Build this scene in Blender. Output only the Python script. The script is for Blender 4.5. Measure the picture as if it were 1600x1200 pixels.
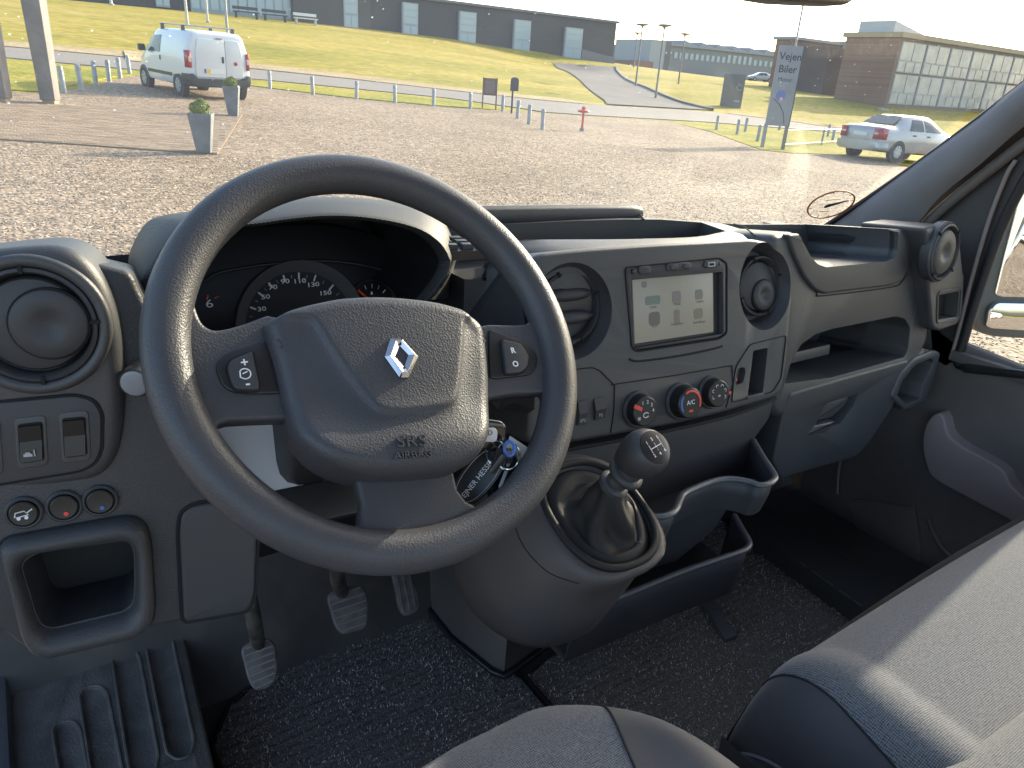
import bpy, bmesh, math, random
import numpy as np
from mathutils import Vector, Matrix

for _o in list(bpy.data.objects):
    bpy.data.objects.remove(_o, do_unlink=True)
random.seed(7)
RNG = np.random.default_rng(11)
SC = bpy.context.scene
COL = SC.collection

# ------------------------------------------------------------------ camera
# van frame: X to the right, Y forward, Z up, camera leaning in at the open driver's door
CAM_POS = np.array([0.0, 0.0, 1.75])
FPX = 1149.0                                   # focal length in pixels of the 1600 px wide photograph
def _unit(v):
    v = np.array(v, float)
    return v / np.linalg.norm(v)
_X = _unit([1800, -364, FPX])
_Z = -_unit([-182, 2730, FPX])
_Z = _unit(_Z - _X * (_Z @ _X))
_Y = np.cross(_Z, _X)
ROT = np.array([_X, _Y, _Z])                   # world = ROT @ camera (x right, y down, z forward)
cam_data = bpy.data.cameras.new('camera')
cam = bpy.data.objects.new('camera', cam_data)
COL.objects.link(cam)
cam_data.sensor_width = 36.0
cam_data.lens = FPX / 1600 * 36
cam_data.clip_start = 0.02
cam_data.clip_end = 3000
_m = Matrix.Identity(4)
for _i in range(3):
    _m[_i][0] = ROT[_i][0]; _m[_i][1] = -ROT[_i][1]; _m[_i][2] = -ROT[_i][2]; _m[_i][3] = CAM_POS[_i]
cam.matrix_world = _m
SC.camera = cam
cam_data.dof.use_dof = False

# ------------------------------------------------------------------ sky, sun, exposure
SUN_AZ = math.radians(76)                      # clockwise from the van's forward axis
SUN_EL = math.radians(22)
world = bpy.data.worlds.new('World')
SC.world = world
world.use_nodes = True
_nt = world.node_tree
_nt.nodes.clear()
_sky = _nt.nodes.new('ShaderNodeTexSky')
_sky.sky_type = 'NISHITA'
_sky.sun_disc = False
_sky.sun_elevation = SUN_EL
_sky.sun_rotation = SUN_AZ
_sky.air_density = 1.0
_sky.dust_density = 2.6
_sky.ozone_density = 0.7
_bg = _nt.nodes.new('ShaderNodeBackground')
_bg.inputs['Strength'].default_value = 0.15
_out = _nt.nodes.new('ShaderNodeOutputWorld')
_nt.links.new(_sky.outputs[0], _bg.inputs[0])
_nt.links.new(_bg.outputs[0], _out.inputs[0])
sun_data = bpy.data.lights.new('sun', 'SUN')
sun_data.energy = 2.7
sun_data.angle = math.radians(0.5)
sun_data.color = (1.0, 0.86, 0.68)
sun = bpy.data.objects.new('sun', sun_data)
COL.objects.link(sun)
TO_SUN = Vector((math.sin(SUN_AZ) * math.cos(SUN_EL), math.cos(SUN_AZ) * math.cos(SUN_EL), math.sin(SUN_EL)))
sun.rotation_euler = (TO_SUN).to_track_quat('Z', 'Y').to_euler()
sun.location = (30, 10, 20)
SC.view_settings.view_transform = 'Standard'
SC.view_settings.look = 'None'
SC.view_settings.exposure = 1.82
SC.view_settings.gamma = 1.0
SC.view_settings.use_curve_mapping = False
SC.cycles.max_bounces = 8
SC.cycles.transparent_max_bounces = 12
SC.cycles.use_denoising = True

# ------------------------------------------------------------------ measuring: photograph pixel -> place on a known surface
def ray(px, py):
    return _unit(ROT @ np.array([px - 800, py - 600, FPX]))
def at_y(px, py, y):
    r = ray(px, py); return CAM_POS + r * ((y - CAM_POS[1]) / r[1])
def at_x(px, py, x):
    r = ray(px, py); return CAM_POS + r * ((x - CAM_POS[0]) / r[0])
def at_z(px, py, z):
    r = ray(px, py); return CAM_POS + r * ((z - CAM_POS[2]) / r[2])
def at_d(px, py, d):
    return CAM_POS + ROT @ (np.array([px - 800, py - 600, FPX]) / FPX * d)
GA, GB = -0.0279, 0.0388                       # the gravel lot is a gentle slope
GN = np.array([-GA, -GB, 1.0])
def lot(x, y):
    return GA * x + GB * y
def at_g(px, py):
    r = ray(px, py); return CAM_POS + r * ((-CAM_POS @ GN) / (r @ GN))

class Frame:
    """a flat working plane: origin, u to the right, v up, n towards the viewer"""
    def __init__(s, o, yaw=0.0, lean=0.0, roll=0.0):
        b, a, r = math.radians(yaw), math.radians(lean), math.radians(roll)
        s.o = np.array(o, float)
        u = np.array([math.cos(b), math.sin(b), 0.0])
        s.n = np.array([math.sin(b) * math.cos(a), -math.cos(b) * math.cos(a), math.sin(a)])
        v = np.cross(s.n, u)
        s.u = u * math.cos(r) + v * math.sin(r)
        s.v = -u * math.sin(r) + v * math.cos(r)
    def px(s, x, y, h=0.0):
        r = ray(x, y); o = s.o + s.n * h
        q = CAM_POS + r * (((o - CAM_POS) @ s.n) / (r @ s.n)) - s.o
        return (q @ s.u, q @ s.v)
    def poly(s, pts, h=0.0):
        return [s.px(x, y, h) for x, y in pts]
    def pt(s, a, b, c=0.0):
        return s.o + s.u * a + s.v * b + s.n * c
    def moved(s, a, b, c=0.0, roll=0.0):
        f = Frame((0, 0, 0)); f.o = s.pt(a, b, c); r = math.radians(roll)
        f.u = s.u * math.cos(r) + s.v * math.sin(r); f.v = -s.u * math.sin(r) + s.v * math.cos(r); f.n = s.n
        return f
def frame_axes(o, u, v):
    f = Frame((0, 0, 0)); f.o = np.array(o, float); f.u = _unit(u); v = np.array(v, float)
    f.v = _unit(v - f.u * (v @ f.u)); f.n = np.cross(f.u, f.v); return f

# ------------------------------------------------------------------ materials
def mat(name, col, rough=0.5, metal=0.0, spec=0.5, bump=None, vary=None, sheen=0.0, emit=None, coat=0.0, alpha=None):
    """bump = (kind, scale, strength, distance); vary = (scale, colour2, low, high)"""
    m = bpy.data.materials.new(name)
    m.use_nodes = True
    nt = m.node_tree
    b = nt.nodes['Principled BSDF']
    b.inputs['Base Color'].default_value = (*col, 1)
    b.inputs['Roughness'].default_value = rough
    b.inputs['Metallic'].default_value = metal
    b.inputs['Specular IOR Level'].default_value = spec
    b.inputs['Coat Weight'].default_value = coat
    b.inputs['Sheen Weight'].default_value = sheen
    tc = nt.nodes.new('ShaderNodeTexCoord')
    if vary:
        no = nt.nodes.new('ShaderNodeTexNoise')
        no.inputs['Scale'].default_value = vary[0]; no.inputs['Detail'].default_value = 5
        nt.links.new(tc.outputs['Object'], no.inputs['Vector'])
        rp = nt.nodes.new('ShaderNodeValToRGB')
        rp.color_ramp.elements[0].position = vary[2]; rp.color_ramp.elements[0].color = (*col, 1)
        rp.color_ramp.elements[1].position = vary[3]; rp.color_ramp.elements[1].color = (*vary[1], 1)
        nt.links.new(no.outputs['Fac'], rp.inputs[0]); nt.links.new(rp.outputs[0], b.inputs['Base Color'])
    if bump:
        if bump[0] == 'voronoi':
            t = nt.nodes.new('ShaderNodeTexVoronoi'); o = 'Distance'
        else:
            t = nt.nodes.new('ShaderNodeTexNoise'); o = 'Fac'; t.inputs['Detail'].default_value = 3
        t.inputs['Scale'].default_value = bump[1]
        nt.links.new(tc.outputs['Object'], t.inputs['Vector'])
        bp = nt.nodes.new('ShaderNodeBump')
        bp.inputs['Strength'].default_value = bump[2]; bp.inputs['Distance'].default_value = bump[3]
        nt.links.new(t.outputs[o], bp.inputs['Height']); nt.links.new(bp.outputs[0], b.inputs['Normal'])
    if emit:
        b.inputs['Emission Color'].default_value = (*emit[0], 1); b.inputs['Emission Strength'].default_value = emit[1]
    return m
def nodes_of(m):
    return m.node_tree, m.node_tree.nodes['Principled BSDF']

# ------------------------------------------------------------------ mesh helpers
def tag(o, label=None, cat=None, group=None, kind=None):
    if label: o['label'] = label
    if cat: o['category'] = cat
    if group: o['group'] = group
    if kind: o['kind'] = kind
    return o
def thing(name, label, cat, loc=(0, 0, 0), group=None, rz=0.0):
    o = bpy.data.objects.new(name, None)
    o.empty_display_size = 0.1
    COL.objects.link(o)
    o.location = Vector([float(c) for c in loc]); o.rotation_euler = (0, 0, rz)
    return tag(o, label, cat, group)
def base_matrix(o):
    m = Matrix.LocRotScale(o.location, o.rotation_euler, o.scale)
    return base_matrix(o.parent) @ o.matrix_parent_inverse @ m if o.parent else m
def link(name, me, m, parent=None, local=False):
    o = bpy.data.objects.new(name, me)
    COL.objects.link(o)
    if m is not None and len(me.materials) == 0:
        me.materials.append(m)
    if parent is not None:
        o.parent = parent
        if not local:
            o.matrix_parent_inverse = base_matrix(parent).inverted()
    return o
def mesh(name, verts, faces, m, parent=None, smooth=35, local=False):
    me = bpy.data.meshes.new(name)
    me.from_pydata([tuple(float(c) for c in v) for v in verts], [], [tuple(int(i) for i in f) for f in faces])
    fix(me, smooth)
    return link(name, me, m, parent, local)
def fix(me, smooth):
    bm = bmesh.new(); bm.from_mesh(me)
    bmesh.ops.recalc_face_normals(bm, faces=bm.faces)
    bm.to_mesh(me); bm.free()
    if smooth:
        me.polygons.foreach_set('use_smooth', [True] * len(me.polygons))
        me.set_sharp_from_angle(angle=math.radians(smooth))
    me.update()
def rounded(pts, r, seg=5):
    """fillet every corner of a closed polygon; r may be a list"""
    out = []; k = len(pts)
    for i in range(k):
        p = np.array(pts[i], float); a = np.array(pts[i - 1], float); b = np.array(pts[(i + 1) % k], float)
        rr = r[i] if isinstance(r, (list, tuple)) else r
        da, db = np.linalg.norm(a - p), np.linalg.norm(b - p)
        t = min(rr, da * 0.48, db * 0.48)
        if t < 1e-6: out.append(tuple(p)); continue
        pa = p + (a - p) / da * t; pb = p + (b - p) / db * t
        for j in range(seg + 1):
            s = j / seg
            out.append(tuple((1 - s) ** 2 * pa + 2 * s * (1 - s) * p + s * s * pb))
    return out
def smooth_closed(pts, sub=6):
    """closed Catmull-Rom curve through the points"""
    P = np.array(pts, float); k = len(P); out = []
    for i in range(k):
        p0, p1, p2, p3 = P[i - 1], P[i], P[(i + 1) % k], P[(i + 2) % k]
        for j in range(sub):
            t = j / sub
            out.append(0.5 * (2 * p1 + (p2 - p0) * t + (2 * p0 - 5 * p1 + 4 * p2 - p3) * t * t + (3 * p1 - p0 - 3 * p2 + p3) * t ** 3))
    return [tuple(q) for q in out]
def smooth_open(pts, sub=6):
    P = np.array(pts, float); P = np.vstack([2 * P[0] - P[1], P, 2 * P[-1] - P[-2]]); out = []
    for i in range(1, len(P) - 2):
        p0, p1, p2, p3 = P[i - 1], P[i], P[i + 1], P[i + 2]
        for j in range(sub):
            t = j / sub
            out.append(0.5 * (2 * p1 + (p2 - p0) * t + (2 * p0 - 5 * p1 + 4 * p2 - p3) * t * t + (3 * p1 - p0 - 3 * p2 + p3) * t ** 3))
    out.append(P[-2]); return [tuple(q) for q in out]
def area2(p):
    return sum(p[i - 1][0] * p[i][1] - p[i][0] * p[i - 1][1] for i in range(len(p)))
def offset(poly, d):
    """move a closed polygon inwards by d"""
    P = np.array(poly, float); k = len(P); sgn = 1 if area2(poly) > 0 else -1
    e = np.roll(P, -1, 0) - P; l = np.linalg.norm(e, axis=1); l[l < 1e-9] = 1e-9
    nrm = np.c_[-e[:, 1], e[:, 0]] / l[:, None] * sgn
    a = np.roll(nrm, 1, 0) + nrm; q = np.linalg.norm(a, axis=1); q[q < 1e-6] = 1
    a = a / q[:, None]; c = np.clip((a * nrm).sum(1), 0.35, 1)
    return [tuple(x) for x in P + a * (d / c)[:, None]]
def loft(name, rings, m, parent=None, closed=True, cap0=True, cap1=True, smooth=35, loop=False):
    k = len(rings[0]); V = [p for r in rings for p in r]; F = []
    nr = len(rings)
    for i in range(nr if loop else nr - 1):
        for j in range(k if closed else k - 1):
            a = i * k + j; b = i * k + (j + 1) % k; i2 = (i + 1) % nr
            F.append((a, b, i2 * k + (j + 1) % k, i2 * k + j))
    if closed and not loop:
        if cap0: F.append(tuple(range(k))[::-1])
        if cap1: F.append(tuple(range((nr - 1) * k, nr * k)))
    return mesh(name, V, F, m, parent, smooth)
def prism(name, fr, poly, c0, c1, m, parent=None, bevel=0.002, seg=3, smooth=35, back=False):
    if bevel and abs(area2(poly)) / 2 < 4 * bevel * bevel: bevel = 0
    rings = [[fr.pt(a, b, c0) for a, b in poly]]
    if back and bevel:
        rings = [[fr.pt(a, b, c0) for a, b in offset(poly, bevel)], [fr.pt(a, b, c0 + bevel) for a, b in poly]]
    sg = 1 if c1 > c0 else -1
    if bevel:
        for j in range(seg + 1):
            t = math.pi / 2 * j / seg
            rings.append([fr.pt(a, b, c1 - sg * (bevel - bevel * math.sin(t))) for a, b in offset(poly, bevel * (1 - math.cos(t)))])
    else:
        rings.append([fr.pt(a, b, c1) for a, b in poly])
    return loft(name, rings, m, parent, smooth=smooth)
def lathe(name, fr, prof, m, parent=None, seg=40, a=0.0, b=0.0, sx=1.0, sy=1.0, smooth=35, cap0=False, cap1=False):
    rings = [[fr.pt(a + r * sx * math.cos(2 * math.pi * j / seg), b + r * sy * math.sin(2 * math.pi * j / seg), c) for j in range(seg)] for r, c in prof]
    return loft(name, rings, m, parent, cap0=cap0, cap1=cap1, smooth=smooth)
def disc_prof(r, c0, c1, bev=0.001):
    return [(r, c0), (r, c1 - bev), (r - bev * 0.3, c1 - bev * 0.3), (r - bev, c1)]
def tube(name, path, r, m, parent=None, seg=10, closed=False, smooth=50, flat=1.0, up=(0, 0, 1), caps=True):
    P = [np.array(p, float) for p in path]; k = len(P); rings = []; prev = None
    for i in range(k):
        if closed: t = P[(i + 1) % k] - P[i - 1]
        else: t = P[min(i + 1, k - 1)] - P[max(i - 1, 0)]
        t = _unit(t)
        if prev is None:
            s = np.cross(t, np.array(up, float))
            if np.linalg.norm(s) < 1e-4: s = np.cross(t, (1, 0, 0))
            s = _unit(s)
        else:
            s = _unit(prev - t * (prev @ t))
        prev = s; w = np.cross(s, t)
        rr = r[i] if isinstance(r, (list, tuple, np.ndarray)) else r
        rings.append([P[i] + rr * (math.cos(q) * s + flat * math.sin(q) * w) for q in [2 * math.pi * j / seg for j in range(seg)]])
    return loft(name, rings, m, parent, loop=closed, smooth=smooth, cap0=caps, cap1=caps)
def box(name, fr, a0, a1, b0, b1, c0, c1, m, parent=None, r=0.0, bevel=0.0, smooth=35):
    p = [(a0, b0), (a1, b0), (a1, b1), (a0, b1)]
    if r: p = rounded(p, r, 4)
    return prism(name, fr, p, c0, c1, m, parent, bevel, 2, smooth)
WORLD = frame_axes((0, 0, 0), (1, 0, 0), (0, 1, 0))
def wbox(name, x0, x1, y0, y1, z0, z1, m, parent=None, bevel=0.0, r=0.0):
    return box(name, WORLD, x0, x1, y0, y1, z0, z1, m, parent, r, bevel)
def cut(o, cutters, bevel=0.0, seg=2, smooth=35, angle=30):
    """real openings: boolean difference, then softened edges"""
    def bake():
        dg = bpy.context.evaluated_depsgraph_get(); dg.update()
        me = bpy.data.meshes.new_from_object(o.evaluated_get(dg))
        o.modifiers.clear(); return me
    for c in cutters:
        c.data.materials.clear(); c.data.materials.append(o.data.materials[0])
        for attempt in range(6):
            md = o.modifiers.new('cut', 'BOOLEAN'); md.operation = 'DIFFERENCE'; md.object = c; md.solver = 'EXACT' if attempt < 4 else 'FAST'
            me = bake()
            if len(me.polygons) > 6: break
            c.location = (0.00021 * (attempt + 1), 0.00017 * (attempt + 1), -0.00023 * (attempt + 1))
        if len(me.polygons) > 6: o.data = me
        else: print('cut failed', o.name)
    if bevel:
        md = o.modifiers.new('bevel', 'BEVEL'); md.width = bevel; md.segments = seg
        md.limit_method = 'ANGLE'; md.angle_limit = math.radians(angle); md.use_clamp_overlap = True
        o.data = bake()
    me = o.data
    me.polygons.foreach_set('use_smooth', [True] * len(me.polygons)); me.set_sharp_from_angle(angle=math.radians(smooth))
    for c in cutters:
        bpy.data.objects.remove(c, do_unlink=True)
    return o
def text(name, body, fr, a, b, size, m, parent=None, ext=0.0003, rot=0.0, c=0.0, sx=1.0, align='CENTER', bold=0.0):
    cu = bpy.data.curves.new(name, 'FONT'); cu.body = body; cu.size = size; cu.extrude = ext
    cu.align_x = align; cu.align_y = 'CENTER'; cu.offset = bold; cu.resolution_u = 3
    t = bpy.data.objects.new(name, cu); COL.objects.link(t)
    dg = bpy.context.evaluated_depsgraph_get(); dg.update()
    me = bpy.data.meshes.new_from_object(t.evaluated_get(dg))
    bpy.data.objects.remove(t, do_unlink=True)
    q = math.radians(rot); ca, sa = math.cos(q), math.sin(q)
    for v in me.vertices:
        x, y = v.co.x * sx, v.co.y
        v.co = Vector(fr.pt(a + x * ca - y * sa, b + x * sa + y * ca, c + v.co.z))
    me.materials.clear()
    return link(name, me, m, parent)
def copy_tree(o, loc, rz, parent=None):
    c = o.copy(); COL.objects.link(c)
    if parent is None: c.location = Vector([float(q) for q in loc]); c.rotation_euler = (0, 0, rz)
    else: c.parent = parent
    for ch in o.children: copy_tree(ch, None, 0, c)
    return c

# ================================================================== OUTSIDE
def tex_ground(name, cols, scales, bumps, rough=0.95, stretch=(1, 1, 1)):
    """cols: list of (position, colour) on a noise ramp; second finer noise multiplies"""
    m = bpy.data.materials.new(name); m.use_nodes = True
    nt, b = nodes_of(m); b.inputs['Roughness'].default_value = rough; b.inputs['Specular IOR Level'].default_value = 0.15
    tc = nt.nodes.new('ShaderNodeTexCoord'); mp = nt.nodes.new('ShaderNodeMapping'); mp.inputs['Scale'].default_value = stretch
    nt.links.new(tc.outputs['Object'], mp.inputs['Vector'])
    n1 = nt.nodes.new('ShaderNodeTexNoise'); n1.inputs['Scale'].default_value = scales[0]; n1.inputs['Detail'].default_value = 8; n1.inputs['Roughness'].default_value = 0.65
    n2 = nt.nodes.new('ShaderNodeTexNoise'); n2.inputs['Scale'].default_value = scales[1]; n2.inputs['Detail'].default_value = 4
    for q in (n1, n2): nt.links.new(mp.outputs[0], q.inputs['Vector'])
    rp = nt.nodes.new('ShaderNodeValToRGB')
    while len(rp.color_ramp.elements) < len(cols): rp.color_ramp.elements.new(0.5)
    for e, (p, c) in zip(rp.color_ramp.elements, cols): e.position = p; e.color = (*c, 1)
    nt.links.new(n1.outputs['Fac'], rp.inputs[0])
    mx = nt.nodes.new('ShaderNodeMix'); mx.data_type = 'RGBA'; mx.blend_type = 'MULTIPLY'; mx.inputs[0].default_value = 1
    mr = nt.nodes.new('ShaderNodeMapRange'); mr.inputs[1].default_value = 0.3; mr.inputs[2].default_value = 0.7; mr.inputs[3].default_value = 0.62; mr.inputs[4].default_value = 1.25
    nt.links.new(n2.outputs['Fac'], mr.inputs[0]); nt.links.new(rp.outputs[0], mx.inputs[6]); nt.links.new(mr.outputs[0], mx.inputs[7])
    nt.links.new(mx.outputs[2], b.inputs['Base Color'])
    bp = nt.nodes.new('ShaderNodeBump'); bp.inputs['Strength'].default_value = bumps[0]; bp.inputs['Distance'].default_value = bumps[1]
    nt.links.new(n2.outputs['Fac'], bp.inputs['Height']); nt.links.new(bp.outputs[0], b.inputs['Normal'])
    return m

M_GRASS = tex_ground('meadow_grass', [(0.25, (0.15, 0.155, 0.016)), (0.42, (0.255, 0.22, 0.026)), (0.57, (0.345, 0.27, 0.05)), (0.75, (0.41, 0.315, 0.12))], (0.12, 3.0), (0.6, 0.1), stretch=(0.5, 1.6, 1))
M_GREEN = tex_ground('verge_grass', [(0.3, (0.15, 0.175, 0.02)), (0.52, (0.28, 0.25, 0.03)), (0.72, (0.38, 0.28, 0.08))], (0.35, 6.0), (0.7, 0.08))
M_ROAD = tex_ground('worn_asphalt', [(0.3, (0.205, 0.185, 0.165)), (0.7, (0.25, 0.225, 0.20))], (0.3, 25.0), (0.2, 0.01), 0.8)
M_ROAD2 = tex_ground('darker_asphalt', [(0.3, (0.125, 0.115, 0.108)), (0.7, (0.175, 0.16, 0.15))], (0.25, 20.0), (0.2, 0.01), 0.8)
M_VERGE = tex_ground('dry_verge_earth', [(0.3, (0.30, 0.22, 0.12)), (0.7, (0.42, 0.34, 0.20))], (0.6, 8.0), (0.6, 0.05))

# gravel: stone cells with their own tones, pale dust between, tracks of packed earth
M_GRAVEL = bpy.data.materials.new('gravel'); M_GRAVEL.use_nodes = True
nt, b = nodes_of(M_GRAVEL); b.inputs['Roughness'].default_value = 0.85; b.inputs['Specular IOR Level'].default_value = 0.25
tc = nt.nodes.new('ShaderNodeTexCoord')
vo = nt.nodes.new('ShaderNodeTexVoronoi'); vo.inputs['Scale'].default_value = 21.0
nt.links.new(tc.outputs['Object'], vo.inputs['Vector'])
sp = nt.nodes.new('ShaderNodeSeparateColor'); nt.links.new(vo.outputs['Color'], sp.inputs[0])
rp = nt.nodes.new('ShaderNodeValToRGB')
for _ in range(3): rp.color_ramp.elements.new(0.5)
for e, (p, c) in zip(rp.color_ramp.elements, [(0.0, (0.10, 0.075, 0.052)), (0.3, (0.215, 0.165, 0.118)), (0.6, (0.275, 0.213, 0.153)), (0.85, (0.345, 0.27, 0.196)), (1.0, (0.45, 0.37, 0.285))]): e.position = p; e.color = (*c, 1)
nt.links.new(sp.outputs[0], rp.inputs[0])
no = nt.nodes.new('ShaderNodeTexNoise'); no.inputs['Scale'].default_value = 0.35; no.inputs['Detail'].default_value = 8; no.inputs['Roughness'].default_value = 0.7
nt.links.new(tc.outputs['Object'], no.inputs['Vector'])
r2 = nt.nodes.new('ShaderNodeValToRGB')
r2.color_ramp.elements[0].position = 0.32; r2.color_ramp.elements[0].color = (0.74, 0.70, 0.64, 1)
r2.color_ramp.elements[1].position = 0.68; r2.color_ramp.elements[1].color = (1.12, 1.08, 1.04, 1)
nt.links.new(no.outputs['Fac'], r2.inputs[0])
mx = nt.nodes.new('ShaderNodeMix'); mx.data_type = 'RGBA'; mx.blend_type = 'MULTIPLY'; mx.inputs[0].default_value = 1
nt.links.new(rp.outputs[0], mx.inputs[6]); nt.links.new(r2.outputs[0], mx.inputs[7]); nt.links.new(mx.outputs[2], b.inputs['Base Color'])
bp = nt.nodes.new('ShaderNodeBump'); bp.inputs['Strength'].default_value = 0.7; bp.inputs['Distance'].default_value = 0.02; bp.invert = True
nt.links.new(vo.outputs['Distance'], bp.inputs['Height']); nt.links.new(bp.outputs[0], b.inputs['Normal'])

M_WHITE = mat('white_car_paint', (0.62, 0.64, 0.66), 0.22, coat=0.6, spec=0.5)
M_SILVER = mat('silver_car_paint', (0.38, 0.385, 0.39), 0.3, metal=0.4, coat=0.6)
M_BLACKP = mat('black_exterior_plastic', (0.035, 0.036, 0.04), 0.55)
M_TYRE = mat('tyre_rubber', (0.025, 0.025, 0.027), 0.8)
M_RIM = mat('grey_wheel_cover', (0.30, 0.31, 0.33), 0.4, metal=0.4)
M_CARGLASS = mat('tinted_car_glass', (0.055, 0.075, 0.072), 0.10, spec=0.35)
M_TAIL = mat('red_tail_lens', (0.36, 0.018, 0.025), 0.2, coat=0.5)
M_LENSW = mat('pale_lens', (0.7, 0.5, 0.45), 0.2)
M_PLATE = mat('number_plate_white', (0.7, 0.7, 0.68), 0.4)
M_YELLOW = mat('plate_yellow', (0.75, 0.48, 0.05), 0.4)
M_BLUE = mat('plate_blue', (0.04, 0.10, 0.45), 0.4)
M_GREYMETAL = mat('galvanised_post', (0.33, 0.345, 0.36), 0.5, metal=0.3, vary=(6, (0.24, 0.25, 0.26), 0.4, 0.7))
M_POSTDARK = mat('grey_painted_post', (0.17, 0.15, 0.14), 0.6, vary=(3, (0.21, 0.19, 0.175), 0.4, 0.6))
M_PLANTER = mat('grey_planter', (0.13, 0.14, 0.155), 0.6, vary=(5, (0.17, 0.18, 0.19), 0.4, 0.6))
M_CLADDING = mat('dark_blue_grey_cladding', (0.032, 0.036, 0.046), 0.6)
M_CLADDING2 = mat('charcoal_cladding', (0.05, 0.052, 0.058), 0.6)
M_PANE = mat('pale_window_pane', (0.33, 0.42, 0.48), 0.12, spec=0.7)
M_BLIND = mat('pale_blind_behind_glass', (0.46, 0.46, 0.44), 0.25, spec=0.5, vary=(0.8, (0.34, 0.35, 0.35), 0.4, 0.65))
M_FRAME = mat('window_frame_grey', (0.30, 0.33, 0.36), 0.5)
M_BRICK = bpy.data.materials.new('red_brown_brick'); M_BRICK.use_nodes = True
nt, b = nodes_of(M_BRICK); b.inputs['Roughness'].default_value = 0.9
tc = nt.nodes.new('ShaderNodeTexCoord'); mp = nt.nodes.new('ShaderNodeMapping'); mp.inputs['Rotation'].default_value = (math.pi / 2, 0, 0)
br = nt.nodes.new('ShaderNodeTexBrick'); br.inputs['Scale'].default_value = 3.0
br.inputs['Color1'].default_value = (0.26, 0.135, 0.085, 1); br.inputs['Color2'].default_value = (0.19, 0.10, 0.07, 1); br.inputs['Mortar'].default_value = (0.28, 0.22, 0.18, 1)
nt.links.new(tc.outputs['Object'], mp.inputs[0]); nt.links.new(mp.outputs[0], br.inputs[0]); nt.links.new(br.outputs[0], b.inputs['Base Color'])
M_ROOFGREY = mat('grey_roof_sheet', (0.25, 0.26, 0.28), 0.6)
M_CONCRETE = mat('pale_concrete', (0.40, 0.38, 0.35), 0.8, vary=(1.5, (0.33, 0.32, 0.30), 0.4, 0.6))
M_SIGNPALE = mat('pale_sign_face', (0.26, 0.265, 0.28), 0.4, vary=(1.2, (0.22, 0.225, 0.24), 0.4, 0.6))
M_SIGNDARK = mat('sign_lettering_dark', (0.03, 0.03, 0.04), 0.5)
M_RED = mat('orange_red_paint', (0.55, 0.07, 0.03), 0.45)
M_BROWN = mat('brown_sign_board', (0.13, 0.075, 0.06), 0.6)
M_NAVY = mat('navy_sign', (0.035, 0.04, 0.06), 0.5)

# ------------------------------------------------------------------ terrain
YF = 78.0                                             # the long dark hall stands along this line
def road_far(x):
    return np.interp(x, [-80, 0.9, 10.5, 19, 24, 31, 40, 48, 70, 140], [41, 38.5, 37.5, 33.5, 32.5, 34, 36, 33, 31, 26])
_ctrl = []
for q in [(0, -10), (170, 6), (320, 20), (460, 33), (700, 60), (830, 79), (950, 98)]:
    _p = at_y(*q, YF); _ctrl.append(tuple(_p)); _ctrl.append((_p[0] * 1.25, 105.0, _p[2] + 0.2))
for q in [(880, 108, 82), (950, 114, 80), (1010, 119, 80), (1120, 130, 80), (1220, 142, 76), (1300, 156, 74), (1400, 172, 70), (1500, 188, 66), (1600, 200, 62),
          (1040, 118, 130), (1150, 124, 130), (1280, 138, 140), (1500, 170, 150), (1700, 200, 150), (1300, 172, 60), (1450, 195, 55), (1100, 150, 60), (900, 135, 55)]:
    _ctrl.append(tuple(at_d(*q)))
for q in [(-80, 60, 5), (-80, 120, 8), (60, 300, 12), (300, 200, 3), (300, 0, -4), (160, -20, -4), (-80, 40, 2.5)]: _ctrl.append(q)
_C = np.array(_ctrl); _res = _C[:, 2] - lot(_C[:, 0], _C[:, 1])
def _tps(r2): return np.where(r2 > 1e-9, r2 * np.log(np.maximum(r2, 1e-9)), 0.0) * 0.5
_kc = len(_C); _k = _kc; _A = np.zeros((_k + 3, _k + 3)); _S = _C[:, :2] / 50.0
_A[:_k, :_k] = _tps(((_S[:, None] - _S[None]) ** 2).sum(-1)) + np.eye(_k) * 1e-3
_A[:_k, _k] = 1; _A[:_k, _k + 1:] = _S; _A[_k, :_k] = 1; _A[_k + 1:, :_k] = _S.T
_W = np.linalg.solve(_A, np.r_[_res, 0, 0, 0])
def ground_z(x, y):
    x = np.asarray(x, float); y = np.asarray(y, float)
    p = np.stack([x, y], -1) / 50.0
    t = _tps(((p[..., None, :] - _S) ** 2).sum(-1)) @ _W[:_kc] + _W[_kc] + p @ _W[_kc + 1:]
    q = np.clip((y - road_far(x)) / 16.0, 0, 1); q = q * q * (3 - 2 * q)
    return lot(x, y) + t * q
_xs = np.unique(np.r_[np.linspace(-120, -10, 23), np.linspace(-10, 120, 131), np.linspace(120, 420, 41)])
_ys = np.unique(np.r_[np.linspace(-80, 20, 21), np.linspace(20, 110, 121), np.linspace(110, 420, 41)])
_gx, _gy = np.meshgrid(_xs, _ys); _gz = ground_z(_gx, _gy)
_nx = len(_xs)
terrain = mesh('ground', np.stack([_gx.ravel(), _gy.ravel(), _gz.ravel()], 1), [(j * _nx + i, j * _nx + i + 1, (j + 1) * _nx + i + 1, (j + 1) * _nx + i) for j in range(len(_ys) - 1) for i in range(_nx - 1)], M_GRASS, smooth=180)
tag(terrain, kind='structure')
def flat_sheet(name, pts, lift, m, thick=0.25):
    """flat piece of the lot level: a slab whose top is lifted a little above the ground"""
    V = [(x, y, lot(x, y) + lift) for x, y in pts] + [(x, y, lot(x, y) + lift - thick) for x, y in pts]
    k = len(pts)
    F = [tuple(range(k))] + [tuple(range(k, 2 * k))[::-1]] + [(i, k + i, k + (i + 1) % k, (i + 1) % k) for i in range(k)]
    return tag(mesh(name, V, F, m, smooth=0), kind='structure')
def gp(*q): return [tuple(at_g(*p)[:2]) for p in q]
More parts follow.
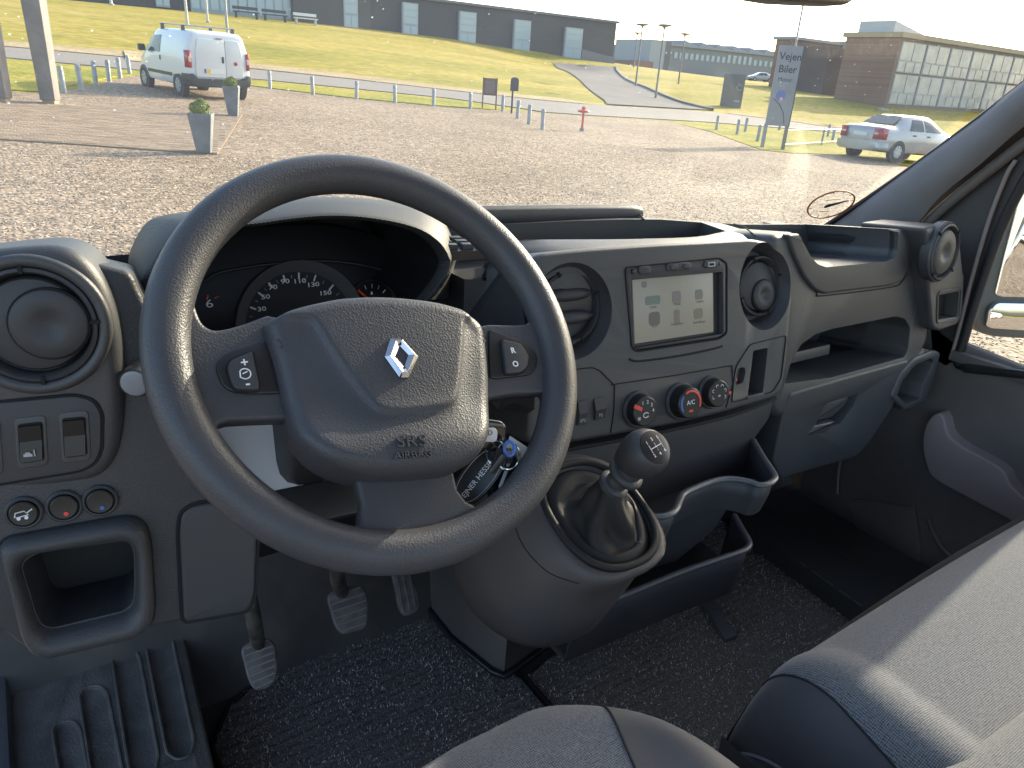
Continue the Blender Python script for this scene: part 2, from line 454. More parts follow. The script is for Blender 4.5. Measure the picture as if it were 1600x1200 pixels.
near = gp((20, 92), (200, 109), (417, 126), (560, 140), (700, 154), (800, 168), (850, 176), (920, 181), (1010, 186), (1100, 191), (1200, 199), (1290, 206), (1340, 211))
far = gp((20, 75), (200, 90), (417, 111), (560, 126), (700, 142), (800, 153), (850, 158), (930, 165), (1060, 172), (1140, 179), (1231, 190), (1330, 203))
road = flat_sheet('road', [(-80, 33.5)] + near + [(60, 21), (110, 12), (112, 18), (62, 27)] + far[::-1] + [(-80, 42)], 0.035, M_ROAD)
def strip(name, pts, w, lift, m):
    """ribbon of verge beside a line, draped on the ground"""
    P = smooth_open(pts, 8); V = []; F = []
    for i, p in enumerate(P):
        a = np.array(P[max(i - 1, 0)]); c = np.array(P[min(i + 1, len(P) - 1)]); t = _unit(c - a); nn = np.array([-t[1], t[0]])
        for s in (0, w * 0.5, w):
            q = np.array(p) + nn * s; V.append((q[0], q[1], float(ground_z(q[0], q[1])) + lift))
    for i in range(len(P) - 1):
        for j in (0, 1):
            F.append((i * 3 + j, i * 3 + j + 1, i * 3 + 4 + j, i * 3 + 3 + j))
    return tag(mesh(name, V, F, m, smooth=180), kind='structure')
strip('road_verge', [(-80, 42.2)] + [(x, y - 0.12) for x, y in far[:8]], 3.6, 0.06, M_VERGE)
strip('road_verge', [(x, y - 0.12) for x, y in far[9:]] + [(62, 27.3), (112, 18.3)], 2.6, 0.06, M_VERGE)

gravel_edge = [(-60, 19.4), (1.2, 19.7), (2.3, 22.7), (3.6, 26.4), (4.2, 28.2), (6.0, 28.4), (7.9, 26.4), (10.2, 24.6), (12.7, 23.9), (15.0, 23.9), (16.2, 24.4)] + gp((850, 177.5), (920, 182.5), (1010, 187.5), (1045, 190.5), (1110, 207), (1190, 236), (1240, 241), (1330, 244), (1420, 262)) + [(60, 12), (90, 4), (110, -40), (-60, -40)]
gravel = flat_sheet('gravel_lot', gravel_edge, 0.02, M_GRAVEL)
verge_l = flat_sheet('verge_lawn', [(4.4, 28.5), (6.1, 28.7), (8.0, 26.7), (10.3, 24.9), (12.8, 24.2), (15.2, 24.2), (16.0, 24.6)] + gp((800, 169.5), (700, 156), (560, 142), (417, 128), (200, 111), (20, 94)) + [(-80, 33), (-80, 19.9), (1.0, 20.1), (2.1, 23), (3.4, 26.8)], 0.03, M_GREEN)
verge_r = flat_sheet('verge_lawn', gp((1046, 191), (1110, 206.5), (1190, 235.5), (1240, 240.5), (1330, 243.5), (1420, 261)) + [(60, 12.5), (60, 20.5)] + gp((1340, 212.5), (1290, 207.5), (1200, 200.5), (1100, 192.5)), 0.03, M_GREEN)
# the side road curving up between the lawns
_l = [at_d(*q) for q in [(948, 166.5, 41), (940, 151, 48), (908, 132, 60), (878, 116, 77), (864, 111, 84)]]
_r = [at_d(*q) for q in [(1110, 172, 50), (1045, 150, 56), (985, 130, 66), (965, 120, 80), (960, 114, 88)]]
_l = smooth_open([p[:2] for p in _l], 8); _r = smooth_open([p[:2] for p in _r], 8)
V = []; F = []
for i in range(len(_l)):
    for j in range(7):
        q = np.array(_l[i]) * (1 - j / 6) + np.array(_r[i]) * (j / 6); V.append((q[0], q[1], float(ground_z(q[0], q[1])) + 0.07))
for i in range(len(_l) - 1):
    for j in range(6): F.append((i * 7 + j, i * 7 + j + 1, i * 7 + 8 + j, i * 7 + 7 + j))
tag(mesh('side_road', V, F, M_ROAD2, smooth=180), kind='structure')
V = []; F = []
for i, p in enumerate(_r):
    z = float(ground_z(*p)) + 0.07; d = _unit(np.array(_r[min(i + 1, len(_r) - 1)]) - np.array(_r[max(i - 1, 0)])); s = np.array([d[1], -d[0]])
    for a, h in ((0, 0), (0, 0.14), (0.25, 0.14), (0.25, -0.1)): V.append((p[0] + s[0] * a, p[1] + s[1] * a, z + h))
for i in range(len(_r) - 1):
    for j in range(3): F.append((i * 4 + j, i * 4 + j + 1, i * 4 + 5 + j, i * 4 + 4 + j))
tag(mesh('kerb', V, F, mat('weathered_kerb', (0.17, 0.155, 0.14), 0.85), smooth=0), kind='structure')

# loose stones over the near gravel: too many and too small to pick apart
def pebbles(n, region, smin, smax, m, name):
    base = np.array([(1, 0, 0), (-1, 0, 0), (0, 1, 0), (0, -1, 0), (0, 0, 1), (0, 0, -1)], float)
    fc = np.array([(0, 2, 4), (2, 1, 4), (1, 3, 4), (3, 0, 4), (2, 0, 5), (1, 2, 5), (3, 1, 5), (0, 3, 5)])
    xy = region(n); n = len(xy)
    s = RNG.uniform(smin, smax, (n, 1, 3)) * np.array([1, 1, 0.42]); v = base[None] * s + RNG.normal(0, 0.18, (n, 6, 3)) * s
    a = RNG.uniform(0, 6.28, n); ca, sa = np.cos(a)[:, None], np.sin(a)[:, None]
    x, y = v[..., 0] * ca - v[..., 1] * sa, v[..., 0] * sa + v[..., 1] * ca
    V = np.stack([x + xy[:, :1], y + xy[:, 1:], v[..., 2] + (lot(xy[:, 0], xy[:, 1]) + 0.022)[:, None]], -1).reshape(-1, 3)
    F = (fc[None] + (np.arange(n) * 6)[:, None, None]).reshape(-1, 3)
    me = bpy.data.meshes.new(name); me.vertices.add(len(V)); me.vertices.foreach_set('co', V.astype(np.float32).ravel())
    me.loops.add(len(F) * 3); me.loops.foreach_set('vertex_index', F.astype(np.int32).ravel())
    me.polygons.add(len(F)); me.polygons.foreach_set('loop_start', np.arange(0, len(F) * 3, 3, dtype=np.int32)); me.update(); me.validate()
    o = link(name, me, m); return tag(o, 'loose pale stones strewn over the gravel lot', 'gravel', kind='stuff')
M_PEB = bpy.data.materials.new('loose_stone'); M_PEB.use_nodes = True
nt, b = nodes_of(M_PEB); b.inputs['Roughness'].default_value = 0.7
gi = nt.nodes.new('ShaderNodeNewGeometry'); rp = nt.nodes.new('ShaderNodeValToRGB')
for _ in range(2): rp.color_ramp.elements.new(0.5)
for e, (p, c) in zip(rp.color_ramp.elements, [(0.0, (0.14, 0.10, 0.07)), (0.4, (0.28, 0.205, 0.145)), (0.75, (0.36, 0.275, 0.20)), (1.0, (0.45, 0.37, 0.285))]): e.position = p; e.color = (*c, 1)
nt.links.new(gi.outputs['Random Per Island'], rp.inputs[0]); nt.links.new(rp.outputs[0], b.inputs['Base Color'])
def _fan(n):
    az = RNG.uniform(math.radians(-4), math.radians(74), n); r = 3.2 + 17 * RNG.uniform(0, 1, n) ** 1.35
    xy = np.stack([np.sin(az) * r, np.cos(az) * r], 1)
    ok = ~((xy[:, 1] > 11.6) & (xy[:, 0] < 4.6) & (xy[:, 1] < 18.3)) & ~((xy[:, 1] > 19.3) & (xy[:, 0] < 4))
    return xy[ok]
pebbles(38000, _fan, 0.007, 0.02, M_PEB, 'loose_stones')

# ------------------------------------------------------------------ paved terrace with its own bricks
ter = gp((-300, 205), (-40, 219), (120, 229), (240, 238), (340, 244), (378, 183), (300, 176), (250, 171), (0, 166), (-300, 150))
terrace = flat_sheet('terrace', ter, 0.04, mat('terrace_joint_sand', (0.20, 0.145, 0.10), 0.95))
M_PAVER = bpy.data.materials.new('paver'); M_PAVER.use_nodes = True
nt, b = nodes_of(M_PAVER); b.inputs['Roughness'].default_value = 0.9
gi = nt.nodes.new('ShaderNodeNewGeometry'); rp = nt.nodes.new('ShaderNodeValToRGB')
rp.color_ramp.elements[0].color = (0.17, 0.12, 0.08, 1); rp.color_ramp.elements[1].color = (0.27, 0.195, 0.13, 1)
nt.links.new(gi.outputs['Random Per Island'], rp.inputs[0]); nt.links.new(rp.outputs[0], b.inputs['Base Color'])
def inside(p, poly):
    c = False; j = len(poly) - 1
    for i in range(len(poly)):
        if (poly[i][1] > p[1]) != (poly[j][1] > p[1]) and p[0] < (poly[j][0] - poly[i][0]) * (p[1] - poly[i][1]) / (poly[j][1] - poly[i][1]) + poly[i][0]: c = not c
        j = i
    return c
V = []; F = []
_t = _unit(np.array([ter[4][0] - ter[3][0], ter[4][1] - ter[3][1], 0]))[:2]; _s = np.array([-_t[1], _t[0]])
for i in range(-32, 18):
    for j in range(-14, 90):
        c = np.array(ter[4]) + _t * (i * 0.21 + (0.105 if j % 2 else 0)) + _s * (j * 0.107)
        if not all(inside(c + _t * a * .1 + _s * d * .05, ter) for a in (-1, 1) for d in (-1, 1)): continue
        h = 0.045 + random.uniform(-0.0015, 0.0015); k = len(V)
        for z in (-0.02, 0):
            for a, d in ((-1, -1), (1, -1), (1, 1), (-1, 1)):
                g_ = 0.0 if z < 0 else 0.004
                q = c + _t * a * (0.101 - g_) + _s * d * (0.0495 - g_); V.append((q[0], q[1], lot(*q) + h + z))
        F += [(k + 4, k + 5, k + 6, k + 7)] + [(k + e, k + (e + 1) % 4, k + 4 + (e + 1) % 4, k + 4 + e) for e in range(4)]
pav = mesh('paving_bricks', V, F, M_PAVER, terrace, smooth=0); pav['kind'] = 'stuff'

# ------------------------------------------------------------------ bollards
def make_bollard():
    t = thing('bollard', 'x', 'bollard')
    f = WORLD
    r = 0.058
    lathe('post', f, [(r, -0.1), (r, 0.535), (r * 0.9, 0.552), (r * 0.5, 0.562), (0.002, 0.566)], M_GREYMETAL, t, 14, cap0=True, cap1=True)
    lathe('collar', f, [(r + 0.004, 0.44), (r + 0.004, 0.475)], mat('bollard_band', (0.28, 0.29, 0.30), 0.5), t, 14)
    return t
_bp = [((101, 147), 'grey steel bollard nearest the second porch post, on the lawn edge'), ((128, 142), 'second grey bollard from the porch post along the lawn edge'),
       ((150, 133), 'third grey bollard from the porch post along the lawn edge'), ((171, 129), 'fourth grey bollard from the porch post along the lawn edge'),
       ((188, 123), 'fifth grey bollard, two short of the white van'), ((203, 117), 'grey bollard right beside the nose of the white van'),
       ((422, 140), 'first grey bollard to the right of the white van'), ((489, 149), 'second grey bollard to the right of the white van'),
       ((557, 156), 'third grey bollard to the right of the white van'), ((617, 162), 'fourth grey bollard to the right of the white van'),
       ((677, 167), 'fifth grey bollard right of the white van'), ((735, 171), 'grey bollard just left of the brown notice board'),
       ((785, 175), 'grey bollard between the brown notice board and the navy post sign'), ((808, 186), 'grey bollard just in front of the navy post sign'),
       ((826, 195), 'second to last grey bollard before the red hydrant marker'), ((847, 204), 'nearest grey bollard on the row left of the red hydrant marker'),
       ((1119, 204), 'grey bollard in front of the dark slab sign by the entrance'), ((1151, 211), 'grey bollard on the right verge, third left of the dealer sign'),
       ((1164, 207), 'farther grey bollard on the right verge near the road'), ((1183, 222), 'grey bollard right beside the dealer sign post'),
       ((1300, 223), 'grey bollard left of the silver car'), ((1293, 214), 'grey bollard on the verge by the road behind the silver car')]
_b0 = make_bollard()
for i, (q, lab) in enumerate(_bp):
    p = at_g(*q)
    o = _b0 if i == 0 else copy_tree(_b0, p, 0)
    o.location = (p[0], p[1], p[2] + 0.02); o.rotation_euler = (random.uniform(-.03, .03), random.uniform(-.03, .03), random.uniform(0, 6))
    tag(o, lab, 'bollard', 'grey bollards round the gravel lot')
for lab, q0, q1, sag in (('low grey rail on the verge between the dealer sign and the silver car', (1222, 232), (1330, 224), 0.0),):
    a, c = at_g(*q0), at_g(*q1)
    t = thing('low_rail', lab, 'rail', a)
    for s_, h in ((0.0, 0.45), (0.5, 0.45), (1.0, 0.45)):
        p = a + (c - a) * s_; lathe('post', frame_axes((p[0], p[1], p[2]), (1, 0, 0), (0, 1, 0)), [(0.035, -0.1), (0.035, 0.62), (0.02, 0.63)], M_GREYMETAL, t, 10, cap1=True)
    for h in (0.12, 0.58):
        tube('rail', [a + np.array([0, 0, h]), (a + c) / 2 + np.array([0, 0, h]), c + np.array([0, 0, h])], 0.022, M_GREYMETAL, t, 8)

# ------------------------------------------------------------------ porch posts and planters
for i, (q, lab) in enumerate((((80, 163), 'square grey porch post standing on the terrace, the right one'), ((4, 160), 'square grey porch post at the left edge of the picture'))):
    p = at_g(*q); t = thing('porch_post', lab, 'post', p, 'porch posts on the terrace')
    f = frame_axes(p, (math.cos(-.44), math.sin(-.44), 0), (-math.sin(-.44), math.cos(-.44), 0))
    w0, w1 = 0.135, 0.20
    loft('shaft', [[f.pt(a * w, d * w, z) for a, d in rounded([(-1, -1), (1, -1), (1, 1), (-1, 1)], 0.08, 2)] for z, w in ((0.08, w0), (1.5, 0.16), (4.2, w1))], M_POSTDARK, t)
    box('foot', f, -0.11, 0.11, -0.11, 0.11, 0.0, 0.1, mat('post_foot', (0.35, 0.27, 0.17), 0.7), t, bevel=0.01)
M_BOX = mat('box_ball_leaves', (0.26, 0.30, 0.05), 0.6, vary=(14, (0.13, 0.17, 0.03), 0.4, 0.65))
def leaf_ball(name, c, r, n, m, parent, squash=1.0):
    d = RNG.normal(0, 1, (n, 3)); d /= np.linalg.norm(d, axis=1)[:, None]
    lump = 1 + 0.10 * np.sin(d[:, 0] * 5 + 1) + 0.09 * np.sin(d[:, 1] * 6 + d[:, 2] * 4)
    rad = r * RNG.uniform(0.72, 1.0, n) ** 0.5 * lump; p = d * rad[:, None] * np.array([1, 1, squash]) + np.array(c)
    u = RNG.normal(0, 1, (n, 3)); u /= np.linalg.norm(u, axis=1)[:, None]; w = np.cross(u, d + RNG.normal(0, .5, (n, 3))); w /= np.linalg.norm(w, axis=1)[:, None]
    s = RNG.uniform(0.012, 0.024, n)[:, None] * (r / 0.17)
    V = np.stack([p - u * s, p + w * s * 0.6, p + u * s, p - w * s * 0.6], 1).reshape(-1, 3)
    return mesh(name, V, [(4 * i, 4 * i + 1, 4 * i + 2, 4 * i + 3) for i in range(n)], m, parent, smooth=0)
for q, h, lab in (((320, 242), 0.54, 'tall tapered grey planter with a clipped green ball, the nearer one on the terrace corner'), ((365, 184), 0.58, 'tapered grey planter with a green ball, the farther one beside the white van')):
    p = at_g(*q); t = thing('planter', lab, 'planter', p, 'grey planters on the terrace')
    f = frame_axes(p + np.array([0, 0, 0.04]), (math.cos(-.38), math.sin(-.38), 0), (-math.sin(-.38), math.cos(-.38), 0))
    R = [(-1, -1), (1, -1), (1, 1), (-1, 1)]
    loft('pot', [[f.pt(a * w, d * w, z) for a, d in R] for z, w in ((0, 0.092), (h - 0.02, 0.158), (h, 0.158), (h, 0.14), (h - 0.10, 0.13))], M_PLANTER, t, smooth=20)
    box('soil', f, -0.128, 0.128, -0.128, 0.128, h - 0.13, h - 0.08, mat('potting_soil', (0.05, 0.035, 0.025), 0.95), t)
    leaf_ball('foliage', f.pt(0, 0, h + 0.055), 0.135, 2600, M_BOX, t, 0.95)

# ------------------------------------------------------------------ cars
def car_ring(s, wl, wb, wr, zb, zm, zr):
    h = [(0, zb), (wl * 0.8, zb), (wl * 0.97, zb + 0.05), (wl, zb + 0.14), (wl * 1.012, (zb + zm) / 2), (wb, zm), (wb + (wr - wb) * 0.5, zm + (zr - zm) * 0.52), (wr, zr - (zr - zm) * 0.13), (wr * 0.93, zr - (zr - zm) * 0.05), (wr * 0.72, zr - (zr - zm) * 0.012), (0, zr)]
    return [(s, y, z) for y, z in h] + [(s, -y, z) for y, z in h[-2:0:-1]]
def fine(sec, sub):
    return smooth_open(sec, sub)
def wheel(t, x, y, r, side, rim):
    f = frame_axes((x, y, r), (1, 0, 0), (0, 0, 1)); f.n = np.array([0, -side * 1.0, 0]) * -1.0
    w = lathe('wheel', f, [(r * 0.62, 0.0), (r * 0.93, 0.0), (r, -0.03), (r, -0.16), (r * 0.9, -0.19)], M_TYRE, t, 28)
    lathe('wheel_cover', f, [(r * 0.66, -0.012), (r * 0.60, 0.004), (r * 0.3, 0.010), (0.01, 0.004)], rim, w, 28, cap1=True)
    for k in range(7):
        a = k * 2 * math.pi / 7
        box('slot', f.moved(r * 0.44 * math.cos(a), r * 0.44 * math.sin(a), 0, math.degrees(a)), -r * 0.11, r * 0.11, -r * 0.055, r * 0.055, 0.004, 0.0085, M_BLACKP, w, r=0.012)
    return w
def side_panel(name, t, pts, side, fw, m, out=0.004, thick=0.01, parent=None):
    """pane lying on the flank: pts = (s, z), fw gives the flank's half width there"""
    a = [(s, side * (fw(s, z) + out), z) for s, z in pts]; c = [(s, side * (fw(s, z) + out - thick), z) for s, z in pts]; k = len(pts)
    return mesh(name, a + c, [tuple(range(k)), tuple(range(k, 2 * k))[::-1]] + [(i, (i + 1) % k, k + (i + 1) % k, k + i) for i in range(k)], m, parent or t, smooth=30)
def side_quad(name, t, q, side, fw, m, out=0.010):
    """curved pane hugging the flank between four corners (s, z)"""
    nu, nv = 14, 8; V = []; F = []
    for lay in (0.0, 0.012):
        for j in range(nv):
            for i in range(nu):
                u, v = i / (nu - 1), j / (nv - 1)
                s = (q[0][0] * (1 - u) + q[1][0] * u) * (1 - v) + (q[3][0] * (1 - u) + q[2][0] * u) * v; z = (q[0][1] * (1 - u) + q[1][1] * u) * (1 - v) + (q[3][1] * (1 - u) + q[2][1] * u) * v
                V.append((s, side * (fw(s, z) + out - lay), z))
    k = nu * nv
    for j in range(nv - 1):
        for i in range(nu - 1):
            a = j * nu + i; F += [(a, a + 1, a + nu + 1, a + nu), (k + a, k + a + nu, k + a + nu + 1, k + a + 1)]
    return mesh(name, V, F, m, t, smooth=60)
def make_van(label, group):
    t = thing('parked_van', label, 'van', group=group)
    S = [(0.0, .76, .76, .60, .40, 1.0, 1.56), (0.05, .81, .81, .66, .33, 1.02, 1.645), (0.3, .835, .84, .70, .30, 1.02, 1.69), (0.9, .84, .845, .72, .28, 1.02, 1.70), (1.7, .84, .845, .715, .28, 1.02, 1.69),
         (2.3, .84, .84, .69, .28, 1.02, 1.66), (2.65, .835, .83, .65, .28, 1.02, 1.55), (3.0, .825, .81, .66, .28, 0.98, 1.30), (3.25, .81, .78, .67, .28, 0.92, 1.08), (3.6, .76, .72, .62, .30, .82, .95), (3.8, .66, .62, .52, .33, .70, .82), (3.86, .55, .52, .45, .38, .62, .72)]
    S = fine(S, 3)
    A = np.array(S)
    def fw(s, z):
        wl, wb, wr, zb, zm, zr = [np.interp(s, A[:, 0], A[:, i]) for i in range(1, 7)]
        h = car_ring(0, wl, wb, wr, zb, zm, zr)[:11]; return float(np.interp(z, [q[2] for q in h], [q[1] for q in h]))
    loft('body', [car_ring(*r) for r in S], M_WHITE, t, smooth=40)
    fr = frame_axes((0.0, 0, 0), (0, -1, 0), (0, 0, 1))            # rear face, seen from behind; u to the right
    for sd in (-1, 1):
        wheelx = ((0.66, .30), (3.16, .30))
        for x, r in wheelx:
            f = frame_axes((x, sd * 0.80, r), (1, 0, 0), (0, 0, 1)); f.n = np.array([0, sd, 0.])
            lathe('wheel_arch', f, [(r * 1.17, -0.10), (r * 1.17, 0.046), (0.02, 0.046)], M_BLACKP, t, 28)
            wheel(t, x, sd * 0.852, r, sd, M_RIM)
        side_quad('side_window', t, [(1.78, 1.06), (2.90, 1.05), (2.50, 1.46), (1.80, 1.50)], sd, fw, M_CARGLASS)
        side_panel('trim_strip', t, rounded([(1.0, 0.50), (2.78, 0.50), (2.78, 0.585), (1.0, 0.585)], 0.03, 2), sd, fw, M_BLACKP, 0.014, 0.03)
        side_panel('door_handle', t, rounded([(1.74, 0.86), (1.80, 0.86), (1.80, 0.98), (1.74, 0.98)], 0.02, 2), sd, fw, M_BLACKP, 0.012, 0.02)
        for s0 in (1.68, 2.98):
            side_panel('door_seam', t, [(s0, 0.42), (s0 + 0.012, 0.42), (s0 + 0.012, 1.0), (s0, 1.0)], sd, fw, M_BLACKP, 0.002, 0.006)
        f = frame_axes((2.86, sd * 0.93, 1.10), (0, sd, 0), (0, 0, 1))
        prism('wing_mirror', f, rounded([(-0.09, -0.06), (0.09, -0.07), (0.09, 0.11), (-0.07, 0.11)], 0.04, 3), -0.06, 0.06, M_BLACKP, t, 0.02)
        # tail lamp column wrapping the corner
        tl = mesh('tail_lamp', [(-0.012 + dx, sd * yy, z) for z in (0.78, 1.00, 1.20) for dx, yy in ((-0.012, 0.715), (-0.002, 0.80), (0.10, 0.852))], [(i * 3 + j, i * 3 + j + 1, i * 3 + 4 + j, i * 3 + 3 + j) for i in range(2) for j in range(2)], M_TAIL, t)
        md = tl.modifiers.new('solid', 'SOLIDIFY'); md.thickness = 0.02
        f2 = Frame((0, 0, 0)); f2.o = np.array([-0.024, sd * 0.757, 0.99]); f2.u = np.array([0, -1., 0]); f2.v = np.array([0, 0, 1.]); f2.n = np.array([-1., 0, 0])
        prism('lens', f2, rounded([(-0.03, -0.07), (0.03, -0.07), (0.03, 0.07), (-0.03, 0.07)], 0.028, 3), -0.004, 0.012, M_LENSW, tl, 0.002)
    lower = [car_ring(s, wl + .012, wb + .012, wr, zb - 0.01, 0.62, 0.64) for s, wl, wb, wr, zb in ((-0.07, .70, .70, .60, .36), (-0.05, .78, .78, .7, .34), (0.06, .84, .84, .8, .32), (0.34, .852, .852, .8, .31))]
    loft('rear_bumper', [[(x, y, 0.30 + (z - 0.30) * 0.66 if abs(y) < 0.7 else z) for x, y, z in r] for r in lower], M_BLACKP, t, smooth=40)
    f2 = Frame((0, 0, 0)); f2.o = np.array([-0.012, 0, 0.0]); f2.u = np.array([0, -1., 0]); f2.v = np.array([0, 0, 1.]); f2.n = np.array([-1., 0, 0])
    for nm, a0, a1 in (('rear_door', -0.62, 0.155), ('rear_door', 0.167, 0.62)):
        prism(nm, f2, rounded([(a0, 0.56), (a1, 0.56), (a1 * (0.97 if a1 > 0.5 else 1), 1.18), (a1 * (0.86 if a1 > .5 else 1), 1.50), (a0 * (0.86 if a0 < -.5 else 1), 1.50), (a0 * (0.97 if a0 < -.5 else 1), 1.18)], 0.06, 4), -0.06, 0.022, M_WHITE, t, 0.012)
    box('handle', f2, 0.06, 0.12, 0.93, 1.09, 0.02, 0.035, M_BLACKP, t, r=0.028, bevel=0.005)
    pl = box('number_plate', f2, -0.42, 0.10, 0.66, 0.775, 0.018, 0.03, M_PLATE, t, r=0.01)
    box('yellow_field', f2, -0.36, -0.25, 0.665, 0.77, 0.03, 0.032, M_YELLOW, pl); box('blue_band', f2, -0.415, -0.365, 0.665, 0.77, 0.03, 0.032, M_BLUE, pl)
    box('brake_light', f2, -0.06, 0.10, 1.515, 1.535, 0.0, 0.03, M_TAIL, t, r=0.008)
    lathe('badge', f2, [(0.05, 0.022), (0.05, 0.03), (0.03, 0.033), (0.005, 0.033)], mat('red_chrome_badge', (0.4, 0.05, 0.07), 0.2, metal=0.4), t, 20, a=0.42, b=0.93, cap1=True)
    for x in (0.55, 1.95):
        z = 1.69
        bar = tube('roof_bar', [(x, y, z + 0.095) for y in (-0.70, -0.35, 0, 0.35, 0.70)], 0.022, M_RIM, t, 8)
        for y in (-0.64, 0.64): loft('bar_foot', [[(x + a * w, y + d * 0.03, zz) for a, d in ((-1, -1), (1, -1), (1, 1), (-1, 1))] for zz, w in ((z - 0.07, 0.07), (z + 0.10, 0.035))], M_BLACKP, bar)
    return t
VAN_ROT = math.atan2(2.6, -0.42)
van = make_van('white panel van with dark bumper and roof bars parked by the lawn', 'white vans')
_p = at_g(278, 151); _d = np.array([math.cos(VAN_ROT), math.sin(VAN_ROT)]); _rt = np.array([_d[1], -_d[0]])
_q = _p[:2] - _d * 0.66 + _rt * 0.85
van.location = (_q[0], _q[1], lot(_q[0] , _q[1]) + 0.03); van.rotation_euler = (0, -0.03, VAN_ROT); van.scale = (0.97, 0.97, 0.93)

def make_sedan():
    t = thing('parked_car', 'silver sedan with red tail lamps parked at the lot edge by the pillar', 'car')
    S = [(0.0, .70, .70, .60, .42, .70, .86), (0.06, .78, .78, .66, .30, .74, .98), (0.2, .82, .82, .70, .26, .80, 1.02), (0.55, .84, .84, .68, .25, .84, 1.045), (0.78, .845, .84, .64, .25, .88, 1.09), (1.1, .85, .84, .58, .24, .90, 1.30),
         (1.4, .85, .84, .57, .24, .92, 1.40), (1.9, .85, .84, .58, .24, .92, 1.425), (2.4, .85, .84, .57, .24, .92, 1.40), (2.75, .85, .84, .58, .24, .91, 1.26), (3.2, .84, .83, .64, .25, .88, 1.02), (3.7, .80, .78, .66, .28, .78, .90), (4.05, .72, .68, .58, .32, .66, .76), (4.2, .55, .5, .45, .38, .56, .64)]
    S = fine(S, 3); A = np.array(S)
    def fw(s, z):
        wl, wb, wr, zb, zm, zr = [np.interp(s, A[:, 0], A[:, i]) for i in range(1, 7)]
        h = car_ring(0, wl, wb, wr, zb, zm, zr)[:11]; return float(np.interp(z, [q[2] for q in h], [q[1] for q in h]))
    loft('body', [car_ring(*r) for r in S], M_SILVER, t, smooth=40)
    f2 = Frame((0, 0, 0)); f2.o = np.array([0.0, 0, 0.0]); f2.u = np.array([0, -1., 0]); f2.v = np.array([0, 0, 1.]); f2.n = np.array([-1., 0, 0])
    for sd in (-1, 1):
        for x in (0.86, 3.40):
            f = frame_axes((x, sd * 0.81, .30), (1, 0, 0), (0, 0, 1)); f.n = np.array([0, sd, 0.])
            lathe('wheel_arch', f, [(.345, -0.10), (.345, 0.05), (0.02, 0.05)], M_BLACKP, t, 28)
            wheel(t, x, sd * 0.865, .30, sd, mat('pale_wheel_cover', (0.5, 0.52, 0.55), 0.4, metal=0.3))
        side_quad('side_window', t, [(1.24, 0.955), (1.95, 0.955), (1.95, 1.30), (1.46, 1.29)], sd, fw, M_CARGLASS)
        side_quad('side_window', t, [(2.03, 0.955), (2.96, 0.95), (2.58, 1.22), (2.03, 1.30)], sd, fw, M_CARGLASS)
        for s0 in (1.30, 2.0, 2.95):
            side_panel('door_seam', t, [(s0, 0.36), (s0 + 0.012, 0.36), (s0 + 0.012, 0.9), (s0, 0.9)], sd, fw, M_BLACKP, 0.002, 0.006)
        for s0 in (1.42, 2.12):
            side_panel('door_handle', t, rounded([(s0, 0.80), (s0 + 0.16, 0.80), (s0 + 0.16, 0.84), (s0, 0.84)], 0.015, 2), sd, fw, M_BLACKP, 0.012, 0.02)
        tl = mesh('tail_lamp', [(dx, sd * yy, z) for z in (0.63, 0.78, 0.95) for dx, yy in ((-0.035 if z < .9 else -0.01, 0.52), (0.0, 0.75), (0.20, 0.842))], [(i * 3 + j, i * 3 + j + 1, i * 3 + 4 + j, i * 3 + 3 + j) for i in range(2) for j in range(2)], M_TAIL, t)
        md = tl.modifiers.new('solid', 'SOLIDIFY'); md.thickness = 0.04; md.offset = 0
        f3 = Frame((0, 0, 0)); f3.o = np.array([-0.048, sd * 0.62, 0.80]); f3.u, f3.v, f3.n = f2.u, f2.v, f2.n
        box('lens', f3, -0.075, 0.075, -0.03, 0.03, -0.01, 0.012, M_LENSW, tl)
    V = [(0.70, y, 1.075) for y in (-.56, .56)] + [(1.16, y, 1.335) for y in (.49, -.49)]
    # rear window lies on the slope between boot lid and roof
    V = [(x - 0.012, y, z + 0.018) for x, y, z in V]
    o = mesh('rear_window', V, [(0, 1, 2, 3)], M_CARGLASS, t, 0); md = o.modifiers.new('solid', 'SOLIDIFY'); md.thickness = 0.02; md.offset = -1
    loft('rear_bumper', [car_ring(s, w, w, w * .96, .27, .50, .57) for s, w in ((-0.09, .70), (-0.07, .78), (0.0, .84), (0.35, .858))], M_SILVER, t, smooth=40)
    pl = box('number_plate', f2, -0.26, 0.26, 0.70, 0.81, 0.0, 0.018, M_PLATE, t, r=0.01)
    tube('antenna', [(1.45, 0, 1.41), (1.25, 0, 1.56), (1.1, 0, 1.66)], 0.006, M_BLACKP, t, 6)
    return t
car = make_sedan()
_h = math.radians(90 - 97)                                  # heading
_p = at_g(1397, 256); _d = np.array([math.cos(_h), math.sin(_h)]); _rt = np.array([_d[1], -_d[0]])
_q = _p[:2] - _d * 0.86 - _rt * 0.85
car.location = (_q[0], _q[1], lot(*_q) + 0.03); car.rotation_euler = (0, 0.03, _h)

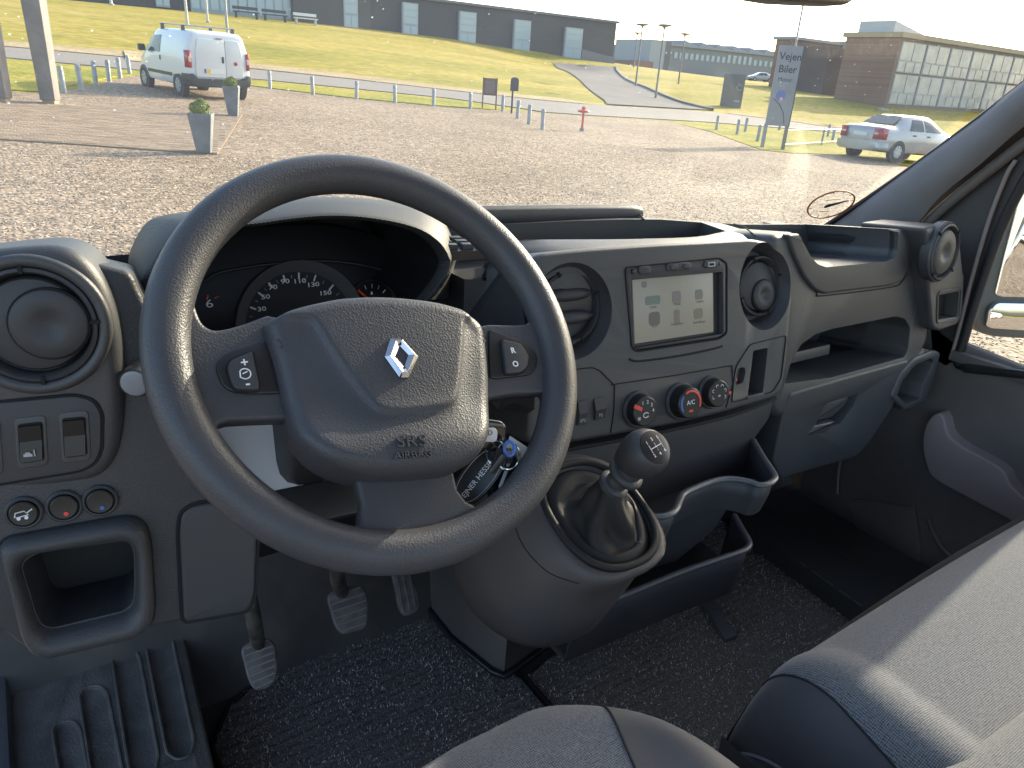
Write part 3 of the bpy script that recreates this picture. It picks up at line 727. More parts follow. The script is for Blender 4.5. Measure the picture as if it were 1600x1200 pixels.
# ------------------------------------------------------------------ signs
def sign_posts(): pass
p = at_g(1194, 235); p2 = at_g(1218, 231)
t = thing('dealer_sign', 'tall pale dealer sign on two posts with dark lettering and a blue motif', 'sign', p)
fs = Frame((p + p2) / 2, -38, 0)
w = 0.36
pan = prism('panel', fs, [(-w, 0.72), (w, 0.72), (w, 3.05), (-w, 3.05)], -0.05, 0.05, M_SIGNPALE, t, 0.008)
for sd in (-1, 1): box('post', fs, sd * w * 0.92 - 0.05, sd * w * 0.92 + 0.05, -0.1, 0.76, -0.05, 0.04, M_GREYMETAL if sd < 0 else M_POSTDARK, t)
box('edge', fs, w, w + 0.03, 0.72, 3.05, -0.06, 0.05, M_NAVY, t)
text('lettering', 'Vejen', fs, 0.02, 2.74, 0.30, M_SIGNDARK, pan, 0.004, c=0.052, bold=0.004)
text('lettering', 'Biler', fs, 0.0, 2.38, 0.30, M_SIGNDARK, pan, 0.004, c=0.052, bold=0.004)
text('lettering', 'Motor', fs, -0.02, 2.08, 0.17, M_SIGNDARK, pan, 0.004, c=0.052)
lathe('blue_motif', fs, [(0.15, 0.05), (0.15, 0.056), (0.02, 0.056)], mat('blue_motif', (0.10, 0.16, 0.38), 0.5), pan, 24, a=-0.06, b=1.62, cap1=True)
lathe('pink_motif', fs, [(0.06, 0.056), (0.06, 0.060), (0.01, 0.060)], mat('pink_motif', (0.6, 0.35, 0.42), 0.5), pan, 18, a=-0.03, b=1.52, cap1=True)
tube('dark_arc', [fs.pt(a, bb, 0.055) for a, bb in smooth_open([(-0.26, 1.52), (-0.05, 1.35), (0.12, 1.10), (0.20, 0.80)], 5)], 0.022, M_SIGNDARK, pan, 6, flat=0.4)
mast = at_d(1238, 96, 34)
t = thing('flag_pole', 'thin tall pole rising behind the dealer sign', 'pole', (mast[0], mast[1], lot(mast[0], mast[1])))
tube('shaft', [(mast[0], mast[1], lot(mast[0], mast[1])), (mast[0], mast[1], 4), (mast[0], mast[1], 8)], [0.06, 0.05, 0.035], M_GREYMETAL, t, 8)

p = at_g(1140, 172); fs = Frame(p, -46, 0)
t = thing('slab_sign', 'dark grey upright slab sign standing by the road entrance', 'sign', p)
prism('slab', fs, [(-0.78, -0.2), (0.78, -0.2), (0.78, 2.55), (-0.78, 2.55)], -0.15, 0.15, mat('slab_sign_grey', (0.115, 0.115, 0.115), 0.6), t, 0.02)
text('mark', 'C', fs, 0.4, 1.6, 0.6, mat('slab_sign_mark', (0.3, 0.3, 0.3), 0.6), t, 0.01, c=0.155)
box('mark', fs, 0.2, 0.6, 0.6, 0.72, 0.15, 0.16, mat('slab_sign_mark_pale', (0.3, 0.3, 0.3), 0.6), t)

p = at_g(764, 171); fs = Frame(p, -30, 0)
t = thing('notice_board', 'small brown notice board on two posts by the bollards', 'sign', p)
for sd in (-1, 1): box('post', fs, sd * 0.245 - 0.022, sd * 0.245 + 0.022, -0.1, 1.08, -0.03, 0.02, M_BROWN, t)
box('board', fs, -0.225, 0.225, 0.48, 1.06, -0.02, 0.025, M_BROWN, t, bevel=0.006)
box('notice', fs, -0.17, 0.17, 0.55, 0.98, 0.025, 0.028, mat('faded_notice', (0.17, 0.12, 0.11), 0.7), t)
p = at_g(799, 178); fs = Frame(p, -30, 0)
t = thing('post_sign', 'narrow navy sign with rounded top on a single post', 'sign', p)
box('post', fs, -0.03, 0.03, -0.1, 0.85, -0.03, 0.03, M_NAVY, t)
prism('plate', fs, rounded([(-0.09, 0.76), (0.20, 0.76), (0.20, 1.2), (-0.09, 1.2)], [0.01, 0.01, 0.12, 0.12], 4), -0.02, 0.03, M_NAVY, t, 0.008)
p = at_g(909, 206); fs = frame_axes(p, (1, 0, 0), (0, 1, 0))
t = thing('hydrant_marker', 'orange red hydrant marker with a flat cap on the gravel', 'hydrant', p)
lathe('post', fs, [(0.05, -0.05), (0.05, 0.12), (0.035, 0.13), (0.035, 0.60)], M_RED, t, 14)
lathe('cap', fs, [(0.04, 0.53), (0.17, 0.555), (0.185, 0.58), (0.17, 0.605), (0.06, 0.63), (0.055, 0.70), (0.02, 0.72)], M_RED, t, 20, cap1=True)
lathe('base', fs, [(0.075, -0.03), (0.07, 0.09), (0.05, 0.13)], mat('hydrant_base', (0.25, 0.22, 0.2), 0.8), t, 14)

# ------------------------------------------------------------------ lamps and flag poles on the far lawn
for (q0, q1, d, lab) in (((995, 117), (1006, 41), 62, 'tall street lamp left of the tallest one beside the side road'), ((1026, 139), (1042, 43), 55, 'tallest street lamp on the right lawn edge'), ((1062, 115), (1072, 55), 72, 'street lamp on the lawn right of the tallest lamp'), ((990, 105), (997, 53), 92, 'small far street lamp behind the hall corner')):
    a = at_d(*q0, d); top = at_d(*q1, d); h = top[2] - a[2]; a[2] = float(ground_z(a[0], a[1])) if abs(float(ground_z(a[0], a[1])) - a[2]) < 1.5 else a[2]
    t = thing('street_lamp', lab, 'street lamp', a, 'street lamps by the side road')
    tube('pole', [(a[0], a[1], a[2] - 0.2), (a[0], a[1], a[2] + h * 0.5), (a[0], a[1], top[2])], [0.085, 0.07, 0.05], M_POSTDARK, t, 8)
    f = frame_axes((a[0], a[1], top[2]), (1, 0, 0), (0, 1, 0))
    lathe('lamp_head', f, [(0.06, -0.25), (0.12, -0.1), (0.55, -0.02), (0.60, 0.03), (0.3, 0.10), (0.02, 0.12)], M_POSTDARK, t, 16, cap1=True)
for q, d, w_, lab in (((176, 22), 60, .12, 'white flag pole on the bank, leftmost'), ((293, 38), 50, .09, 'white flag pole rising behind the white van'), ((325, 35), 55, .08, 'thin white flag pole right of the one behind the van'), ((357, 70), 40, .075, 'grey pole just right of the white van roof')):
    a = at_d(*q, d); gz = float(ground_z(a[0], a[1]))
    t = thing('flag_pole', lab, 'pole', (a[0], a[1], gz), 'poles on the grass bank')
    tube('shaft', [(a[0], a[1], gz - 0.3), (a[0], a[1], gz + 5), (a[0], a[1], gz + 10)], [w_, w_ * 0.85, w_ * 0.6], mat('pole_white', (0.5, 0.5, 0.5), 0.5) if w_ > .076 else M_GREYMETAL, t, 10)
    lathe('base', frame_axes((a[0], a[1], gz), (1, 0, 0), (0, 1, 0)), [(w_ * 1.8, -0.2), (w_ * 1.8, 0.1), (w_, 0.14)], M_CONCRETE, t, 12)

# ------------------------------------------------------------------ long dark hall on the bank
fh = Frame((0, YF, 0), 0, 0)
t = thing('long_hall', 'long dark clad industrial hall on the grass bank', 'building', at_y(700, 60, YF))
c_r = fh.px(957, 100); c_rt = fh.px(967, 37)
xl = fh.px(-260, -30)[0]
zt = c_rt[1]
def hall_wall(name, pts, m, depth=-26, front=0.0): return prism(name, fh, pts, depth, front, m, t, 0)
zb = lambda x: float(np.interp(x, [q[0] for q in [fh.px(*k) for k in ((0, -10), (320, 20), (700, 60), (950, 98))]], [q[1] for q in [fh.px(*k) for k in ((0, -10), (320, 20), (700, 60), (950, 98))]])) - 0.6
x_mid = fh.px(578, 40)[0]
hall_wall('wall', [(x_mid, zb(x_mid) - 2), (c_r[0], c_r[1] - 2), (c_r[0], zt), (x_mid, zt)], M_CLADDING)
x_g0, x_g1 = fh.px(300, 10)[0], fh.px(458, 25)[0]
hall_wall('wall', [(x_g1, zb(x_g1) - 2), (x_mid - 0.02, zb(x_mid) - 2), (x_mid - 0.02, zt + 0.4), (x_g1, zt + 0.4)], M_CLADDING2, front=0.25)
hall_wall('wall', [(xl, zb(xl) - 2), (x_g1 - 0.02, zb(x_g1) - 2), (x_g1 - 0.02, zt + 0.2), (xl, zt + 0.2)], M_CLADDING, front=-0.6)
prism('roof_edge', fh, [(x_mid - 0.1, zt + 0.003), (c_r[0] + 0.25, zt + 0.003), (c_r[0] + 0.25, zt + 0.25), (x_mid - 0.1, zt + 0.25)], -26.2, 0.3, mat('roof_edge_trim', (0.12, 0.13, 0.15), 0.5), t, 0)
for a, d_ in (((534, -25), (558, 46)), ((627, 3), (651, 57)), ((716, 17), (741, 68)), ((802, 30), (825, 79)), ((882, 42), (905, 92))):
    x0, y1 = fh.px(*a); x1, y0 = fh.px(*d_)
    fr_ = prism('window', fh, [(x0, y0 - .3), (x1, y0 - .3), (x1, y1), (x0, y1)], -0.3, 0.32, M_FRAME, t, 0)
    yy = y0 + (y1 - y0) * 0.33
    for (u0, u1, v0, v1) in ((x0 + .12, x1 - .12, yy + .1, yy + (y1 - yy) * .34), (x0 + .12, x1 - .12, yy + (y1 - yy) * .37, yy + (y1 - yy) * .66), (x0 + .12, x1 - .12, yy + (y1 - yy) * .69, y1 - .12), (x0 + .12, (x0 + x1) / 2 - .06, y0, yy - .12), ((x0 + x1) / 2 + .06, x1 - .12, y0, yy - .12)):
        prism('pane', fh, [(u0, v0), (u1, v0), (u1, v1), (u0, v1)], 0.3, 0.34, M_PANE, fr_, 0)
_g = prism('glass_front', fh, [(x_g0, zb(x_g0)), (x_g1, zb(x_g1)), (x_g1, zt), (x_g0, zt)], -0.65, -0.45, M_FRAME, t, 0)
_k = 11
for i in range(_k):
    u0 = x_g0 + (x_g1 - x_g0) * i / _k + .08; u1 = x_g0 + (x_g1 - x_g0) * (i + 1) / _k - .08; vb = zb(u0) + .9
    prism('pane', fh, [(u0, vb), (u1, vb), (u1, zt - .2), (u0, zt - .2)], -0.45, -0.40, M_PANE, _g, 0)
for q0, q1 in (((240, -2), (268, 12)),):
    x0, y1 = fh.px(q0[0], q0[1] - 40); x1, y0 = fh.px(*q1)
    w_ = prism('window', fh, [(x0, y0), (x1, y0), (x1, y1), (x0, y1)], -0.7, -0.5, M_FRAME, t, 0)
    for k in (0, 1): prism('pane', fh, [(x0 + (x1 - x0) * (k * .5 + .04), y0 + .1), (x0 + (x1 - x0) * (k * .5 + .46), y0 + .1), (x0 + (x1 - x0) * (k * .5 + .46), y1), (x0 + (x1 - x0) * (k * .5 + .04), y1)], -0.5, -0.46, M_PANE, w_, 0)
# low lean-to at the hall's right end
x0, y1 = fh.px(907, 77); x1, y0 = fh.px(957, 100)
prism('plinth_band', fh, [(x0, y0 - 1), (x1 - .05, y0 - 1), (x1 - .05, y1 - .6), (x0, y1)], 0.003, 0.4, mat('plinth_grey', (0.13, 0.14, 0.16), 0.7), t, 0)
for q, lab in (((385, 21), 'dark bench on the bank before the glass front, left'), ((430, 26), 'dark bench on the bank before the glass front, right'), ((478, 31), 'white bench on the bank left of the dark hall')):
    p = at_y(q[0], q[1] + 3, YF - 4); p[2] = float(ground_z(p[0], p[1])); m_ = M_NAVY if q[0] < 450 else mat('white_bench', (0.6, 0.6, 0.6), 0.6)
    tt = thing('bench', lab, 'bench', p, 'benches on the bank')
    f = Frame(p, 0, 0)
    box('seat', f, -1.1, 1.1, 0.45, 0.55, -0.25, 0.25, m_, tt); box('backrest', f, -1.1, 1.1, 0.7, 0.95, -0.3, -0.22, m_, tt)
    for a in (-0.9, 0.9): box('leg', f, a - .06, a + .06, -0.3, 0.45, -0.2, 0.2, m_, tt)

# ------------------------------------------------------------------ brick building on the right
YB = at_d(1395, 165, 74)[1]
fb = Frame((0, YB, 0), 0, 0)
t = thing('brick_building', 'red brick building with two rows of large pale window panels', 'building', at_y(1395, 168, YB))
tl_, tr_ = fb.px(1345, 48), fb.px(1700, 108)
x1 = fb.px(1395, 110)[0]; x0 = x1; END = at_x(1312, 110, x1)[1] - YB; xr = fb.px(1760, 130)[0]; ztop = fb.px(1400, 57)[1]; zbot = fb.px(1392, 168)[1] - 3
prism('wall', fb, [(x1, zbot - 2), (x1 + 0.4, zbot - 2), (x1 + 0.4, ztop), (x1, ztop)], -END, 0.0, M_BRICK, t, 0)
prism('wall', fb, [(x1 + 0.42, zbot - 2), (xr, zbot - 2), (xr, ztop), (x1 + 0.42, ztop)], -END, -0.1, mat('window_wall_backing', (0.22, 0.17, 0.12), 0.8), t, 0)
rt_ = prism('roof', fb, [(x0 - 0.3, ztop + 0.004), (xr, ztop + 0.004), (xr, ztop + 0.45), (x0 - 0.3, ztop + 0.45)], -END - 0.3, 0.35, mat('tan_roof_edge', (0.38, 0.29, 0.18), 0.7), t, 0)
# saw-tooth rooflight
prism('rooflight', Frame((0, YB - 0.0, 0), 0, 0), [(x0 + .2, ztop + 0.45), (x0 + 7, ztop + 0.45), (x0 + .2, ztop + 1.5)], -END + 1, -1.0, mat('rooflight_glazing', (0.4, 0.42, 0.46), 0.3), rt_, 0)
ncol = 9; cw = (fb.px(1600, 130)[0] - x1) / 6.0
zr = [(fb.px(1400, 163)[1], fb.px(1405, 116)[1]), (fb.px(1405, 113)[1], ztop - 0.3)]
for rr, (z0, z1) in enumerate(zr):
    for i in range(ncol):
        u0 = x1 + 0.5 + i * cw; u1 = u0 + cw * 0.95
        if u1 > xr: break
        w_ = prism('window', fb, [(u0, z0), (u1, z0), (u1, z1), (u0, z1)], -0.15, 0.0, M_FRAME, t, 0)
        for (a0, a1, c0, c1) in ((.03, .48, .40, .97), (.52, .97, .40, .97), (.03, .30, .03, .36), (.34, .66, .03, .36), (.70, .97, .03, .36)):
            prism('pane', fb, [(u0 + (u1 - u0) * a0, z0 + (z1 - z0) * c0), (u0 + (u1 - u0) * a1, z0 + (z1 - z0) * c0), (u0 + (u1 - u0) * a1, z0 + (z1 - z0) * c1), (u0 + (u1 - u0) * a0, z0 + (z1 - z0) * c1)], 0.0, 0.05, M_BLIND, w_, 0)
prism('low_wall', fb, [(x0 - 3, zbot), (x1 + 2, zbot), (x1 + 2, fb.px(1392, 158)[1] - 1.2), (x0 - 3, fb.px(1392, 158)[1] - .6)], 1.2, 1.6, M_CONCRETE, t, 0)
# dark brick wing with a glazed stair tower, left of the windows
t = thing('brick_wing', 'dark brick wing with a glazed stair tower left of the brick building', 'building', at_y(1290, 140, YB + 14))
fw_ = Frame((0, YB + 14, 0), 0, 0)
a0, a1 = fw_.px(1235, 100)[0], fw_.px(1352, 100)[0]; zt_ = fw_.px(1290, 68)[1]
prism('wall', fw_, [(a0, -4), (a1, -4), (a1, zt_), (a0, zt_)], -2.5, 0, M_BRICK, t, 0)
prism('dark_wing', fw_, [(fw_.px(1232, 100)[0], -4), (fw_.px(1300, 100)[0], -4), (fw_.px(1300, 100)[0], fw_.px(1280, 79)[1]), (fw_.px(1232, 100)[0], fw_.px(1250, 74)[1])], 0.004, 5, mat('dark_brick', (0.10, 0.075, 0.068), 0.9), t, 0)
g_ = prism('stair_glazing', fw_, [(fw_.px(1309, 100)[0], -2), (fw_.px(1326, 100)[0], -2), (fw_.px(1326, 100)[0], zt_ + .5), (fw_.px(1309, 100)[0], zt_ + .5)], -2, 0.6, M_FRAME, t, 0)
for k in range(6):
    z0 = fw_.px(1310, 130 - k * 11)[1]; prism('pane', fw_, [(fw_.px(1311, 100)[0], z0), (fw_.px(1324, 100)[0], z0), (fw_.px(1324, 100)[0], z0 + .9), (fw_.px(1311, 100)[0], z0 + .9)], 0.6, 0.66, M_PANE, g_, 0)
prism('roof', fw_, [(a0 - .3, zt_ + .004), (a1 + .3, zt_ + .004), (a1 + .3, zt_ + .3), (a0 - .3, zt_ + .3)], -2.8, .3, M_ROOFGREY, t, 0)
# grey factory far behind
YD = at_d(1120, 110, 135)[1]; fd = Frame((0, YD, 0), 0, 0)
t = thing('grey_factory', 'low grey factory far behind the lamps with a row of bright windows', 'building', at_y(1120, 120, YD))
a0, a1 = fd.px(1034, 100)[0], fd.px(1420, 100)[0]
prism('wall', fd, [(a0, -6), (a1, -6), (a1, fd.px(1120, 79)[1]), (a0, fd.px(1120, 79)[1])], -25, 0, mat('factory_grey', (0.20, 0.21, 0.225), 0.7), t, 0)
prism('tower', fd, [(fd.px(1007, 100)[0], -6), (fd.px(1030, 100)[0], -6), (fd.px(1030, 100)[0], fd.px(1018, 62)[1]), (fd.px(1007, 100)[0], fd.px(1018, 62)[1])], -8, 1, mat('factory_pale', (0.30, 0.33, 0.36), 0.6), t, 0)
prism('tower', fd, [(fd.px(1030.5, 100)[0], -6), (fd.px(1040, 100)[0], -6), (fd.px(1040, 100)[0], fd.px(1018, 63)[1]), (fd.px(1030.5, 100)[0], fd.px(1018, 63)[1])], -8, .8, mat('factory_dark', (0.11, 0.11, 0.115), 0.6), t, 0)
prism('brick_annex', fd, [(fd.px(978, 100)[0], -6), (fd.px(1008, 100)[0], -6), (fd.px(1008, 100)[0], fd.px(995, 95)[1]), (fd.px(978, 100)[0], fd.px(995, 95)[1])], -6, 2, M_BRICK, t, 0)
for i in range(22):
    x = fd.px(1052 + i * 8.4, 95)[0]; z1 = fd.px(1120, 84 if 9 < i < 15 else 88)[1]; z0 = fd.px(1120, 97)[1]
    w_ = prism('window', fd, [(x, z0), (x + .75, z0), (x + .75, z1), (x, z1)], 0, .08, M_PANE, t, 0)
for i in range(7):
    u0 = fd.px(1085 + i * 26, 80)[0]; u1 = fd.px(1108 + i * 26, 80)[0]; zz = fd.px(1120, 79)[1]
    prism('roof_hood', fd, [(u0, zz), (u1, zz), (u1, zz + 0.6), (u0 + .5, zz + 1.3)], -12, -3, M_ROOFGREY, t, 0)
prism('roof', fd, [(a0 - .3, fd.px(1120, 79)[1] + .004), (a1, fd.px(1120, 79)[1] + .004), (a1, fd.px(1120, 79)[1] + .35), (a0 - .3, fd.px(1120, 79)[1] + .35)], -2.9, .4, M_ROOFGREY, t, 0)
# far wooded ridge
V = []; F = []
_az = np.linspace(-30, 140, 171)
for i, a in enumerate(_az):
    r = 330; h = 9 + 3 * math.sin(i * .31) + 2 * math.sin(i * 1.1 + 1) + random.uniform(0, 1.2)
    for rr, hh in ((r, -20), (r, h * .6), (r + 4, h), (r + 40, h - 1)): V.append((rr * math.sin(math.radians(a)), rr * math.cos(math.radians(a)), hh))
for i in range(len(_az) - 1):
    for j in range(3): F.append((i * 4 + j, i * 4 + j + 1, i * 4 + 5 + j, i * 4 + 4 + j))
tag(mesh('far_woods', V, F, mat('far_trees', (0.09, 0.10, 0.07), 0.95, vary=(0.2, (0.05, 0.06, 0.04), 0.4, 0.6)), smooth=0), 'distant tree line on the horizon behind the buildings', 'trees', kind='stuff')
for q, d, lab in (((1206, 128), 120, 'small pale car parked far off, left of the dealer sign'),):
    p = at_d(*q, d); p[2] = float(ground_z(p[0], p[1]))
    c2 = copy_tree(car, p, 2.7); tag(c2, lab, 'car')

# ================================================================== CAB: materials
def grain(name, col, rough, scale, strength, spec=0.35, col2=None):
    m = mat(name, col, rough, spec=spec, bump=('voronoi', scale, strength, 0.0006), vary=(9, col2 or tuple(c * 1.25 for c in col), 0.35, 0.75))
    return m
M_DASH = grain('charcoal_dash_plastic', (0.047, 0.0475, 0.051), 0.43, 900, 0.35, 0.5)
M_DASH2 = grain('charcoal_panel_plastic', (0.042, 0.0425, 0.046), 0.46, 1300, 0.22)
M_COARSE = grain('leather_grain_plastic', (0.043, 0.0435, 0.047), 0.48, 480, 0.5)
M_WHEEL = grain('steering_wheel_foam', (0.050, 0.050, 0.055), 0.40, 520, 0.45)
M_PAD = grain('airbag_cover_plastic', (0.046, 0.047, 0.053), 0.44, 520, 0.5)
M_BLACK = mat('black_satin', (0.014, 0.014, 0.015), 0.38)
M_DEEP = mat('black_recess', (0.012, 0.0125, 0.014), 0.7)
M_GLOSS = mat('gloss_black', (0.012, 0.012, 0.014), 0.12, coat=0.5)
M_SEAM = mat('seam_shadow_gap', (0.008, 0.008, 0.009), 0.9)  # near-black strips stand in for the shade inside open panel gaps
M_CHROME = mat('brushed_chrome', (0.42, 0.43, 0.46), 0.24, metal=1.0)
M_PRINT = mat('white_print', (0.72, 0.72, 0.74), 0.5)
M_PRINTDIM = mat('grey_print', (0.36, 0.36, 0.38), 0.5)
M_REDP = mat('red_print', (0.75, 0.06, 0.04), 0.4)
M_BLUEP = mat('blue_print', (0.05, 0.13, 0.42), 0.4)
M_HOOD = mat('ribbed_hood_plastic', (0.033, 0.033, 0.035), 0.55, vary=(9, (0.040, 0.040, 0.042), 0.35, 0.75))
nt, b = nodes_of(M_HOOD)
tc = nt.nodes.new('ShaderNodeTexCoord'); wv = nt.nodes.new('ShaderNodeTexWave'); wv.inputs['Scale'].default_value = 130; wv.bands_direction = 'DIAGONAL'
bp = nt.nodes.new('ShaderNodeBump'); bp.inputs['Strength'].default_value = 0.5; bp.inputs['Distance'].default_value = 0.0008
nt.links.new(tc.outputs['Object'], wv.inputs[0]); nt.links.new(wv.outputs['Fac'], bp.inputs['Height']); nt.links.new(bp.outputs[0], b.inputs['Normal'])

# ================================================================== DASHBOARD
dash = thing('dashboard', 'charcoal plastic dashboard with round vents, centre screen and storage trays', 'dashboard', (0.8, 0.8, 1.0))
CON = Frame((0.797, 0.724, 1.449), -4.2, 14.4)
POD = Frame(at_d(66, 507, 0.637), -15, 6)
LOW = Frame(at_y(100, 850, 0.705), -9, 10)
PAS = Frame((1.30, 0.735, 1.45), 0, 8)
RV = Frame((1.583, 0.715, 1.468), 2, 6)

# --- main moulding: closed section swept across the van
def dash_section(x):
    zt = np.interp(x, [-.2, .05, .55, .9, 1.1, 1.35, 1.7], [1.540, 1.545, 1.545, 1.540, 1.522, 1.500, 1.488])
    yf = np.interp(x, [-.2, .05, .5, .6, 1.02, 1.08, 1.7], [.79, .79, .84, .765, .765, .80, .80])
    zf = np.interp(x, [-.2, .5, .6, 1.02, 1.10, 1.7], [1.515, 1.52, 1.532, 1.527, 1.47, 1.45])
    zb = np.interp(x, [-.2, .1, .5, .6, 1.7], [1.20, 1.20, 1.28, 1.16, 1.14])
    yr = np.interp(x, [-.2, 0, .8, 1.5, 1.7], [1.0, 1.06, 1.10, 1.05, 1.0])
    p = [(yr + .03, 1.38), (yr, 1.44), (yr - .05, zt - .035), (yr - .13, zt - .006), (yr - .18, zt), (yr - .24, zt - .003), (yf + .04, zf + .004), (yf + .012, zf - .004), (yf, zf - .02), (yf - .002, zf - .08), (yf + .004, 1.33), (yf + .02, zb), (yf + .12, zb - .06), (yr, zb - .08)]
    return [(x, y, z) for y, z in p]
xs = np.unique(np.r_[np.linspace(-.16, .5, 9), np.linspace(.5, .62, 4), np.linspace(.62, 1.0, 6), np.linspace(1.0, 1.12, 5), np.linspace(1.12, 1.66, 7)])
body = loft('main_moulding', [dash_section(x) for x in xs], M_DASH, dash, smooth=50)
# open shelf in the top, behind the screen
_sh = [tuple(at_z(*q, 1.537)[:2]) for q in ((770, 380), (800, 378), (900, 374), (1000, 370), (1090, 364), (1128, 358), (1142, 353))]
_sh = smooth_open(_sh, 4) + [(at_z(1120, 346, 1.537)[0], 0.90), (0.80, 0.915), (0.50, 0.93), (0.50, 0.80)]
c1 = prism('cutter', WORLD, _sh, 1.490, 1.60, M_DEEP, None, 0)
c2 = wbox('cutter', 0.075, 0.50, 0.60, 0.985, 1.30, 1.70, M_DEEP)
tray_px = [(1238, 300), (1242, 364), (1262, 402), (1272, 412), (1285, 417), (1380, 408), (1392, 402), (1397, 392), (1398, 366), (1392, 300)]
shelf_px = [(1226, 600), (1236, 565), (1252, 538), (1275, 522), (1300, 514), (1400, 494), (1414, 498), (1422, 512), (1419, 545), (1413, 558), (1300, 590)]
c3 = prism('cutter', PAS, rounded(PAS.poly(tray_px), 0.0065, 3), -0.187, 0.061, M_DEEP, None, 0)
c4 = prism('cutter', PAS, rounded(PAS.poly(shelf_px), 0.0065, 3), -0.207, 0.061, M_DEEP, None, 0)
cut(body, [c1, c2, c3, c4], 0, 2, smooth=50, angle=40)
# raised lip along the back of the shelf
_lip = [at_y(x, y, 0.945) for x, y in ((700, 339), (780, 337), (880, 335), (960, 334), (1000, 335))]
tube('shelf_lip', smooth_open(_lip, 4), [0.008] + [0.010] * 15 + [0.008], M_DASH, dash, 10, flat=1.6)
tube('panel_seam', [at_y(x, y, 0.94 - (y - 335) * 0.005) for x, y in ((1000, 335), (1006, 343))], 0.0016, M_SEAM, dash, 6)
tube('panel_seam', [at_z(x, y, 1.531) for x, y in ((1147, 350), (1165, 356), (1180, 368))], 0.0012, M_SEAM, dash, 6)

# --- centre panel
con_px = [(826, 415), (832, 403), (847, 395), (920, 388), (1030, 380.5), (1103, 377), (1177, 373), (1206, 379), (1228, 399), (1239, 426), (1238, 474), (1234, 522), (1229, 577), (1222, 612), (1211, 622), (1140, 643), (1067, 661), (957, 681), (898, 692), (842, 700), (826, 690)]
con_poly = CON.poly(con_px)
con_poly = rounded(con_poly, 0.012, 4)
panel = prism('centre_panel', CON, con_poly, -0.13, 0.0, M_DASH, dash, 0.007, 4, smooth=40)
def bowl(fr, a, b, r, depth, sx=1.0, sy=1.0):
    return lathe('cutter', fr, [(r * 0.80, -depth), (r * 0.84, -depth * 0.8), (r * 0.93, -depth * 0.35), (r * 1.0, 0.0), (r * 1.06, 0.03)], M_DEEP, None, 48, a, b, sx, sy, cap0=True, cap1=True)
va = CON.px(895, 487); vb = CON.px(1197, 447)
scr = CON.poly([(975, 416), (1125, 401), (1137, 410), (1137, 522), (1124, 532), (994, 552), (985, 545), (975, 430)])
scr_r = rounded(scr, 0.006, 3)
slot_plate = rounded(CON.poly([(1147, 588), (1150, 572), (1172, 538), (1228, 524), (1227, 535), (1220, 592), (1207, 612), (1143, 629)]), 0.005, 3)
slot = rounded(CON.poly([(1177, 548), (1200, 543), (1192, 614), (1168, 620)]), 0.004, 3)
pill = rounded(CON.poly([(1152, 580), (1156, 574), (1164, 574), (1165, 582), (1161, 598), (1150, 602)]), 0.004, 3)
cutters = [bowl(CON, *va, 0.066, 0.030), bowl(CON, *vb, 0.064, 0.035, 0.92, 1.1),
           prism('cutter', CON, slot, -0.04, 0.03, M_DEEP, None, 0), prism('cutter', CON, pill, -0.012, 0.03, M_DEEP, None, 0),
           prism('cutter', CON, offset(scr_r, 0.004), -0.0283, 0.033, M_DEEP, None, 0)]
cut(panel, cutters, 0.0016, 2, smooth=40, angle=38)
def seam(fr, pts, r=0.0009, c=0.0006, closed=False, parent=dash):
    return tube('panel_seam', [fr.pt(a, b, c) for a, b in pts], r, M_SEAM, parent, 6, closed=closed)
seam(CON, slot_plate, closed=True)
seam(CON, CON.poly([(955, 601), (1050, 587), (1143, 571)]))
seam(CON, CON.poly([(893, 578), (925, 574), (937, 579), (960, 602), (959, 640), (954, 676)]))
seam(CON, CON.poly([(1143, 571), (1145, 600), (1134, 637)]))
seam(CON, smooth_open(CON.poly([(983, 561), (1000, 564), (1060, 556), (1110, 546), (1128, 541)]), 4), 0.0016)
_lg = smooth_open(CON.poly([(885, 703), (957, 690), (1067, 668), (1140, 650), (1190, 632), (1212, 622)], -0.002), 3)
tube('shadow_gap', [CON.pt(a, b, -0.002) for a, b in _lg], 0.003, M_SEAM, dash, 6)

def vent_ring(fr, a, b, r, parent, cc=0.0, ticks=True, rot=20):
    v = lathe('air_vent', fr, [(r, cc - 0.02), (r, cc + 0.002), (r * 0.985, cc + 0.005), (r * 0.93, cc + 0.006), (r * 0.89, cc + 0.003), (r * 0.87, cc - 0.012), (r * 0.80, cc - 0.016)], M_DASH2, parent, 48, a, b)
    if ticks:
        for k in range(4):
            q = math.radians(rot + 90 * k)
            box('tick', fr.moved(a + r * 0.965 * math.cos(q), b + r * 0.965 * math.sin(q), cc, math.degrees(q)), -r * 0.07, r * 0.07, -0.0016, 0.0016, 0.003, 0.0075, M_SEAM, v)
    return v
def vent_flap(fr, a, b, r, v, cc=0.0, pa=0.25, pb=-0.35, pr=0.58):
    lathe('flap_seat', fr, [(r * 0.88, cc - 0.014), (r * 0.84, cc - 0.018), (0.002, cc - 0.018)], M_SEAM, v, 40, a, b, cap1=True)
    lathe('flap', fr, [(r * 0.82, cc - 0.014), (r * 0.82, cc - 0.004), (r * 0.78, cc - 0.001), (r * 0.5, cc + 0.003), (0.002, cc + 0.004)], M_DASH2, v, 40, a, b, cap1=True)
    x, y = a + r * pa, b + r * pb; R = r * pr
    lathe('gap', fr, [(R * 1.05, cc - 0.004), (R * 1.05, cc + 0.0048), (R, cc + 0.0048)], M_SEAM, v, 36, x, y)
    lathe('paddle', fr, [(R, cc + 0.001), (R, cc + 0.0066), (R * 0.95, cc + 0.0080), (R * 0.55, cc + 0.0084), (R * 0.42, cc + 0.0076), (R * 0.22, cc + 0.0050), (0.002, cc + 0.0042)], M_DASH2, v, 36, x, y, cap1=True, smooth=60)
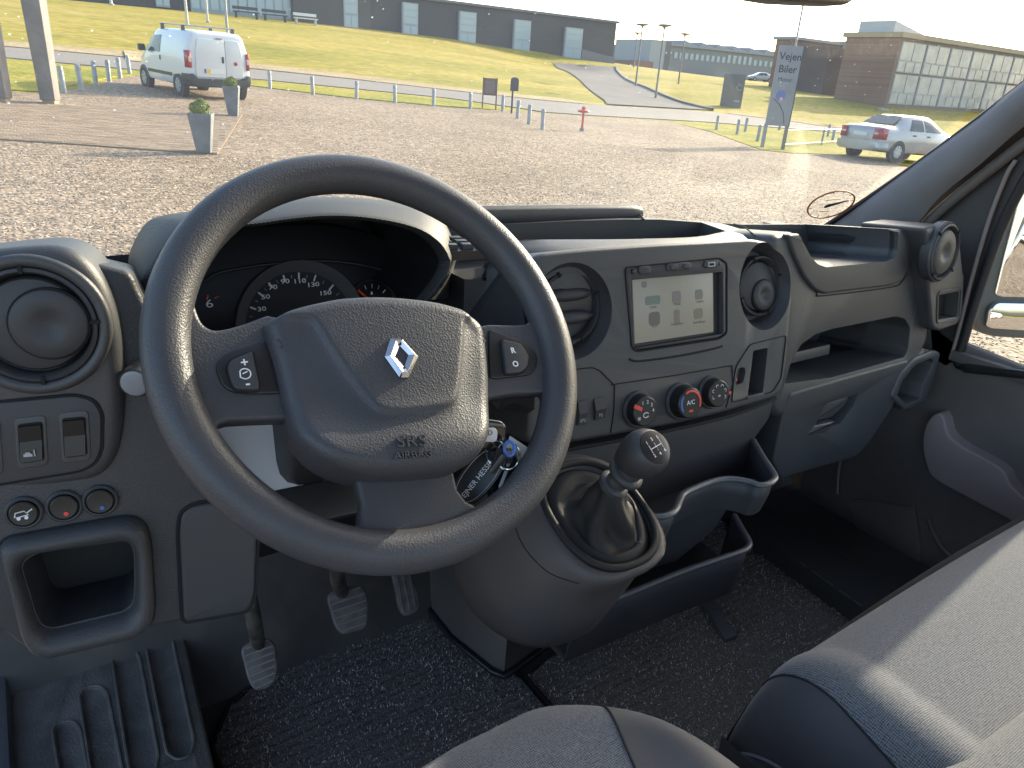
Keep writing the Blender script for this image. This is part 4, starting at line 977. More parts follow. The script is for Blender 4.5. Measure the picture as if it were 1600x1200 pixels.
# left console vent, slats open
v = vent_ring(CON, *CON.px(889, 480, -0.02), 0.050, dash, -0.021)
a0, b0 = CON.px(889, 480, -0.02)
lathe('duct', CON, [(0.043, -0.030), (0.043, -0.10), (0.002, -0.10)], M_DEEP, v, 36, a0, b0, cap1=True)
for k, (db, h) in enumerate(((0.018, 0.010), (-0.014, 0.010))):
    P = []
    for s in np.linspace(-1, 1, 9):
        w = math.sqrt(max(0.0, 1 - s * s * 0.96)); P.append((s * 0.040, w))
    rings = []
    for s, w in P:
        rings.append([CON.pt(a0 + s, b0 + db + dy * w, -0.022 + dc * w) for dy, dc in ((0.009, 0.002), (0.004, 0.010), (-0.004, 0.012), (-0.010, 0.006), (-0.009, -0.012), (0.007, -0.016))])
    loft('slat', rings, M_DASH2, v, smooth=60)
# right console vent, flap closed
a0, b0 = CON.px(1186, 447, -0.022)
v = vent_ring(CON, a0, b0, 0.0485, dash, -0.022)
vent_flap(CON, a0, b0, 0.0485, v, -0.022, 0.10, -0.30, 0.50)

# --- screen unit
M_SCREEN = mat('pale_touch_screen', (0.17, 0.163, 0.135), 0.28, emit=((0.46, 0.44, 0.36), 0.045))
unit = prism('display_unit', CON, offset(scr_r, 0.0045), -0.0272, 0.001, M_DASH2, dash, 0.002, 3)
disp = CON.poly([(992, 437), (1118, 425), (1119, 519), (996, 537.5)])
bez = rounded(CON.poly([(984, 437), (1128, 424), (1129, 521), (990, 544)]), 0.004, 3)
k = len(bez)
dd = []
for i in range(k):       # bezel slopes down to the glass
    pass
cut(unit, [prism('cutter', CON, bez, -0.009, 0.02, M_DEEP, None, 0)], 0.0015, 2)
tube('display_seam', [CON.pt(a, b, 0.0006) for a, b in offset(scr_r, 0.0022)], 0.0012, M_SEAM, unit, 6, closed=True)
prism('bezel', CON, offset(bez, 0.0005), -0.0089, -0.0075, M_BLACK, unit, 0)
prism('screen', CON, disp, -0.0075, -0.0055, M_SCREEN, unit, 0.0004)
icons = [((1020, 469), (0.014, 0.0065), (0.115, 0.145, 0.125)), ((1057, 464), (0.0085, 0.009), (0.165, 0.135, 0.14)), ((1092, 460), (0.0075, 0.0075), (0.145, 0.145, 0.12)),
         ((1022.5, 498), (0.0105, 0.010), (0.115, 0.092, 0.085)), ((1057.5, 495), (0.0055, 0.0105), (0.165, 0.13, 0.105)), ((1091, 490), (0.009, 0.008), (0.165, 0.145, 0.108)), ((1006.5, 444.5), (0.0045, 0.0045), (0.13, 0.13, 0.12))]
for (q, (w, h), c) in icons:
    a, b_ = CON.px(*q, -0.0055)
    prism('icon', CON.moved(a, b_), rounded([(-w, -h), (w, -h), (w, h), (-w, h)], min(w, h) * 0.55, 3), -0.0056, -0.0052, mat('screen_icon', c, 0.4, emit=(c, 0.03)), unit, 0)
M_ICONT = mat('screen_caption', (0.12, 0.117, 0.098), 0.4)
for q, s_ in (((1021, 480), 'Radio'), ((1058, 475), 'Media'), ((1093, 471), 'Telefon'), ((1023, 510), 'Kort'), ((1058, 506), 'Navigation'), ((1093, 503), 'Indstillinger')):
    a, b_ = CON.px(*q, -0.0055); text('caption', s_, CON, a, b_, 0.0055, M_ICONT, unit, 0.0001, c=-0.0053)
for pts, m_ in (([(996, 418), (1000, 416), (1012, 415), (1016, 418), (1016, 425), (1012, 428), (1000, 429), (996, 426)], M_BLACK), ([(1039, 415), (1043, 412), (1074, 409), (1078, 411), (1079, 418), (1075, 421), (1044, 424), (1040, 423)], M_BLACK), ([(1098, 411), (1101, 408), (1121, 406), (1123, 409), (1122, 416), (1118, 418), (1101, 419), (1098, 417)], M_BLACK)):
    prism('button', CON, rounded(CON.poly(pts), 0.002, 2), -0.001, 0.0035, M_DASH2, unit, 0.0012)
for q in ((1050, 417.5), (1070, 415.5)):
    a, b_ = CON.px(*q); prism('key', CON.moved(a, b_), rounded([(-.007, -.004), (.007, -.004), (.007, .004), (-.007, .004)], .0035, 3), 0.002, 0.0052, M_DASH2, unit, 0.001)
a, b_ = CON.px(1110, 413); box('usb_port', CON.moved(a, b_), -0.008, 0.006, -0.0035, 0.0035, 0.003, 0.0042, M_PRINTDIM, unit); box('usb_slot', CON.moved(a, b_), -0.006, 0.003, -0.0018, 0.0018, 0.004, 0.0046, M_SEAM, unit)
for q, r_ in (((1122, 412), .003), ((988, 424), .0035)):
    a, b_ = CON.px(*q); lathe('knob', CON, disc_prof(r_, 0, 0.004, 0.0008), M_BLACK, unit, 14, a, b_, cap1=True)

# --- slot plate details, rocker switches, heater knobs
a, b_ = CON.px(1153, 594); lathe('red_tab', CON, disc_prof(0.004, -0.012, -0.004), M_REDP, dash, 14, a, b_, cap1=True)
prism('slot_ledge', CON, CON.poly([(1166, 619), (1192, 613), (1193, 617), (1167, 624)]), -0.001, 0.002, M_DASH, dash, 0.0006)
for pts, lab in (([(927, 623), (944, 620), (943, 653), (928, 657)], 'P'), ([(902, 627), (915, 624), (914, 662), (901, 665)], 'S')):
    sw = prism('rocker_switch', CON, rounded(CON.poly(pts), 0.002, 2), -0.004, 0.002, M_BLACK, dash, 0.001)
    P = CON.poly(pts); mid = [((P[0][0] + P[3][0]) / 2, (P[0][1] + P[3][1]) / 2), ((P[1][0] + P[2][0]) / 2, (P[1][1] + P[2][1]) / 2)]
    V = [CON.pt(*P[0], 0.002), CON.pt(*P[1], 0.002), CON.pt(*mid[1], 0.0065), CON.pt(*mid[0], 0.0065), CON.pt(*P[2], 0.003), CON.pt(*P[3], 0.003)]
    mesh('rocker', V, [(0, 1, 2, 3), (3, 2, 4, 5), (0, 3, 5), (1, 4, 2)], M_DASH2, sw, 0)
    c_ = ((P[2][0] + P[3][0]) / 2, (P[2][1] + P[3][1]) / 2 + 0.007)
    text('print', '((P))' if lab == 'S' else 'P))', CON, c_[0], c_[1], 0.006, M_PRINTDIM, sw, 0.0002, c=0.006)
for i, (q, r, hh) in enumerate((((998, 640), 0.0225, 0.020), ((1065, 627), 0.0240, 0.024), ((1112, 613), 0.0215, 0.020))):
    a, b_ = CON.px(*q, 0.004)
    kb = lathe('heater_knob', CON, [(r * 1.22, -0.002), (r * 1.22, 0.003), (r * 1.12, 0.006), (r * 1.05, 0.006)], M_DASH2, dash, 44, a, b_)
    nf = 44; rings = []
    for rr, c in ((1.04, 0.004), (1.0, hh * 0.75), (0.97, hh * 0.95), (0.90, hh), (0.02, hh)):
        rings.append([CON.pt(a + r * rr * (1 - (0.025 if (j % 4 == 0 and 0.1 < rr < 1.02) else 0)) * math.cos(2 * math.pi * j / nf), b_ + r * rr * (1 - (0.025 if (j % 4 == 0 and 0.1 < rr < 1.02) else 0)) * math.sin(2 * math.pi * j / nf), c) for j in range(nf)])
    loft('grip', rings, M_BLACK, kb, smooth=30)
    top = CON.moved(a, b_, hh)
    if i == 0:
        box('pointer', top.moved(0, 0, 0, 152), r * 0.35, r * 1.0, -0.0028, 0.0028, -0.002, 0.0006, M_REDP, kb)
        for j, s_ in enumerate('01234'):
            q_ = math.radians(150 - j * 38); text('print', s_, top, r * 0.60 * math.cos(q_), r * 0.60 * math.sin(q_), 0.0075, M_PRINT, kb, 0.0002, c=0.0003)
        tube('print', [top.pt(r * 0.22 * math.cos(t_), -r * 0.25 + r * 0.16 * math.sin(t_), 0.0003) for t_ in np.linspace(0.5, 5.8, 10)], 0.0007, M_PRINT, kb, 5)
        box('print', top, -r * 0.66, -r * 0.45, -r * 0.5, -r * 0.3, 0, 0.0005, M_PRINTDIM, kb)
    elif i == 1:
        for m_, a0_, a1_ in ((M_BLUEP, 140, 215), (M_REDP, -25, 120)):
            tube('print', [top.pt(r * 0.76 * math.cos(math.radians(t_)), r * 0.76 * math.sin(math.radians(t_)), 0.0004) for t_ in np.linspace(a0_, a1_, 14)], 0.0017, m_, kb, 5, flat=0.35, up=top.n)
        text('print', 'A/C', top, 0, 0.001, 0.0095, M_PRINT, kb, 0.0002, c=0.0003)
        box('print', top, -r * .16, r * .16, -r * .55, -r * .42, 0, 0.0005, M_REDP, kb)
        lathe('red_tab', CON, disc_prof(0.0032, 0, 0.008), M_REDP, kb, 12, *CON.px(1089, 628), cap1=True)
    else:
        for j in range(6):
            q_ = math.radians(200 - j * 46); c_ = top.moved(r * 0.60 * math.cos(q_), r * 0.60 * math.sin(q_), 0, math.degrees(q_) - 90)
            tube('print', [c_.pt(x_, y_, 0.0003) for x_, y_ in ((-.0022, -.0018), (-.0022, .0016), (.0006, .002), (.0022, 0))], 0.0004, M_PRINT, kb, 5)
        box('print', top, -r * .10, r * .10, -r * .22, -r * .08, 0, 0.0005, M_PRINTDIM, kb)
        lathe('red_tab', CON, disc_prof(0.003, 0, 0.008), M_REDP, kb, 12, *CON.px(1135, 613), cap1=True)

# --- lower centre: fascia, wavy cup tray, map bin
LC = Frame((0.85, 0.705, 1.22), -3, 4)
prism('lower_fascia', LC, rounded(LC.poly([(800, 715), (885, 706), (957, 693), (1067, 671), (1140, 653), (1212, 625), (1206, 655), (1180, 690), (1170, 720), (1150, 780), (1120, 830), (1060, 880), (800, 960)]), 0.01, 3), -0.10, -0.004, M_DASH2, dash, 0.004)
M_TRAYRIM = mat('tray_rim_sheen', (0.085, 0.086, 0.092), 0.32)  # lighter base colour paints the sky reflection along the rim edges
def tray(name, px, zz, drop, back, m):
    P = [at_z(x, y, z) for (x, y), z in zip(px, zz)]
    P = [np.array(p) for p in smooth_open(P, 5)]
    o = tube(name, P, 0.0056, M_TRAYRIM, dash, 10, flat=0.8)
    ctr = sum(P) / len(P); low = []
    for p in P:
        low.append(p + np.array([0, 0.012, -drop]))
    rings = [[p + np.array([0, 0.002, 0]) for p in P], [p + np.array([0, 0.004, -drop * .5]) for p in P], low, [np.array([p[0], back, p[2]]) for p in low]]
    w = loft('tray_wall', rings, m, o, closed=False, smooth=60)
    md = w.modifiers.new('solid', 'SOLIDIFY'); md.thickness = 0.004
    return o
up = [(1177, 688), (1192, 714), (1208, 738), (1211, 747), (1203, 755), (1188, 758), (1169, 752), (1140, 748), (1114, 752), (1085, 763), (1068, 772), (1062, 782), (1056, 796), (1046, 804), (1030, 807), (1005, 805)]
tray('cup_tray', up, [1.190] * len(up), 0.062, 0.75, M_DASH2)
lo = [(1147, 805), (1158, 824), (1169, 843), (1171, 851), (1164, 859), (1140, 868), (1067, 893), (993, 923), (945, 942), (900, 960)]
tray('map_bin', lo, [1.035] * len(lo), 0.10, 0.80, M_DASH2)

# --- passenger side
pas = prism('passenger_panel', PAS, rounded(PAS.poly([(1205, 368), (1240, 363), (1300, 359), (1395, 358), (1436, 359), (1448, 374), (1455, 420), (1452, 530), (1432, 572), (1416, 598), (1300, 632), (1215, 655), (1205, 640)]), 0.02, 4), -0.205, 0.0, M_DASH, dash, 0.014, 5, smooth=40)
cut(pas, [prism('cutter', PAS, rounded(PAS.poly(tray_px), 0.006, 3), -0.19, 0.06, M_DEEP, None, 0), prism('cutter', PAS, rounded(PAS.poly(shelf_px), 0.006, 3), -0.20, 0.06, M_DEEP, None, 0)], 0.004, 3, smooth=40, angle=38)
bz = prism('tray_surround', PAS, rounded(PAS.poly([(1226, 366), (1236, 398), (1252, 432), (1268, 452), (1284, 459), (1388, 446), (1406, 438), (1414, 422), (1415, 390), (1410, 372), (1404, 361), (1300, 361)]), 0.008, 3), -0.01, 0.007, M_DASH, dash, 0.005, 4, smooth=40)
cut(bz, [prism('cutter', PAS, rounded(PAS.poly(tray_px), 0.006, 3), -0.1, 0.06, M_DEEP, None, 0)], 0.0)
seam(PAS, smooth_open(PAS.poly([(1247, 400), (1262, 436), (1276, 458), (1286, 462), (1390, 449), (1408, 441), (1417, 424)]), 3), 0.0012)
box('shelf_step', PAS, *(lambda p, q: (p[0], q[0], p[1] + .012, p[1] + 0.034))(PAS.px(1228, 603), PAS.px(1340, 570)), -0.11, -0.06, M_DASH, dash, bevel=0.004)
gpx = [(1224, 612), (1300, 590), (1413, 559), (1408, 580), (1388, 632), (1350, 690), (1330, 712), (1212, 745), (1200, 720), (1215, 650)]
GB_ = Frame((1.3, 0.712, 1.2), 0, 5)
gb = prism('glovebox_door', GB_, rounded(GB_.poly(gpx), 0.012, 4), -0.05, 0.012, M_DASH2, dash, 0.006, 4, smooth=40)
hp = rounded(GB_.poly([(1282, 628), (1332, 613), (1326, 630), (1304, 660), (1262, 672), (1268, 655)]), 0.006, 3)
cut(gb, [prism('cutter', GB_, hp, -0.018, 0.06, M_DEEP, None, 0)], 0.003, 2, angle=38)
hd = prism('latch', GB_, rounded(GB_.poly([(1284, 631), (1328, 618), (1318, 634), (1298, 652), (1272, 657)]), 0.004, 3), -0.02, 0.002, M_DASH, gb, 0.003)
prism('catch_bracket', GB_, rounded(GB_.poly([(1252, 676), (1262, 662), (1296, 655), (1282, 672)]), 0.003, 2), -0.005, 0.014, M_DASH, gb, 0.003)
# end pod with vent and oblong insert
rpod = prism('vent_pod', RV, rounded(RV.poly([(1440, 356), (1478, 350), (1491, 362), (1497, 385), (1501, 425), (1503, 428), (1500, 490), (1492, 507), (1463, 517), (1452, 512), (1447, 460), (1446, 400)]), 0.012, 4), -0.12, 0.006, M_DASH, dash, 0.007, 4, smooth=40)
sq = rounded(RV.poly([(1462, 460), (1494, 454), (1491, 494), (1461, 499)]), 0.004, 3)
cut(rpod, [prism('cutter', RV, sq, -0.03, 0.06, M_DEEP, None, 0)], 0.002, 2, angle=38)
prism('insert', RV, offset(sq, 0.002), -0.032, -0.02, M_DEEP, dash, 0)
tube('insert_rim', [RV.pt(a, b_, 0.006) for a, b_ in offset(sq, -0.006)], 0.0022, M_DASH2, dash, 8, closed=True)
a0, b0 = RV.px(1474, 394, 0.012)
v = vent_ring(RV, a0, b0, 0.0545, dash, 0.012, rot=45)
lathe('vent_collar', RV, [(0.0585, -0.004), (0.0585, 0.012), (0.055, 0.015)], M_DASH, v, 40, a0, b0)
lathe('flap', RV, [(0.044, 0.0), (0.044, 0.012), (0.040, 0.016), (0.022, 0.017), (0.017, 0.0165), (0.010, 0.0125), (0.002, 0.0115)], M_DASH2, v, 40, a0, b0, cap1=True, smooth=60)
pk = PAS.poly([(1399, 616), (1411, 588), (1429, 570), (1452, 560), (1456, 566), (1440, 600), (1436, 622), (1414, 631)])
pocket = prism('side_pocket', PAS, rounded(PAS.poly([(1390, 620), (1404, 582), (1426, 558), (1456, 546), (1468, 550), (1456, 596), (1444, 628), (1412, 642)]), 0.01, 3), -0.10, 0.004, M_DASH, dash, 0.005)
cut(pocket, [prism('cutter', PAS, rounded(pk, 0.006, 3), -0.05, 0.05, M_DEEP, None, 0)], 0.003, 2, angle=38)

# --- driver's outer side: face, pod with vent, switches, cubby
low_px = [(-160, 660), (-20, 560), (60, 480), (132, 418), (150, 412), (205, 425), (215, 450), (240, 500), (290, 640), (335, 655), (352, 745), (405, 792), (400, 952), (386, 962), (285, 972), (225, 985), (125, 1014), (62, 1022), (30, 1010), (5, 985), (-160, 1020)]
lowp = prism('knee_panel', LOW, rounded(LOW.poly(low_px), 0.01, 3), -0.09, 0.0, M_COARSE, dash, 0.006, 3, smooth=40)
cub_out = [(0, 848), (14, 838), (196, 805), (216, 808), (230, 822), (236, 850), (242, 945), (238, 970), (222, 985), (205, 992), (75, 1022), (52, 1016), (36, 990)]
cub_in = [(34, 884), (44, 872), (60, 864), (192, 845), (204, 849), (209, 862), (210, 920), (207, 942), (194, 954), (82, 981), (66, 976), (58, 962)]
ci = rounded(LOW.poly(cub_in), 0.01, 4)
cut(lowp, [prism('cutter', LOW, ci, -0.085, 0.06, M_DEEP, None, 0)])
def radial(poly, c, n_=96):
    P = np.array(poly) - c; out = []
    for k_ in range(n_):
        t_ = 2 * math.pi * k_ / n_; d_ = np.array([math.cos(t_), math.sin(t_)]); best = None
        for i_ in range(len(P)):
            a_, b2 = P[i_ - 1], P[i_]; e_ = b2 - a_; den = d_[0] * e_[1] - d_[1] * e_[0]
            if abs(den) < 1e-12: continue
            s1 = (a_[0] * e_[1] - a_[1] * e_[0]) / den; s2 = (a_[0] * d_[1] - a_[1] * d_[0]) / den
            if s1 > 0 and -1e-9 <= s2 <= 1 + 1e-9 and (best is None or s1 > best): best = s1
        out.append(tuple(c + d_ * best))
    return out
cc_ = np.mean(ci, axis=0); ro, ri = radial(rounded(LOW.poly(cub_out), 0.014, 5), cc_), radial(rounded(LOW.poly(cub_in), 0.014, 5), cc_)
rg_ = []
for t_, c_ in ((0, -0.004), (0, 0.004), (.03, .009), (.10, .014), (.22, .0175), (.40, .019), (.58, .0178), (.74, .014), (.87, .007), (.95, -.002), (1.0, -.014), (1.02, -.05), (1.03, -.083)):
    rg_.append([LOW.pt(a_[0] + (b2[0] - a_[0]) * t_, a_[1] + (b2[1] - a_[1]) * t_, c_) for a_, b2 in zip(ro, ri)])
loft('cubby_surround', rg_, M_COARSE, dash, cap0=False, cap1=False, smooth=60)
prism('cubby_back', LOW, offset(ci, -0.001), -0.089, -0.080, M_DEEP, dash, 0)
seam(LOW, rounded(LOW.poly(cub_out), 0.012, 4), 0.0016, 0.0004, True)
fz = rounded(LOW.poly([(277, 830), (281, 800), (300, 787), (404, 768), (402, 860), (399, 930), (388, 955), (290, 972), (284, 965)]), 0.008, 3)
prism('fuse_cover', LOW, offset(fz, 0.0015), -0.002, 0.004, M_DASH2, dash, 0.003)
seam(LOW, fz, 0.0020, 0.0003, True)
podp = prism('vent_pod', POD, smooth_closed(POD.poly([(-150, 420), (-60, 398), (20, 388), (88, 386), (128, 404), (158, 440), (178, 490), (189, 550), (192, 620), (189, 680), (178, 722), (155, 748), (110, 760), (-20, 778), (-150, 790)]), 4), -0.07, 0.0, M_DASH, dash, 0.014, 6, smooth=50)
a0, b0 = POD.px(52, 508)
cut(podp, [lathe('cutter', POD, [(0.046, -0.03), (0.050, 0.03)], M_DEEP, None, 48, a0, b0, cap0=True, cap1=True)], 0)
lathe('vent_collar', POD, [(0.0610, -0.002), (0.0612, 0.003), (0.0595, 0.0055), (0.056, 0.0065), (0.0525, 0.0055), (0.0505, 0.002), (0.050, -0.01)], M_DASH, dash, 56, a0, b0, smooth=60)
v = vent_ring(POD, a0, b0, 0.0505, dash, -0.001, rot=2)
vent_flap(POD, a0, b0, 0.0505, v, -0.001, 0.26, 0.02, 0.60)
plate = rounded(POD.poly([(-150, 648), (0, 627), (118, 616), (148, 624), (161, 646), (160, 702), (150, 724), (128, 736), (0, 757), (-150, 775)]), 0.006, 3)
prism('switch_plate', POD, offset(plate, 0.001), -0.003, 0.0022, M_DASH2, dash, 0.0016)
seam(POD, plate, 0.0014, 0.0003, True)
for pts, sym in (([(31, 664), (66, 660), (69, 714), (35, 719)], True), ([(100, 655), (133, 652), (136, 706), (104, 710)], False), ([(-45, 672), (-6, 668), (-2, 726), (-40, 730)], False)):
    P = POD.poly(pts)
    c_ = np.mean(P, axis=0); big = [tuple(c_ + (np.array(p) - c_) * 1.45) for p in P]
    sw = prism('rocker_switch', POD, rounded(big, 0.005, 3), 0.001, 0.0032, M_DASH, dash, 0.0012)
    prism('well', POD, rounded([tuple(c_ + (np.array(p) - c_) * 1.12) for p in P], 0.003, 3), 0.003, 0.0036, M_SEAM, sw, 0)
    m0 = [P[3][0] * .45 + P[0][0] * .55, P[3][1] * .45 + P[0][1] * .55]; m1 = [P[2][0] * .45 + P[1][0] * .55, P[2][1] * .45 + P[1][1] * .55]
    V = [POD.pt(*P[0], 0.0075), POD.pt(*P[1], 0.0075), POD.pt(*m1, 0.0045), POD.pt(*m0, 0.0045), POD.pt(*P[2], 0.007), POD.pt(*P[3], 0.007)] + [POD.pt(*p, 0.002) for p in P]
    mesh('rocker', V, [(0, 1, 2, 3), (3, 2, 4, 5), (0, 3, 5, 9, 6), (1, 7, 8, 4, 2), (0, 6, 7, 1), (4, 8, 9, 5)], M_BLACK, sw, 0)
    if sym:
        c2 = ((P[2][0] + P[3][0]) / 2, (P[2][1] + P[3][1]) / 2 + 0.008); f_ = POD.moved(*c2, 0.0072)
        box('print', f_, -.005, .002, -.003, -.0005, -0.0002, 0.0005, M_PRINTDIM, sw); box('print', f_, .0032, .0042, -.003, .003, -0.0002, 0.0005, M_PRINTDIM, sw); box('print', f_, -.0035, .0005, -.0004, .001, -0.0002, 0.0005, M_PRINTDIM, sw)
for i, q in enumerate(((38, 800), (101, 790), (157, 781))):
    a, b_ = LOW.px(*q)
    bt = lathe('push_button', LOW, [(0.0155, -0.002), (0.0155, 0.003), (0.0140, 0.0045), (0.0128, 0.004), (0.0125, 0.001)], M_DASH2, dash, 32, a, b_)
    lathe('cap', LOW, [(0.0115, 0.0), (0.0115, 0.0052), (0.0105, 0.0062), (0.006, 0.0058), (0.002, 0.0056)], M_BLACK, bt, 32, a, b_, cap1=True)
    f_ = LOW.moved(a, b_, 0.006)
    if i == 0:
        tube('print', [f_.pt(x_, y_) for x_, y_ in ((-.007, -.002), (-.006, .002), (.001, .003), (.004, -.001), (-.006, -.0025))], 0.0006, M_PRINT, bt, 5)
        for x_ in (-.004, .002): lathe('print', f_, [(0.0016, -0.001), (0.0016, 0.0006)], M_PRINT, bt, 10, x_, -.0035, cap1=True)
        tube('print', [f_.pt(x_, y_) for x_, y_ in ((.003, .001), (.0075, .004))], 0.0006, M_PRINT, bt, 5)
    else:
        lathe('dot', f_, [(0.0020, -0.001), (0.0020, 0.0007)], M_REDP if i == 1 else M_BLUEP, bt, 12, 0.001, -0.006, cap1=True)

# strip of dash between pod and hood, defrost grille right of the hood
f_ = Frame(at_d(733, 381, 0.98), 0, 0); f_ = frame_axes(at_z(733, 382, 1.535), (1, -0.15, 0), (0.15, 1, 0))
gr = box('defrost_grille', f_, -0.045, 0.045, -0.035, 0.035, -0.012, 0.0, M_BLACK, dash)
for i in range(3):
    for j in range(4):
        box('grille_bar', f_, -0.042 + j * 0.022, -0.027 + j * 0.022, -0.028 + i * 0.021, -0.016 + i * 0.021, 0.0, 0.007, M_DASH2, gr, bevel=0.001)
# bridge panel between cluster and centre panel
br = [at_y(755, 489, .80), at_y(788, 426, .80), at_y(800, 410, .78), at_y(832, 420, .74), at_y(838, 520, .715), at_y(835, 640, .69), at_y(800, 660, .78), at_y(700, 560, .84)]
k = len(br); mesh('bridge_panel', br + [p + np.array([0, .05, -.01]) for p in br], [tuple(range(k)), tuple(range(k, 2 * k))[::-1]] + [(i, (i + 1) % k, k + (i + 1) % k, k + i) for i in range(k)], M_DASH, dash, 30)

# ================================================================== INSTRUMENT CLUSTER
lip_px = [(212, 500), (220, 468), (230, 430), (256, 384), (300, 357), (350, 349), (400, 345), (450, 338), (500, 333.5), (550, 334), (600, 340), (640, 349), (667, 360), (690, 378), (702, 398), (704, 412), (690, 440), (665, 470)]
rear_px = [(186, 500), (198, 450), (200, 410), (207, 383), (227, 350), (253, 337), (313, 328), (400, 315), (480, 308), (540, 308), (600, 313), (640, 320), (667, 328), (693, 346), (707, 371), (715, 396), (716, 420), (720, 470)]
L3 = smooth_open([at_y(x, y, 0.80) for x, y in lip_px], 4)
R3 = smooth_open([at_y(x, y, 0.93) for x, y in rear_px], 4)
L3 = [np.array(p) for p in L3]; R3 = [np.array(p) for p in R3]
cl_c = np.array([0.285, 0.93, 1.45])
hood_rings = []
far_ = [np.array([p[0] * .96 + .3 * .04, 1.03, min(p[2], 1.60) - 0.05]) for p in R3]
mid_ = [(a * .5 + b_ * .5) + np.array([0, 0, 0.004]) for a, b_ in zip(L3, R3)]
def pull(P, k, y):
    c = np.array([0.285, 0, 1.45]); return [np.array([c[0] + (p[0] - c[0]) * k, y, c[2] + (p[2] - c[2]) * k]) for p in P]
hood_rings = [far_, R3, mid_, L3, pull(L3, 0.985, 0.797), pull(L3, 0.955, 0.803), pull(L3, 0.945, 0.815)]
hood = loft('instrument_hood', hood_rings, M_HOOD, dash, closed=False, smooth=60)
loft('hood_lining', [pull(L3, 0.946, 0.814), pull(L3, 0.93, 0.85), pull(L3, 0.90, 0.90), pull(L3, 0.86, 0.975), pull(L3, 0.3, 0.978), pull(L3, 0.02, 0.978)], M_BLACK, dash, closed=False, smooth=60)
CLF = Frame((0.285, 0.925, 1.46), 0, 16)
clus = thing('instrument_cluster', 'black instrument cluster with white speedometer numbers behind the steering wheel', 'gauge', CLF.pt(0, -0.1, 0))
prism('face', CLF, rounded([(-0.19, -0.13), (0.20, -0.13), (0.20, 0.02), (0.15, 0.075), (0.06, 0.098), (-0.05, 0.100), (-0.14, 0.08), (-0.19, 0.02)], 0.03, 4), -0.03, 0.0, mat('cluster_lens_black', (0.010, 0.010, 0.011), 0.35, spec=0.2), clus, 0.004)
def cpx(x, y): return CLF.px(x, y)
def dpx(r, th, cx=467, cy=508): return cpx(cx + r * math.cos(math.radians(th)), cy - r * math.sin(math.radians(th)))
sc_ = cpx(467, 508)
def dial_ring(name, rs, m, parent, cx, cy):
    return loft(name, [[CLF.pt(*dpx(r, 360 * j / 60, cx, cy), c) for j in range(60)] for r, c in rs], m, parent, cap0=False, cap1=False)
dial = dial_ring('speed_dial', [(103, 0.0), (101, 0.010), (86, 0.003), (84, 0.002)], mat('dial_ring_grey', (0.07, 0.07, 0.075), 0.4), clus, 467, 508)
dial_ring('dial_face', [(86, 0.002), (40, 0.0021), (0.5, 0.002)], M_DEEP, dial, 467, 508)
_th = [180, 160, 141.6, 126, 108, 90.7, 72, 50, 28]
for i, th in enumerate(_th):
    for t_, big in ((th, True), ((th + _th[i + 1]) / 2 if i + 1 < len(_th) else None, False)):
        if t_ is None: continue
        p0, p1 = dpx(72 if big else 74, t_), dpx(82 if big else 79, t_)
        tube('tick', [CLF.pt(*p0, 0.0026), CLF.pt(*p1, 0.0026)], 0.0012 if big else 0.00045, M_PRINT if big else M_PRINTDIM, dial, 6)
for s_, q in (('10', (405, 505)), ('30', (408, 483)), ('50', (414, 464)), ('70', (425.5, 449)), ('90', (444.5, 440)), ('110', (467, 439.5)), ('130', (488, 445)), ('150', (507, 458))):
    a, b_ = cpx(*q); text('number', s_, CLF, a, b_, 0.0080, M_PRINT, dial, 0.0002, c=0.0032, sx=1.45, bold=0.00012)
box('needle', CLF.moved(sc_[0], sc_[1], 0.006, 188), 0.0, 0.058, -0.0012, 0.0012, 0, 0.001, M_REDP, dial)
fg, fr_c = cpx(581, 476), 0.028
fd_ = lathe('fuel_dial', CLF, [(fr_c * 1.30, 0.0), (fr_c * 1.27, 0.006), (fr_c * 1.15, 0.002)], mat('dial_ring_dark', (0.03, 0.03, 0.032), 0.45), clus, 40, *fg)
for i in range(5):
    q = math.radians(128 - i * 22); f_ = CLF.moved(fg[0] + fr_c * .92 * math.cos(q), fg[1] + fr_c * .92 * math.sin(q), 0.002, math.degrees(q))
    box('tick', f_, -0.003, 0.003, -0.0006, 0.0006, 0, 0.0006, M_PRINT if i in (0, 4) else M_PRINTDIM, fd_)
a, b_ = cpx(580, 458); box('print', CLF, a - .0015, a + .001, b_ - .002, b_ + .002, 0.002, 0.0027, M_PRINT, fd_)
n0, n1 = cpx(557, 453.5), cpx(573, 467); tube('needle', [CLF.pt(*n0, 0.005), CLF.pt(*n1, 0.005)], 0.0016, M_REDP, fd_, 6)
a, b_ = cpx(327, 475); text('number', '6', CLF, a, b_, 0.014, M_PRINT, clus, 0.0002, c=0.0008, sx=1.4)
for q0, q1 in (((322, 468), (324, 461)), ((334, 466), (341, 463)), ((331, 523), (336, 520))): tube('needle', [CLF.pt(*cpx(*q0), 0.003), CLF.pt(*cpx(*q1), 0.003)], 0.0011, M_REDP, clus, 6)
tube('cluster_rim', [CLF.pt(*cpx(x, y), 0.004) for x, y in smooth_open([(318, 440), (345, 425), (430, 412), (510, 408), (580, 418), (625, 437), (655, 465)], 4)], 0.0022, M_BLACK, clus, 8)

